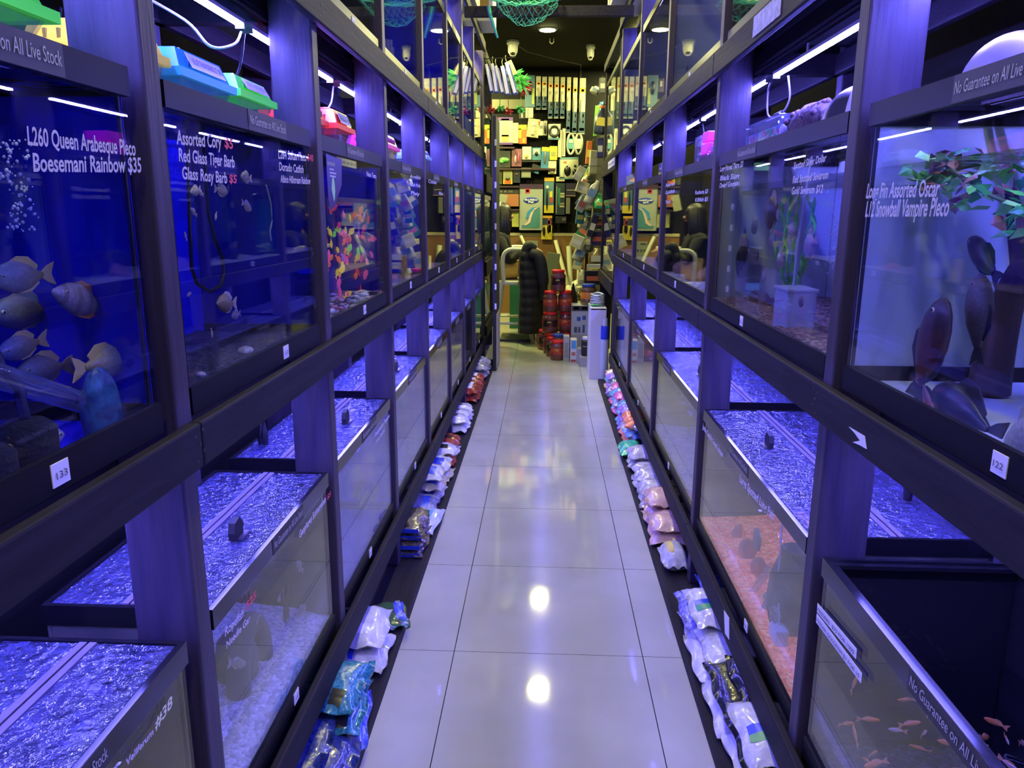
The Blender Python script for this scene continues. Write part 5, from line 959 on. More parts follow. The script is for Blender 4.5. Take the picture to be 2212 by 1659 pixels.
# goods at the far end of the left rack
NV = M('navy net pack', (.01, .03, .30), .35); VT = M('violet tag', (.55, .52, .85), .4)
for i, (u, v, du, dv, tl) in enumerate(((1056, 165, 8, 60, .2), (1068, 165, 9, 62, .15), (1078, 168, 8, 60, .25), (1091, 170, 11, 62, .2), (1103, 165, 10, 70, .3))):
    Y = 6.92 + .06 * i; c = at(u, v, 'y', Y); hh = dv * Y / FPX / 2 * 1.05; ww = du * Y / FPX / 2; t = thing('net_pack', f'navy aquarium net in a pack with a violet tag, {["leftmost", "second", "third", "fourth", "fifth"][i]} of the hanging row', 'net', (c.x, Y, c.z), None, (0, -tl, 0))
    MB().box((-ww, -.008, -hh), (ww, .008, hh * .6), .003).build('net_bag', NV, t); MB().box((-ww * .8, -.012, -hh * .9), (ww * .5, -.0085, hh * .75), .001).build('paper_tag', VT, t); MB().tube([(0, 0, hh * .6), (0, 0, hh), (.01, 0, hh + .02)], .003, 6).build('net_handle', M('net wire', (.25, .25, .1), .4), t)
pr = at(1068, 132, 'y', 7.0); MB().tube([Vector((-.53, 6.9, pr.z)), Vector((-.28, 6.9, pr.z + .01))], .004, 8).build('hanging_rail', BLK, label='thin black rail carrying the net packs', cat='rail')
for i, (u, v, a_) in enumerate(((1110, 160, .45), (1116, 172, .55), (1124, 176, .7), (1130, 185, .75))):
    Y = 7.2 + .11 * i; c = at(u, v, 'y', Y); t = thing('plant_pack', f'green plastic plant in a carded pack leaning out, {["topmost", "second", "third", "lowest"][i]} of four', 'plant', (c.x, Y, c.z), None, (0, -a_, 0)); MB().box((-.03, -.004, -.01), (.03, .004, .12), .002).build('card', M(['cream card', 'green striped card', 'orange card', 'white card'][i], [(.6, .58, .35), (.25, .6, .1), (.75, .2, .06), (.65, .65, .6)][i], .4), t)
    m = MB(); rr = random.Random(i)
    for k in range(26): d = Vector((rr.uniform(-1, 1), rr.uniform(-.5, .5), rr.uniform(-1, .1))).normalized() * rr.uniform(.05, .12); w = d.orthogonal().normalized() * .014; m.add([(0, 0, -.01), d * .5 + w, d, d * .5 - w], [(0, 1, 2, 3)])
    q = m.build('leaves', M('dark red leaf', (.30, .02, .03), .4) if i == 3 else LEAF, t); md = q.modifiers.new('t', 'SOLIDIFY'); md.thickness = .002
for i, (u, v) in enumerate(((1062, 236), (1080, 232), (1098, 240), (1125, 236))):
    Y = 7.35; c = at(u, v, 'y', Y); m = MB(); rr = random.Random(60 + i)
    for k in range(24): d = Vector((rr.uniform(-1, 1), rr.uniform(-.6, .6), rr.uniform(-.7, .4))).normalized() * rr.uniform(.03, .06); w = d.orthogonal().normalized() * .012; m.add([(0, 0, 0), d * .5 + w, d, d * .5 - w], [(0, 1, 2, 3)])
    m.add([(-.003, 0, 0), (.003, 0, 0), (.003, 0, .10), (-.003, 0, .10)], [(0, 1, 2, 3)]); q = m.build('foliage_bunch', M('dark red leaf', (.30, .02, .03), .4) if i % 2 == 0 else LEAF, label=['red plastic foliage under the leftmost net pack', 'green plastic foliage under the second net pack', 'red plastic foliage under the fourth net pack', 'green plastic foliage hanging lowest under the plant cards'][i], cat='plant'); q.location = c; md = q.modifiers.new('t', 'SOLIDIFY'); md.thickness = .002
# crossbar and fishing net
cb = at(1180, 25, 'y', 5.3); t = MB().box((-.55, 5.28, cb.z - .032), (.55, 5.32, cb.z + .032), .003).build('crossbar', WOODY, label='dark timber crossbar spanning the aisle between the two racks', cat='beam')
def net(u0, u1, v0, sag, Y, label, c, nx=20, ny=9, dep=.22, r=.0016):
    a = at(u0, v0, 'y', Y); b = at(u1, v0, 'y', Y); m = MB(); rr = random.Random(int(u0)); G = []
    for i in range(nx + 1):
        row = []
        for j in range(ny + 1):
            f = i / nx; g = j / ny; e = math.sin(PI * f); row.append(Vector((a.x + (b.x - a.x) * f + rr.gauss(0, .006), Y - dep / 2 + dep * g + rr.gauss(0, .006), a.z + .04 - sag * e ** .8 * (.35 + .65 * math.sin(PI * g)) + rr.gauss(0, .004))))
        G.append(row)
    for i in range(nx):
        for j in range(ny):
            for q, w in (((i, j), (i + 1, j + 1)), ((i + 1, j), (i, j + 1))):
                if (q[0] + q[1]) % 2 == 0 or 1:
                    if (i + j) % 2 == (0 if q[0] == i else 1): m.tube([G[q[0]][q[1]], (G[q[0]][q[1]] + G[w[0]][w[1]]) / 2 + Vector((0, 0, -.004)), G[w[0]][w[1]]], r, 4, False)
    rim = [G[i][0] for i in range(nx + 1)] + [G[nx][j] for j in range(1, ny + 1)] + [G[i][ny] for i in range(nx - 1, -1, -1)] + [G[0][j] for j in range(ny - 1, -1, -1)]
    t = thing('fishing_net', label, 'net', (0, 0, 0)); m.build('net_mesh', c, t); MB().tube(rim, .004, 6).build('rim_cord', c, t); return t
GN = M('green net cord', (.10, .62, .35), .6)
net(1075, 1202, 22, .13, 5.18, 'green fishing net sagging below the crossbar, seen against the ceiling', GN, dep=.30)
net(1050, 1215, 4, .06, 5.24, 'bunched bright green net lying over the crossbar', GN, 30, 12, .2, .0022)
MB().tube(curve([at(1056, 14, 'y', 5.2), at(1060, 35, 'y', 5.2), at(1068, 60, 'y', 5.2), at(1075, 82, 'y', 5.2)]), [.014 - .0005 * i for i in range(16)], 8).build('net_tail', M('green net cord dark', (.03, .32, .20), .7, bump=1, ns=90), label='twisted green net end hanging at the left of the crossbar', cat='net')
# boxes on top of the racks
def carton(x0, y0, z0, x1, y1, z1, c, label, name='box', prints=(), cat='box'):
    cx, cy = (x0 + x1) / 2, (y0 + y1) / 2; t = thing(name, label, cat, (cx, cy, z0)); MB().box((x0 - cx, y0 - cy, 0), (x1 - cx, y1 - cy, z1 - z0), .003).build('carton', M(f'carton {c}', c, .5), t)
    for face, a0, a1, b0, b1, pc in prints:
        pm = M(f'print {pc}', pc, .45)
        if face == 'y': MB().box((x0 - cx + (x1 - x0) * a0, y0 - cy - .0015, (z1 - z0) * b0), (x0 - cx + (x1 - x0) * a1, y0 - cy - .0002, (z1 - z0) * b1)).build('print', pm, t)
        else:
            xs = (x0 - cx) if face == 'x' else (x1 - cx); d = -1 if face == 'x' else 1; MB().box((xs + d * .0002, y0 - cy + (y1 - y0) * a0, (z1 - z0) * b0), (xs + d * .0015, y0 - cy + (y1 - y0) * a1, (z1 - z0) * b1)).build('print', pm, t)
    return t
W_ = (.62, .62, .58)
carton(-.70, 5.4, 2.7765, -.50, 5.9, 3.12, (.5, .5, .42), 'cream carton on top of the left rack, nearer one'); carton(-.72, 6.1, 2.7765, -.42, 6.5, 3.14, W_, 'cream carton with a dark emblem on top of the left rack, farther one', prints=(('y', .6, .9, .25, .5, (.4, .25, .05)),))
carton(.43, 5.5, 2.7765, .72, 6.0, 3.18, W_, 'white filter carton with printed side on top of the right rack', prints=(('y', .35, .9, .1, .9, (.35, .35, .4)), ('x', .1, .7, .1, .9, (.45, .42, .1))))
# ceiling items
def domecam(u, v, Y, r, label):
    c = at(u, v, 'z', H); t = thing('security_camera', label, 'camera', (c.x, c.y, H)); WH = M('camera white', (.6, .6, .55), .35); MB().lathe([(0, -.002), (r * 1.25, -.002), (r * 1.25, -.03), (r * 1.1, -.045), (0, -.045)], n=24).build('mount_ring', WH, t); MB().lathe([(r, -.045), (r * 1.0, -.08), (r * .9, -.12), (r * .55, -.155), (0, -.165)], n=24).build('camera_body', WH, t); MB().ell((0, -r * .5, -.135), (r * .5, r * .45, r * .35), 14, 10).build('lens', BLK, t)
domecam(1108, 88, 0, .055, 'white dome security camera on the ceiling, left and larger one'); domecam(1276, 97, 0, .04, 'white dome security camera on the ceiling, right and smaller one')
P_ = [at(1120, 99, 'z', H - .004), at(1140, 112, 'z', H - .004), at(1200, 128, 'z', H - .004), at(1255, 140, 'z', H - .004)]; P_[-1].y = min(P_[-1].y, 10.4); MB().tube(P_ + [Vector((P_[-1].x + .01, 10.47, H - .02)), Vector((P_[-1].x + .01, 10.47, 2.85))], .006, 6).build('ceiling_cable', M('grey cable', (.12, .12, .11), .5), label='grey cable running from the left camera across the ceiling', cat='cable')
c = at(1192, 83, 'z', H); MB().tube([(c.x - .02, c.y, H), (c.x - .02, c.y, H - .04), (c.x, c.y, H - .055), (c.x + .02, c.y, H - .04), (c.x + .02, c.y, H)], .006, 6).build('ceiling_hook', M('pale hook', (.5, .5, .3), .4), label='small pale hook on the ceiling behind the downlight', cat='hook')
# ------------------------------------------------------------------ back wall
YB = 10.38
MB().box((-.9, 10.44, 2.70), (.45, 10.499, 2.82), .003).build('wall_panel', M('olive dark trim', (.09, .09, .05), .6), label='dark olive header board at the top of the back wall', cat='board')
a = at(1070, 506, 'y', 10.42); b = at(1262, 640, 'y', 10.42); t = thing('backing_board', 'brown wooden board along the lower back wall', 'board', ((a.x + b.x) / 2, 10.45, 0)); MB().box((a.x - (a.x + b.x) / 2, -.02, 0), (b.x - (a.x + b.x) / 2, .045, a.z - .02), .003).build('board', M('brown board', (.23, .115, .035), .5, c2=(.19, .09, .03), ns=3), t); MB().box((a.x - (a.x + b.x) / 2, -.03, a.z - .02), (b.x - (a.x + b.x) / 2, .045, a.z + .02), .003).build('cream_edge', M('cream strip', (.42, .36, .22), .5), t)
def pk(u0, v0, u1, v1, c, label, pr=(), name='hanging_pack', cat='pack', Y=None, dep=.05, rot=0, blobs=(), hang=True):
    "a carded or boxed product hung flat: prints are (x0, z0, x1, z1, colour) in fractions, blobs (x, z, rx, rz, colour)"
    dk = lambda q: tuple(round(v_ * .68, 3) for v_ in q); c = dk(c); pr = [(*q[:4], dk(q[4])) for q in pr]; blobs = [(*q[:4], dk(q[4])) for q in blobs]
    Y = Y or YB; a = at(u0, v1, 'y', Y); b = at(u1, v0, 'y', Y); w = b.x - a.x; h = b.z - a.z; t = thing(name, label, cat, ((a.x + b.x) / 2, Y, (a.z + b.z) / 2), None, (0, rot, 0))
    MB().box((-w / 2, -dep * .3, -h / 2), (w / 2, dep * .3, h / 2), .003).build('pack_body', M(f'pack {c}', c, .35), t)
    for (x0, z0, x1, z1, pc) in pr: MB().box((-w / 2 + w * x0, -dep * .3 - .003, -h / 2 + h * z0), (-w / 2 + w * x1, -dep * .3 - .0004, -h / 2 + h * z1)).build('printed_area', M(f'print {pc}', pc, .4), t)
    for (x, z, rx, rz, pc) in blobs: MB().ell((-w / 2 + w * x, -dep * .3 - .006, -h / 2 + h * z), (rx * w, .02, rz * h), 14, 8).build('product', M(f'product {pc}', pc, .25), t)
    if not hang and Y < 10.41: MB().box((-.01, dep * .3 - .002, -h * .2), (.01, 10.4995 - Y, -h * .2 + .015)).build('added_support', BLK, t)  # support added behind packs that do not reach the wall
    if hang: MB().box((-.004, 0, h / 2), (.004, .01, h / 2 + .015)).tube([(0, -.02, h / 2 + .012), (0, 10.495 - Y, h / 2 + .012)], .003, 5).build('hang_hook', BLK, t)
    return t
CRM = (.68, .64, .42); DB = (.02, .07, .14); ORG = (.80, .38, .05)
hp = [(1157, 165, 1169, 237), (1170, 166, 1182, 237), (1183, 166, 1195, 256), (1196, 166, 1208, 256), (1209, 167, 1221, 256), (1222, 167, 1234, 287), (1235, 168, 1248, 290), (1249, 169, 1266, 290)]
for i, (u0, v0, u1, v1) in enumerate(hp): pk(u0 + .6, v0, u1 - .4, v1, CRM, f'long heater box with blue base, {ORD[i]} from the left in the hanging row', [(.05, .84, .95, .90, (.5, .5, .35)), (.05, .74, .95, .83, ORG), (.3, .76, .75, .80, (.8, .1, .05)), (.1, .60, .7, .66, (.45, .40, .28)), (.0, .02, 1, .40, DB), (.6, .30, .8, .36, (.7, .6, .2)), (.6, .20, .8, .24, (.6, .6, .55)), (.1, .06, .9, .11, (.2, .45, .6))], name='heater_box', cat='heater', dep=.06, blobs=[(.30, .42, .10, .20, (.30, .32, .3))])
pk(1134, 163, 1156, 232, (.10, .20, .28), 'blue pack with a black cord loop left of the heater boxes', [(.7, .1, .95, .6, (.45, .5, .1))], blobs=[(.5, .6, .22, .22, (.01, .01, .01))])
pk(1122, 170, 1134, 200, (.05, .03, .03), 'small black pack with white label above the chrome pack', [(.3, .4, .6, .8, (.6, .6, .5))])
pk(1076, 254, 1108, 313, CRM, 'large cream box with violet edges and a tank picture on the back wall', [(0, .88, 1, 1, (.12, .04, .25)), (.22, .72, .75, .95, (.30, .55, .30)), (.22, .30, .75, .72, (.35, .36, .28)), (.25, .12, .72, .36, (.75, .35, .10)), (0, .0, 1, .08, (.12, .04, .25))], dep=.10, hang=False); pk(1108, 266, 1120, 310, (.66, .62, .38), 'plain cream side box next to the violet edged one', dep=.1, hang=False)
pk(1120, 270, 1138, 311, (.75, .16, .02), 'orange and yellow pack beside the cream box', [(0, .75, 1, 1, (.85, .70, .03)), (0, .3, .35, .8, (.85, .70, .03)), (.5, .05, .85, .3, (.85, .35, .03))])
pk(1135, 233, 1152, 255, (.66, .64, .45), 'small cream pack with grey pictures under the cord pack', [(.1, .1, .4, .9, (.3, .35, .3))]); pk(1121, 232, 1134, 257, (.03, .02, .02), 'small dark pack with a pale figure', [(.4, .1, .65, .85, (.65, .6, .4))])
pk(1139, 257, 1165, 297, (.62, .58, .33), 'cream blister pack with shiny metal fittings', rot=.12, blobs=[(.5, .7, .15, .12, (.8, .8, .7)), (.55, .4, .12, .2, (.75, .72, .5)), (.5, .2, .2, .1, (.7, .65, .4))]); pk(1163, 262, 1174, 293, (.68, .66, .5), 'narrow white card with red corner', [(.0, .8, .3, 1, (.7, .05, .03)), (.3, .5, .8, .7, (.2, .2, .2))]); pk(1174, 261, 1182, 293, (.35, .34, .26), 'card holding a small black bottle', blobs=[(.5, .45, .4, .38, (.02, .02, .02))])
t = pk(1184, 268, 1211, 302, (.50, .54, .48), 'clear pack holding a coiled black ring', [(0, 0, 1, .12, (.12, .30, .42))]); q = Matrix.Rotation(PI / 2, 3, 'X'); rp = [Vector((.062 * math.cos(a), -.03, .004 + .062 * math.sin(a))) for a in [2 * PI * k / 28 for k in range(29)]]; MB().tube(rp, .014, 8, False).build('coil', M('black hose', (.015, .015, .015), .3), t); MB().ell((0, -.025, .004), (.045, .006, .045), 20, 8).build('centre_disc', M('pale disc', (.45, .52, .5), .4), t)
pk(1128, 317, 1148, 346, (.72, .70, .6), 'white card with a yellowish bulb', [(0, .0, 1, .05, BLK and (.02, .02, .02))], blobs=[(.45, .3, .2, .2, (.6, .55, .2))]); pk(1149, 319, 1169, 346, (.08, .28, .38), 'blue card with a small black pump', [(.15, .45, .85, .9, (.5, .6, .6))], blobs=[(.5, .5, .2, .18, (.02, .02, .02))]); pk(1127, 347, 1168, 350, (.04, .04, .04), 'thin dark shelf edge under the white and blue cards', name='shelf_edge', cat='shelf', hang=False)
pk(1169, 318, 1186, 364, (.06, .25, .50), 'blue and yellow pack with a grey tool', [(0, .8, 1, 1, (.82, .72, .04))], blobs=[(.5, .5, .2, .3, (.15, .17, .15))], rot=.06); pk(1187, 316, 1204, 346, (.80, .70, .06), 'yellow pack with dark fitting', [(.2, .3, .8, .6, (.35, .35, .12))]); pk(1184, 348, 1202, 376, (.62, .60, .42), 'white mesh bag of pale stones', blobs=[(.5, .4, .4, .4, (.60, .52, .36))])
pk(1205, 281, 1214, 340, (.66, .62, .40), 'long cream pack beside the coiled hoses'); pk(1214, 278, 1222, 338, (.70, .66, .48), 'long narrow cream pack with grey stripe', [(.3, .05, .5, .9, (.2, .2, .15))])
for i, (u0, u1) in enumerate(((1225, 1241), (1242, 1258))):
    t = pk(u0, 300, u1, 322, [(.10, .32, .38), (.62, .60, .46)][i], ['blue banded coil of clear hose hanging on the wall', 'cream banded coil of clear hose, right of the blue one'][i], [(.2, .6, .8, .9, (.6, .6, .5))]); rp = [Vector((.045 * math.cos(a), 0, .13 * math.sin(a))) for a in [2 * PI * k / 24 for k in range(25)]]; MB().tube(rp, .016, 8, False).build('hose_coil', M('grey hose', (.30, .32, .28), .2), t)
t = pk(1208, 340, 1250, 387, (.58, .58, .42), 'cream blister pack with two black egg-shaped pumps', [(0, .92, 1, 1, (.12, .30, .36)), (0, 0, 1, .06, (.12, .30, .36)), (.0, .0, .04, 1, (.12, .30, .36)), (.22, .74, .38, .82, (.65, .15, .08))], blobs=[(.42, .38, .18, .24, (.01, .01, .01)), (.80, .30, .12, .17, (.01, .01, .01)), (.82, .6, .07, .06, (.02, .02, .02))], rot=-.02)
pk(1076, 326, 1103, 362, (.05, .06, .04), 'dark pack with bright green plastic leaves', blobs=[(.5, .45, .4, .15, (.15, .55, .10)), (.3, .35, .2, .12, (.2, .6, .15))]); pk(1105, 322, 1127, 360, (.28, .10, .14), 'purple pink pack with clear bottles', blobs=[(.4, .4, .12, .25, (.5, .45, .4)), (.7, .5, .1, .3, (.6, .1, .25))])
pk(1087, 368, 1107, 398, (.85, .78, .05), 'bright yellow pack with orange base and turtle picture', [(.12, .35, .88, .85, (.5, .52, .4)), (.12, .04, .88, .30, (.8, .18, .05))], blobs=[(.5, .4, .25, .1, (.06, .07, .04))]); pk(1108, 364, 1124, 395, (.03, .04, .07), 'dark pack with coloured speckles beside the yellow one', [(.1, .8, .9, .95, (.45, .5, .45))], blobs=[(.5, .6, .2, .06, (.7, .3, .1))]); pk(1126, 363, 1147, 384, (.35, .42, .28), 'pale green pack above the filter pad', [(.1, .1, .9, .5, (.55, .55, .4))]); pk(1148, 356, 1166, 374, (.03, .03, .03), 'crumpled black pack with a blue tag', [(.5, .0, 1, .4, (.08, .38, .52))], rot=.3); pk(1075, 364, 1085, 398, (.10, .10, .06), 'dark green pack at the left edge of the wall')
# big filter pad pack
t = pk(1122, 398, 1173, 497, (.36, .40, .36), 'large white filter pad pack with blue oval logo and wave picture', [(0, .90, 1, 1, (.05, .02, .07)), (.24, .81, .44, .90, (.65, .03, .05)), (.28, .83, .40, .88, (.7, .4, .35))], name='filter_pad', cat='filter pad', dep=.12)
lw = .326; MB().ell((.0, -.037, .09), (.105, .004, .045), 28, 6).build('logo_oval', M('logo blue', (.01, .03, .30), .4), t); text('Blue Ribbon', .032, lab, t, (-.085, -.042, .088), (1, 0, 0), (0, 0, 1), 'logo_lettering', w=.17, bold=.02); text('Pet', .036, lab, t, (-.035, -.042, .058), (1, 0, 0), (0, 0, 1), 'logo_lettering', w=.07, bold=.02)
MB().poly([(x, -.038, z) for x, z in ((-.12, -.27), (.10, -.27), (.12, -.25), (.12, .0), (.06, .0), (.0, -.06), (-.03, -.16), (-.09, -.225), (-.125, -.24))], (0, 1, 0), .002).build('teal_picture', M('teal picture', (.04, .16, .19), .5), t)
MB().poly([(x, -.041, z) for x, z in ((-.10, -.235), (-.04, -.18), (-.01, -.08), (.05, -.01), (.10, .0), (.04, -.04), (.01, -.12), (-.01, -.20), (-.06, -.235))], (0, 1, 0), .002).build('pink_swoosh', M('pink swoosh', (.50, .36, .36), .5), t); MB().poly([(x, -.0415, z) for x, z in ((-.07, -.15), (-.05, -.06), (.02, .0), (.06, .0), (.0, -.06), (-.03, -.14))], (0, 1, 0), .002).build('blue_swoosh', M('blue swoosh', (.02, .18, .42), .5), t)
for i, (u0, v0, u1, v1) in enumerate(((1175, 384, 1197, 460), (1169, 466, 1193, 517))): pk(u0, v0, u1, v1, [(.10, .22, .30), (.04, .06, .10)][i], ['tool card with scissors on blue and yellow', 'lower tool card with black tools on yellow'][i], [(0, 0, 1, .22 if i == 0 else .6, (.82, .66, .05)), (0, .9, 1, 1, (.80, .45, .04)), (.58, .3, .9, .8 if i else .45, (.55, .08, .05)), (.55, .45, .85, .62, (.75, .68, .05)) if i == 0 else (.6, .65, .8, .9, (.6, .08, .05))], blobs=[(.3, .35, .10, .30, (.01, .01, .01)), (.32, .72, .16, .06, (.6, .6, .5))] if i == 0 else [(.25, .35, .12, .22, (.01, .01, .01)), (.65, .45, .12, .2, (.01, .01, .01))])
pk(1201, 382, 1220, 392, (.66, .62, .38), 'cream header card over the green black pack'); pk(1199, 396, 1221, 464, (.03, .05, .06), 'black and green pack with cream panels', [(.28, .3, .5, .85, (.04, .25, .14)), (.5, .55, .95, .62, (.55, .55, .35)), (.5, .64, .95, .70, (.55, .55, .35)), (.45, .24, .95, .30, (.5, .48, .32)), (.45, .33, .95, .38, (.4, .38, .25)), (.1, .05, .16, .9, (.5, .55, .5))], hang=False); pk(1222, 396, 1244, 424, (.04, .03, .07), 'dark violet pack with white line right of the green black one', [(.1, .45, .9, .5, (.6, .6, .5)), (0, 0, 1, .08, (.4, .25, .2))]); pk(1222, 427, 1232, 462, (.22, .22, .18), 'grey narrow box under the violet pack'); pk(1200, 468, 1224, 482, (.02, .02, .03), 'black pack low on the dark wall', [(.6, .4, .9, .8, (.15, .15, .13))])
pk(1084, 420, 1121, 446, (.45, .17, .08), 'rust coloured box on the shelf above the seated person', dep=.2, hang=False); pk(1076, 408, 1121, 419, (.08, .08, .06), 'dark nameplate above the rust coloured box', [(.1, .3, .2, .7, (.3, .3, .25)), (.3, .3, .4, .7, (.3, .3, .25)), (.5, .3, .7, .7, (.2, .2, .15))], name='nameplate', cat='sign', hang=False, dep=.06); pk(1076, 420, 1093, 454, (.40, .42, .30), 'pale paper sheet hanging left of the rust coloured box', name='paper_sheet', cat='paper', rot=.25, Y=10.2, dep=.004, hang=False); pk(1094, 455, 1121, 490, (.55, .56, .14), 'yellow green envelope behind the seated person', name='envelope', cat='envelope', dep=.06, hang=False)
for i, (v, u0, u1) in enumerate(((318, 1076, 1112), (364, 1076, 1200), (402, 1076, 1122), (452, 1076, 1122))): pk(u0, v, u1, v + 4, (.05, .02, .03), ['dark red shelf edge under the cream box', 'black shelf edge across the wall at mid height', 'black shelf edge above the nameplate', 'black shelf edge over the yellow green envelope'][i], name='shelf_edge', cat='shelf', hang=False, dep=.2)
pk(1137, 520, 1162, 558, (.42, .45, .36), 'printed white notice on the brown board', [(.1, .8, .6, .9, (.1, .1, .1)), (.1, .4, .3, .55, (.1, .12, .12)), (.4, .4, .6, .55, (.1, .12, .12)), (.7, .4, .9, .55, (.1, .12, .12))], name='notice', cat='notice', Y=10.4275, dep=.004, hang=False); pk(1150, 560, 1163, 580, (.10, .40, .28), 'green and white leaflet below the notice', [(.1, .5, .9, .9, (.55, .6, .55))], name='leaflet', cat='leaflet', Y=10.4275, dep=.004, hang=False)
for i, (a, b, r_, c_, lb) in enumerate((((1200, 520), (1214, 572), .035, (.58, .58, .40), 'pale long box leaning against the brown board, left one'), ((1229, 532), (1234, 640), .038, (.56, .58, .42), 'rolled pale paper with grey stripes standing by the wall'), ((1125, 510), (1152, 570), .03, (.40, .42, .32), 'pale slat leaning behind the black jacket'), ((1250, 555), (1248, 630), .02, (.55, .52, .38), 'thin cream strip beside the paper roll'))):
    A = at(*a, 'y', 10.36); B = at(*b, 'y', 10.22); B = A + (B - A) * (A.z / (A.z - B.z)); B.z += .006; c = (A + B) / 2; o = MB().tube([A - c, B - c], r_, 4 if i in (0, 2) else 12).build('long_box' if i in (0, 2, 3) else 'paper_roll', M(f'pale roll {i}', c_, .5), label=lb, cat='box' if i != 1 else 'roll'); o.location = c
A = at(1190, 546, 'y', 9.9); B = at(1185, 614, 'y', 9.9); B.z = .02; o = MB().box((-.085, -.03, -(A.z - B.z) / 2), (.085, .03, (A.z - B.z) / 2), .004).build('grey_box', M('grey green box', (.11, .13, .10), .5), label='tall grey green box leaning behind the jar tower', cat='box'); o.location = ((A + B) / 2); o.rotation_euler = (0, .12, 0)
# counter behind the jars, white plastic bags on it
ct = at(1240, 645, 'y', 9.2); t = thing('counter', 'low dark counter behind the jar tower', 'counter', (.55, 9.2, 0)); MB().box((-.45, -.4, 0), (.05, .5, ct.z - .03), .005).build('cabinet', M('counter dark', (.03, .03, .03), .6), t); MB().box((-.47, -.42, ct.z - .03), (.07, .5, ct.z), .004).build('worktop', M('counter top', (.25, .24, .18), .5), t)
def sack(c, r, mat, label, seed, name='plastic_bag'):
    rr = random.Random(seed); bm = bmesh.new(); bmesh.ops.create_icosphere(bm, subdivisions=3, radius=1)
    for v in bm.verts: d = v.co.copy(); k = 1 + .14 * math.sin(5 * d.x + seed) * math.cos(4 * d.z + seed) + .08 * math.sin(11 * d.y + 9 * d.z) + rr.gauss(0, .02); v.co = Vector((d.x * r[0], d.y * r[1], max(-.7, d.z) * r[2])) * k
    bm.verts.index_update(); z = min(v.co.z for v in bm.verts); o = MB().add([(v.co.x, v.co.y, v.co.z - z) for v in bm.verts], [[v.index for v in f.verts] for f in bm.faces], False).build(name, mat, label=label, cat='bag'); bm.free(); o.location = c; return o
PB = M('white thin plastic', (.60, .60, .45), .3, coat=.3)
for i, (u, v, r_) in enumerate(((1250, 612, .09), (1232, 632, .10), (1262, 636, .09))): c = at(u, v, 'y', 9.0 + .1 * i); sack((c.x, c.y, ct.z + (0 if i else .10)), (r_, r_, r_ * .9), PB, ['crumpled white plastic bag, top of the heap behind the jars', 'crumpled white plastic bag, left of the heap', 'crumpled white plastic bag, right of the heap'][i], 5 + i)
# ------------------------------------------------------------------ person, chair, jacket
SK = M('skin', (.45, .26, .17), .5); HA = M('black hair', (.008, .007, .007), .35, c2=(.02, .017, .015), ns=60, nstretch=(1, 1, .1), bump=.8, bs=50); BJ = M('black fleece', (.008, .008, .010), .85, bump=.5, ns=60); TR = M('tan trousers', (.50, .30, .08), .75, bump=.5, ns=12)
YP = 8.35
pn = thing('person', 'person with long black hair in a black jacket and tan trousers seated sideways', 'person', (-.50, YP, 0))
def skin(chains, name, mat, parent, sub=2):
    vs = []; es = []; rs = []; idx = {}
    for ch in chains:
        prev = None
        for (p, r) in ch:
            k = tuple(round(c, 4) for c in p)
            if k not in idx: idx[k] = len(vs); vs.append(p); rs.append(r)
            i = idx[k]
            if prev is not None: es.append((prev, i))
            prev = i
    me = bpy.data.meshes.new(name); me.from_pydata(vs, es, []); o = bpy.data.objects.new(name, me); col.objects.link(o); o.parent = parent
    o.modifiers.new('skin', 'SKIN'); sv = me.skin_vertices[0] if me.skin_vertices else None
    if sv is None:
        bm = bmesh.new(); bm.from_mesh(me); bm.verts.layers.skin.verify(); bm.to_mesh(me); bm.free(); sv = me.skin_vertices[0]
    for i, r in enumerate(rs): sv.data[i].radius = (r, r) if not isinstance(r, tuple) else r
    sv.data[0].use_root = True; md = o.modifiers.new('s', 'SUBSURF'); md.levels = sub; md.render_levels = sub
    o.modifiers['skin'].use_smooth_shade = True; me.materials.append(mat); return o
# body facing right (+x) and slightly away, seat at .70
skin([[((0, 0, .76), .13), ((-.01, 0, .90), .125), ((-.01, 0, 1.02), .14), ((.0, 0, 1.13), .13), ((.015, 0, 1.19), .055), ((.02, 0, 1.25), .05), ((.03, 0, 1.31), .085), ((.03, 0, 1.36), .088), ((.03, 0, 1.41), .06)],
      [((.0, 0, 1.13), .13), ((.0, -.15, 1.10), .06), ((.06, -.19, .97), .048), ((.11, -.19, .86), .042), ((.20, -.13, .93), .036), ((.30, -.08, .97), .030), ((.35, -.07, .98), .026)],
      [((.0, 0, 1.13), .13), ((.0, .15, 1.10), .06), ((.08, .18, .96), .048), ((.14, .17, .88), .042), ((.26, .12, .95), .035), ((.34, .09, .98), .028)],
      [((0, 0, .76), .13), ((.06, -.10, .76), .092), ((.22, -.11, .77), .085), ((.38, -.11, .76), .07), ((.41, -.11, .62), .058), ((.38, -.11, .42), .050), ((.33, -.11, .26), .042), ((.42, -.11, .22), .035)],
      [((0, 0, .76), .13), ((.06, .10, .76), .092), ((.22, .11, .77), .085), ((.38, .12, .76), .07), ((.41, .12, .62), .058), ((.36, .12, .42), .050), ((.31, .12, .26), .042), ((.40, .12, .22), .035)]], 'body', SK, pn)
skin([[((0, 0, .78), .145), ((-.01, 0, .90), .140), ((-.01, 0, 1.02), .155), ((.0, 0, 1.13), .145), ((.012, 0, 1.19), .075)], [((.0, 0, 1.13), .145), ((.0, -.155, 1.10), .078), ((.06, -.195, .97), .064), ((.11, -.195, .86), .056), ((.20, -.13, .93), .05), ((.29, -.085, .965), .044)], [((.0, 0, 1.13), .145), ((.0, .155, 1.10), .078), ((.08, .185, .96), .064), ((.14, .175, .88), .056), ((.26, .12, .95), .048)]], 'jacket', BJ, pn)
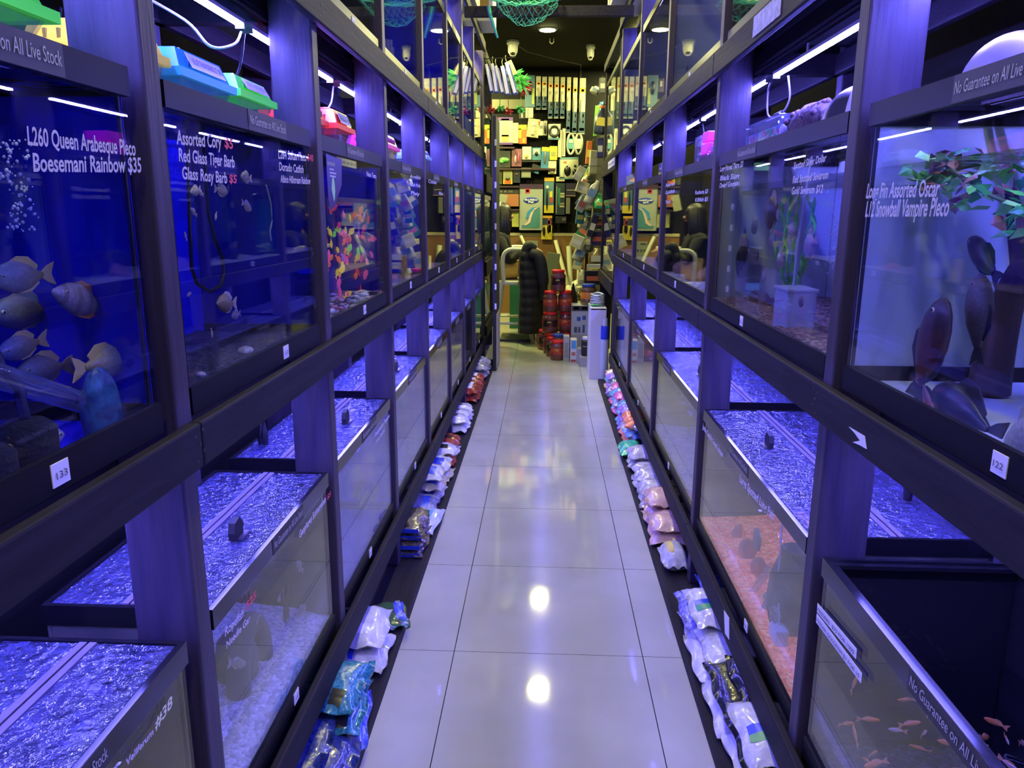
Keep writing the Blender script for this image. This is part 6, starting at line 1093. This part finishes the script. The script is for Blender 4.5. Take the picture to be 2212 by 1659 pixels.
skin([[((0, 0, .76), .14), ((.06, -.10, .765), .105), ((.22, -.11, .775), .098), ((.38, -.11, .765), .082), ((.412, -.11, .62), .070), ((.38, -.11, .42), .062), ((.34, -.11, .32), .056)], [((0, 0, .76), .14), ((.06, .10, .765), .105), ((.22, .11, .775), .098), ((.38, .12, .765), .082), ((.412, .12, .62), .070), ((.36, .12, .42), .062), ((.32, .12, .32), .056)]], 'trousers', TR, pn)
m = MB().ell((.015, 0, 1.365), (.118, .105, .115), 20, 14); rr = random.Random(2)
for k in range(46):
    a = rr.uniform(.75, 2 * PI - .75); x, y = .03 + .095 * math.cos(a), .10 * math.sin(a); L_ = rr.uniform(.22, .36); m.tube([(x * .8, y * .8, 1.42), (x * 1.1, y * 1.1, 1.34), (x * 1.25 - .01, y * 1.35, 1.22), (x * 1.2 - .03 + rr.gauss(0, .01), y * 1.4, 1.42 - L_)], [.02, .026, .024, .006], 6)
m.build('hair', HA, pn)
for q in (-1, 1): MB().ell((.113, q * .032, 1.352), (.012, .014, .009), 8, 6).build('eye', M('eye white', (.7, .7, .7), .3), pn)
MB().ell((.128, 0, 1.325), (.022, .013, .02), 10, 8).build('nose', SK, pn); MB().ell((.116, 0, 1.29), (.012, .024, .007), 10, 6).build('mouth', M('lips', (.35, .1, .08), .4), pn)
for hx, hy, hz in ((.35, -.07, .98), (.34, .09, .98)):
    hd = [[((hx, hy, hz), .024), ((hx + .03, hy, hz + .003), .028), ((hx + .06, hy, hz), .024)]]; hl = []
    for k in range(4): o_ = -.024 + .016 * k; l = [.055, .066, .062, .048][k]; hd.append([((hx + .06, hy, hz), .024), ((hx + .075, hy + o_, hz - .004), .009), ((hx + .075 + l * .5, hy + o_, hz - .016), .008), ((hx + .075 + l * .8, hy + o_, hz - .034), .007)])
    hd.append([((hx + .03, hy, hz + .003), .028), ((hx + .045, hy - .032, hz - .008), .011), ((hx + .075, hy - .042, hz - .022), .009)]); skin(hd, 'hand', SK, pn)
for q in (-.11, .12): MB().ell((.42, q, .20), (.12, .045, .05), 14, 10).build('shoe', M('dark shoe', (.015, .015, .015), .5), pn)
WM = M('white powder coat', (.62, .62, .56), .35)
t = thing('bar_chair', 'tall white metal chair under the seated person', 'chair', (-.42, YP, 0))
for y in (-.30, .30):
    MB().tube(curve([(-.02, y, .66), (-.03, y, .80), (-.02, y, .93), (.04, y, .985), (.14, y, .99), (.30, y, .985)]), .022, 10).build('armrest', WM, t)
    for x0, x1 in ((-.04, -.14), (.30, .36)): MB().tube([(x0, y, .66), (x1, y, .0)], .018, 8).build('leg', WM, t)
MB().box((-.08, -.31, .615), (.34, .31, .655), .012).build('seat', WM, t)
for y in (-.30, .30): MB().tube([(-.12, y, .20), (.35, y, .20)], .014, 8).build('footrest', WM, t)
MB().tube([(.35, -.30, .14), (.35, .30, .14)], .014, 8).build('footrest', WM, t)
PJ = M('black quilted nylon', (.008, .008, .010), .75, bump=.4, ns=20)
a = at(1145, 530, 'y', 8.05); jx = a.x; t = thing('padded_jacket', 'long black quilted jacket draped beside the white chair', 'jacket', (jx, 7.91, .12)); m = MB(); rows = []; nr = 60; nc = 28
for i in range(nr + 1):
    f = i / nr; z = .86 * f; w = .125 + .012 * math.sin(7 * f) - .07 * max(0, f - .75) * 3; dp = .085 + .02 * abs(math.sin(PI * f * 9)); 
    for k in range(nc):
        a_ = 2 * PI * k / nc; q = .02 * math.sin(a_ * 3 + 1); rows.append(((w + q * .6) * math.cos(a_) + .02 * math.sin(f * 5) - .03 * max(0, f - .7), (dp + q) * math.sin(a_) , z))
m.add(rows, [(i * nc + k, i * nc + (k + 1) % nc, (i + 1) * nc + (k + 1) % nc, (i + 1) * nc + k) for i in range(nr) for k in range(nc)] + [list(range(nr * nc, nr * nc + nc)), list(range(nc))[::-1]], True); m.build('quilted_body', PJ, t)
MB().tube(curve([(.02, -.07, .84), (.10, -.10, .80), (.14, -.09, .60), (.15, -.08, .36)]), [.055] * 6 + [.06] * 6 + [.045] * 4, 12).build('sleeve', PJ, t); MB().tube(curve([(-.06, -.05, .80), (-.02, -.06, .92), (.05, -.04, .88)]), .045, 12).build('hood', PJ, t); MB().tube([(-.10, -.085, .80), (-.115, -.088, .4), (-.10, -.085, .02)], .004, 6).build('zip', M('zip metal', (.35, .33, .25), .3, .8), t)
t = thing('grey_pad', 'dark grey slab foot on the floor under the jacket', 'stand', (-.20, 8.25, 0)); MB().box((-.28, -.2, 0), (.10, .2, .03), .004).build('plate', M('dark plate', (.03, .035, .03), .5), t); MB().poly([(.06, -.21, .0), (.10, -.21, .0), (.05, -.21, .17), (.01, -.21, .17)], (0, 1, 0), .02).build('white_foot', WM, t)
carton(-.42, 9.0, 0, -.15, 9.3, .55, (.02, .16, .11), 'dark green box standing behind the white chair')
# ------------------------------------------------------------------ jars and boxes beside the aisle
JP = {'red': M('red jar lid', (.72, .02, .02), .3), 'blue': M('blue jar lid', (.03, .08, .42), .3)}; PEL = M('jar of pellets', (.13, .03, .02), .25, c2=(.22, .07, .04), ns=120, coat=.7); PEL2 = M('jar of brown food', (.12, .07, .03), .25, c2=(.18, .11, .05), ns=90, coat=.7); LBR = M('red jar label', (.42, .02, .02), .4, c2=(.55, .10, .04), ns=18); LBK = M('black jar label', (.015, .012, .012), .35, c2=(.30, .02, .03), ns=12, hard=True); LBO = M('orange jar label', (.70, .22, .03), .4)
def jar(u, v, Y, r, h, lid, lb, label, z=None):
    c = at(u, v, 'y', Y); z = z if z is not None else c.z; t = thing('food_jar', label, 'jar', (c.x, Y, z)); MB().lathe([(0, 0), (r * .92, 0), (r, .008), (r, h * .25), (r * .96, h * .3), (r * .96, h * .62), (r, h * .66), (r * .98, h * .76), (r * .74, h * .86), (r * .74, h * .88)], n=28).build('jar_body', PEL if lb is not LBO else PEL2, t)
    MB().lathe([(r * .972, h * .30), (r * .978, h * .31), (r * .978, h * .61), (r * .972, h * .62)], n=28).build('jar_label', lb, t); MB().lathe([(0, h * .87), (r * .82, h * .87), (r * .84, h * .88), (r * .84, h * .985), (r * .8, h), (0, h)], n=28).build('jar_lid', JP[lid], t)
    MB().box((-r * .35, -r * .985, h * .50), (r * .15, -r * .975, h * .56)).build('label_mark', M('gold print', (.75, .42, .05), .4), t); return t
JH = .205
jar(1190, 750, 7.42, .078, JH, 'red', LBK, 'red-lidded jar at the base of the tower, left back', 0.0); jar(1176, 750, 7.62, .070, JH, 'red', LBK, 'red-lidded jar on the floor at the far left of the tower', 0.0); jar(1190, 750, 7.24, .045, .19, 'red', LBK, 'slim red-lidded jar on the floor before the tower', 0.0)
jar(1206, 750, 7.26, .072, .22, 'blue', LBO, 'blue-lidded jar on the floor behind the front red one', 0.0); jar(1222, 750, 7.5, .078, JH, 'red', LBR, 'red-lidded jar on the floor hidden behind the front ones', 0.0)
jar(1204, 775, 7.08, .071, .185, 'red', LBR, 'front red-lidded jar standing alone on the floor', 0.0)
jar(1188, 700, 7.44, .080, JH, 'red', LBK, 'black-labelled red-lidded jar in the second layer, left', JH + .001); jar(1222, 700, 7.5, .072, JH, 'red', LBR, 'red-lidded jar in the second layer, right', JH + .001)
jar(1189, 650, 7.45, .072, JH, 'red', LBR, 'red-labelled jar in the third layer, left', 2 * JH + .002); jar(1221, 650, 7.49, .074, JH, 'red', LBR, 'red-labelled jar in the third layer, right', 2 * JH + .002)
jar(1206, 600, 7.46, .074, JH, 'red', LBK, 'black-labelled red-lidded jar crowning the tower', 3 * JH + .003)
x = lambda u, Y: at(u, 700, 'y', Y).x
carton(x(1218, 7.0), 6.98, 0, x(1231, 7.0), 7.10, .24, (.42, .42, .36), 'narrow white carton with grey print beside the front jar', prints=(('y', .15, .85, .15, .75, (.28, .28, .26)),)); carton(x(1233, 6.96), 6.94, 0, x(1247, 6.96), 7.06, .215, (.62, .64, .62), 'white carton with blue top and red berries picture', prints=(('y', .15, .85, .60, .95, (.08, .35, .65)), ('y', .2, .8, .3, .45, (.5, .15, .1)), ('y', .1, .9, .02, .12, (.45, .1, .08))))
carton(x(1247, 6.9), 6.88, 0, x(1257, 6.9), 7.0, .14, (.35, .35, .36), 'small grey carton between the berries carton and black canister')
carton(x(1234, 7.3), 7.2, .0, x(1284, 7.3), 7.5, .215, (.30, .30, .27), 'low pale carton supporting the printed pump carton'); carton(x(1234, 7.3), 7.22, .2155, x(1272, 7.3), 7.45, .50, (.40, .43, .45), 'pump carton with dark top band and blue hexagons', prints=(('y', 0, 1, .82, 1, (.03, .03, .04)), ('y', .1, .4, .87, .95, (.35, .28, .08)), ('y', .55, .85, .87, .95, (.25, .25, .25)), ('y', .30, .50, .48, .62, (.03, .08, .30)), ('y', .60, .80, .52, .66, (.03, .08, .30)), ('y', .15, .32, .08, .28, (.08, .09, .10)), ('y', .38, .5, .08, .28, (.08, .09, .10)), ('y', .62, .75, .08, .35, (.03, .08, .2))))
c0x = x(1268, 6.82); carton(x(1254, 6.8), 6.74, 0, x(1286, 6.8), 6.95, .085, (.33, .34, .35), 'low grey carton under the black canister', prints=(('y', .55, .85, .3, .7, (.08, .08, .08)),))
t = thing('canister', 'black canister with white lid on the low grey carton', 'canister', (c0x, 6.85, .0855)); MB().box((-.045, -.045, 0), (.045, .045, .145), .012).build('canister_body', M('black canister', (.015, .015, .02), .3), t); MB().lathe([(0, .145), (.036, .145), (.038, .15), (.038, .172), (.034, .176), (0, .176)], n=24).build('canister_lid', M('white cap', (.7, .7, .7), .3), t); text('Gravity', .018, lab, t, (-.032, -.0455, .085), (1, 0, 0), (0, 0, 1), 'canister_lettering', w=.064)
jar(1270, 675, 7.32, .076, .20, 'blue', LBO, 'blue-lidded jar with orange label on the pump carton', .5005)
sack((x(1236, 7.15), 7.14, .22 and .0), (.035, .03, .06), M('black plastic', (.012, .012, .012), .3), 'small black wrapped pack beside the jars', 41); sack((x(1275, 7.1), 7.08, .0), (.03, .05, .14), PB, 'wrapped pale bundle in clear plastic by the canister', 42)
o = sack((x(1238, 7.62), 7.62, .0), (.055, .05, .34), M('black plastic', (.012, .012, .012), .3), 'tall black plastic bag behind the pump carton', 43)
wb = carton(.385, 6.22, 0, .515, 6.60, .60, (.60, .58, .66), 'tall white foam case standing at the end of the right rack'); MB().box((-.066, -.19, .585), (.066, .19, .602), .003).build('case_edge', M('off white edge', (.55, .55, .5), .5), wb)
t = thing('hose_coil', 'coil of clear hose with green band on the white foam case', 'hose', (.45, 6.42, .6025)); 
for k in range(5): MB().tube([(.055 * math.cos(a), .10 * math.sin(a), .012 + .02 * k + .004 * math.sin(3 * a + k)) for a in [2 * PI * j / 20 + k for j in range(21)]], .0085, 8, False).build('hose_loop', M('clear hose', (.45, .5, .52), .15, coat=.5), t)
MB().ell((-.02, -.09, .012), (.05, .03, .010), 14, 8).build('green_band', M('green band', (.03, .30, .08), .4), t)
t = thing('jug', 'clear water jug with blue label between foam case and rack', 'jug', (.5, 6.13, 0)); MB().lathe([(0, 0), (.030, 0), (.034, .01), (.034, .30), (.030, .40), (.022, .46), (.018, .50), (.018, .53)], n=20).build('jug_body', M('milky jug', (.45, .48, .62), .2), t); MB().lathe([(.0345, .36), (.0345, .46), (.031, .47)], n=20).build('jug_label', M('royal label', (.02, .04, .5), .4), t)
# ------------------------------------------------------------------ goods hanging along the right side past the rack
rr = random.Random(9)
hg = [(1252, 375, 26, 12, .55, (.60, .58, .42), 'white pack with a red stamp'), (1262, 392, 24, 10, .5, (.55, .58, .40), 'pale green pack'), (1258, 405, 20, 18, .3, (.58, .56, .40), 'crumpled cream pack'), (1268, 378, 30, 8, .45, (.18, .40, .16), 'slim green pack'), (1281, 415, 44, 15, .45, (.55, .52, .42), 'large white pack with red lines'), (1259, 430, 30, 12, .6, (.05, .10, .28), 'navy pack with yellow tip'),
      (1258, 440, 30, 13, .5, (.52, .52, .40), 'silver grey pack'), (1270, 445, 14, 16, .2, (.4, .4, .34), 'round grey tub'), (1253, 468, 26, 12, .1, (.03, .16, .22), 'teal clamshell'), (1267, 462, 22, 12, .4, (.06, .12, .16), 'dark blue bottle pack'), (1260, 482, 20, 16, .2, (.60, .60, .45), 'cream figure pack'), (1262, 500, 26, 18, .6, (.02, .20, .08), 'green bottle with white label'), (1288, 432, 24, 14, .3, (.06, .55, .16), 'bright green bag'),
      (1296, 440, 18, 16, 0, (.04, .42, .12), 'glossy green bag'), (1290, 462, 20, 16, .1, (.22, .20, .06), 'gold-capped black bottle'), (1280, 488, 40, 10, .3, (.03, .03, .04), 'dark tool pack'), (1292, 480, 24, 18, 0, (.05, .05, .08), 'black bag with a red and yellow band'), (1247, 522, 24, 18, .4, (.60, .58, .36), 'cream pack'), (1252, 524, 10, 14, 0, (.85, .80, .05), 'bright yellow pack'), (1253, 545, 34, 18, .4, (.28, .30, .30), 'grey cylinder pack'),
      (1271, 520, 34, 10, .2, (.20, .20, .24), 'slim silver pack'), (1291, 515, 26, 22, 0, (.05, .04, .12), 'violet and black pack'), (1292, 556, 34, 30, 0, (.12, .08, .05), 'patterned brown pack with cream oval'), (1290, 580, 16, 32, 0, (.45, .46, .48), 'grey cloth bundle'), (1250, 565, 30, 14, .2, (.55, .5, .4), 'pale wrapped pack'), (1258, 598, 26, 14, 0, (.35, .36, .34), 'grey canister pack'), (1280, 600, 26, 26, 0, (.02, .02, .03), 'black bag'), (1282, 350, 40, 12, .05, (.62, .60, .42), 'cream box with black corner marks'),
      (1298, 262, 44, 18, .1, (.03, .04, .10), 'navy box with white tools'), (1288, 262, 52, 6, .05, (.20, .50, .08), 'slim green box'), (1297, 320, 34, 9, 0, (.03, .03, .12), 'dark blue card with white rings'), (1300, 232, 18, 14, 0, (.04, .12, .25), 'blue card box'), (1301, 185, 26, 9, 0, (.06, .06, .08), 'black bottle box with cyan stripe'), (1272, 330, 40, 8, .05, (.55, .15, .05), 'orange and white box'), (1286, 195, 12, 14, .5, (.40, .38, .32), 'small pale plastic figure')]
for i, (u, v, hp_, wp, tl, c_, lb) in enumerate(hg):
    Y = 8.0 + (i * 7 % 13) * .09 - (.2 if u > 1280 else 0); Y = max(7.66, Y); p = at(u, v, 'y', Y); h_ = hp_ * Y / FPX * 1.15; w_ = wp * Y / FPX * 1.4; c_ = tuple(round(v_ * .8, 3) for v_ in c_); t = thing('hanging_pack', f'{lb} hanging on the right side past the rack', 'pack', p, None, (0, tl, .15 * math.sin(i)))
    if i % 3 == 1: MB().lathe([(0, -h_ / 2), (w_ * .45, -h_ / 2), (w_ * .5, -h_ * .4), (w_ * .5, h_ * .2), (w_ * .25, h_ * .36), (w_ * .25, h_ * .5), (0, h_ * .5)], n=16).build('pack_body', M(f'pack {c_}', c_, .3), t)
    else: MB().box((-w_ / 2, -.025, -h_ / 2), (w_ / 2, .025, h_ / 2), .006).build('pack_body', M(f'pack {c_}', c_, .3), t)
    MB().box((-w_ * .38, -.0275 if i % 3 != 1 else -w_ * .5, -h_ * .2), (w_ * .38, -.0255 if i % 3 != 1 else -w_ * .47, h_ * .12)).build('pack_label', M(f'label tone {i % 5}', [(.6, .58, .45), (.5, .12, .06), (.55, .55, .55), (.6, .5, .1), (.15, .25, .4)][i % 5], .4), t)
    mi = (Matrix.Translation(p) @ t.rotation_euler.to_matrix().to_4x4()).inverted(); q = Vector((p.x, p.y, p.z)) + t.rotation_euler.to_matrix() @ Vector((0, 0, h_ / 2)); MB().tube([mi @ (q - Vector((0, 0, .01))), mi @ Vector((q.x, q.y, q.z + .012)), mi @ Vector((.6395, q.y, q.z + .012))], .003, 5).build('added_rod', BLK, t)  # rod added as a support, run from the pack to the panel
t = thing('slatwall', 'dark slatted panel carrying the goods on the right side', 'panel', (.64, 8.9, 0)); MB().box((0, -1.2, 0), (.04, 1.3, 2.6), .003).build('panel_board', BLKM, t)
for k in range(12): MB().box((-.004, -1.19, .5 + k * .17), (-.0002, 1.29, .51 + k * .17)).build('slat_groove', M('slat edge', (.05, .05, .05), .4), t)
t = thing('slatwall', 'dark slatted panel on the left past the black display board', 'panel', (-.95, 9.0, 0)); MB().box((0, -1.0, 0), (.04, 1.2, 2.4), .003).build('panel_board', BLKM, t)

# ------------------------------------------------------------------ top tier contents
weed((.70, 2.12, Z0T + .038), .40, 30, .06, 'bushy green plastic plant in the second top right tank', M('deep green leaf', (.02, .25, .06), .5), 201, .012); weed((.72, 2.40, Z0T + .038), .34, 24, .06, 'second bushy green plant in the second top right tank', M('deep green leaf', (.02, .25, .06), .5), 202, .012)
o = MB().ell((0, 0, .09), (.04, .06, .16), 14, 10).build('hollow_stump', M('black stump', (.01, .01, .012), .8), label='black hollow stump in the third top right tank', cat='ornament'); o.location = (.68, 2.85, Z0T + .11)
m = MB(); m.lathe([(0, 0), (.03, 0), (.045, .06), (.04, .065), (0, .06)], n=16); o = m.build('plant_pot', M('green pot', (.03, .14, .08), .5), label='hanging green pot in the third top right tank', cat='pot'); o.location = (.66, 2.95, Z0T + .40)
for i, (y, x_) in enumerate(((3.1, .62), (3.3, .66), (3.45, .63))): fish(1, x_, (1480 + 0 * i, 120 + 20 * i), (1486, 100 + 20 * i), 'big', OSC3, FD, ['brown fish high in the third top right tank', 'brown fish at mid height, third top right tank', 'brown fish low in the third top right tank'][i], None, 'cichlid')
for k, y in ((3, 2.3), (4, 3.1)): weed((-.72, y, Z0T + .038), .42, 26, .06, f'dark plant in the {ORD[k - 1]} bay of the top left tier', M('dark moss leaf', (.02, .08, .03), .5), 210 + k, .010)
for i in range(7): o = MB().tube([(0, 0, 0), (.0, .01 * (i % 3 - 1), .09 + .01 * (i % 3))], .006, 6).build('plastic_weed', M('lilac weed', (.45, .42, .8), .5), label='short lilac plastic weed in the fourth bay, top left tier', cat='plant', group='lilac weeds'); o.location = (-.61, 2.85 + .05 * i, Z0T + .034)
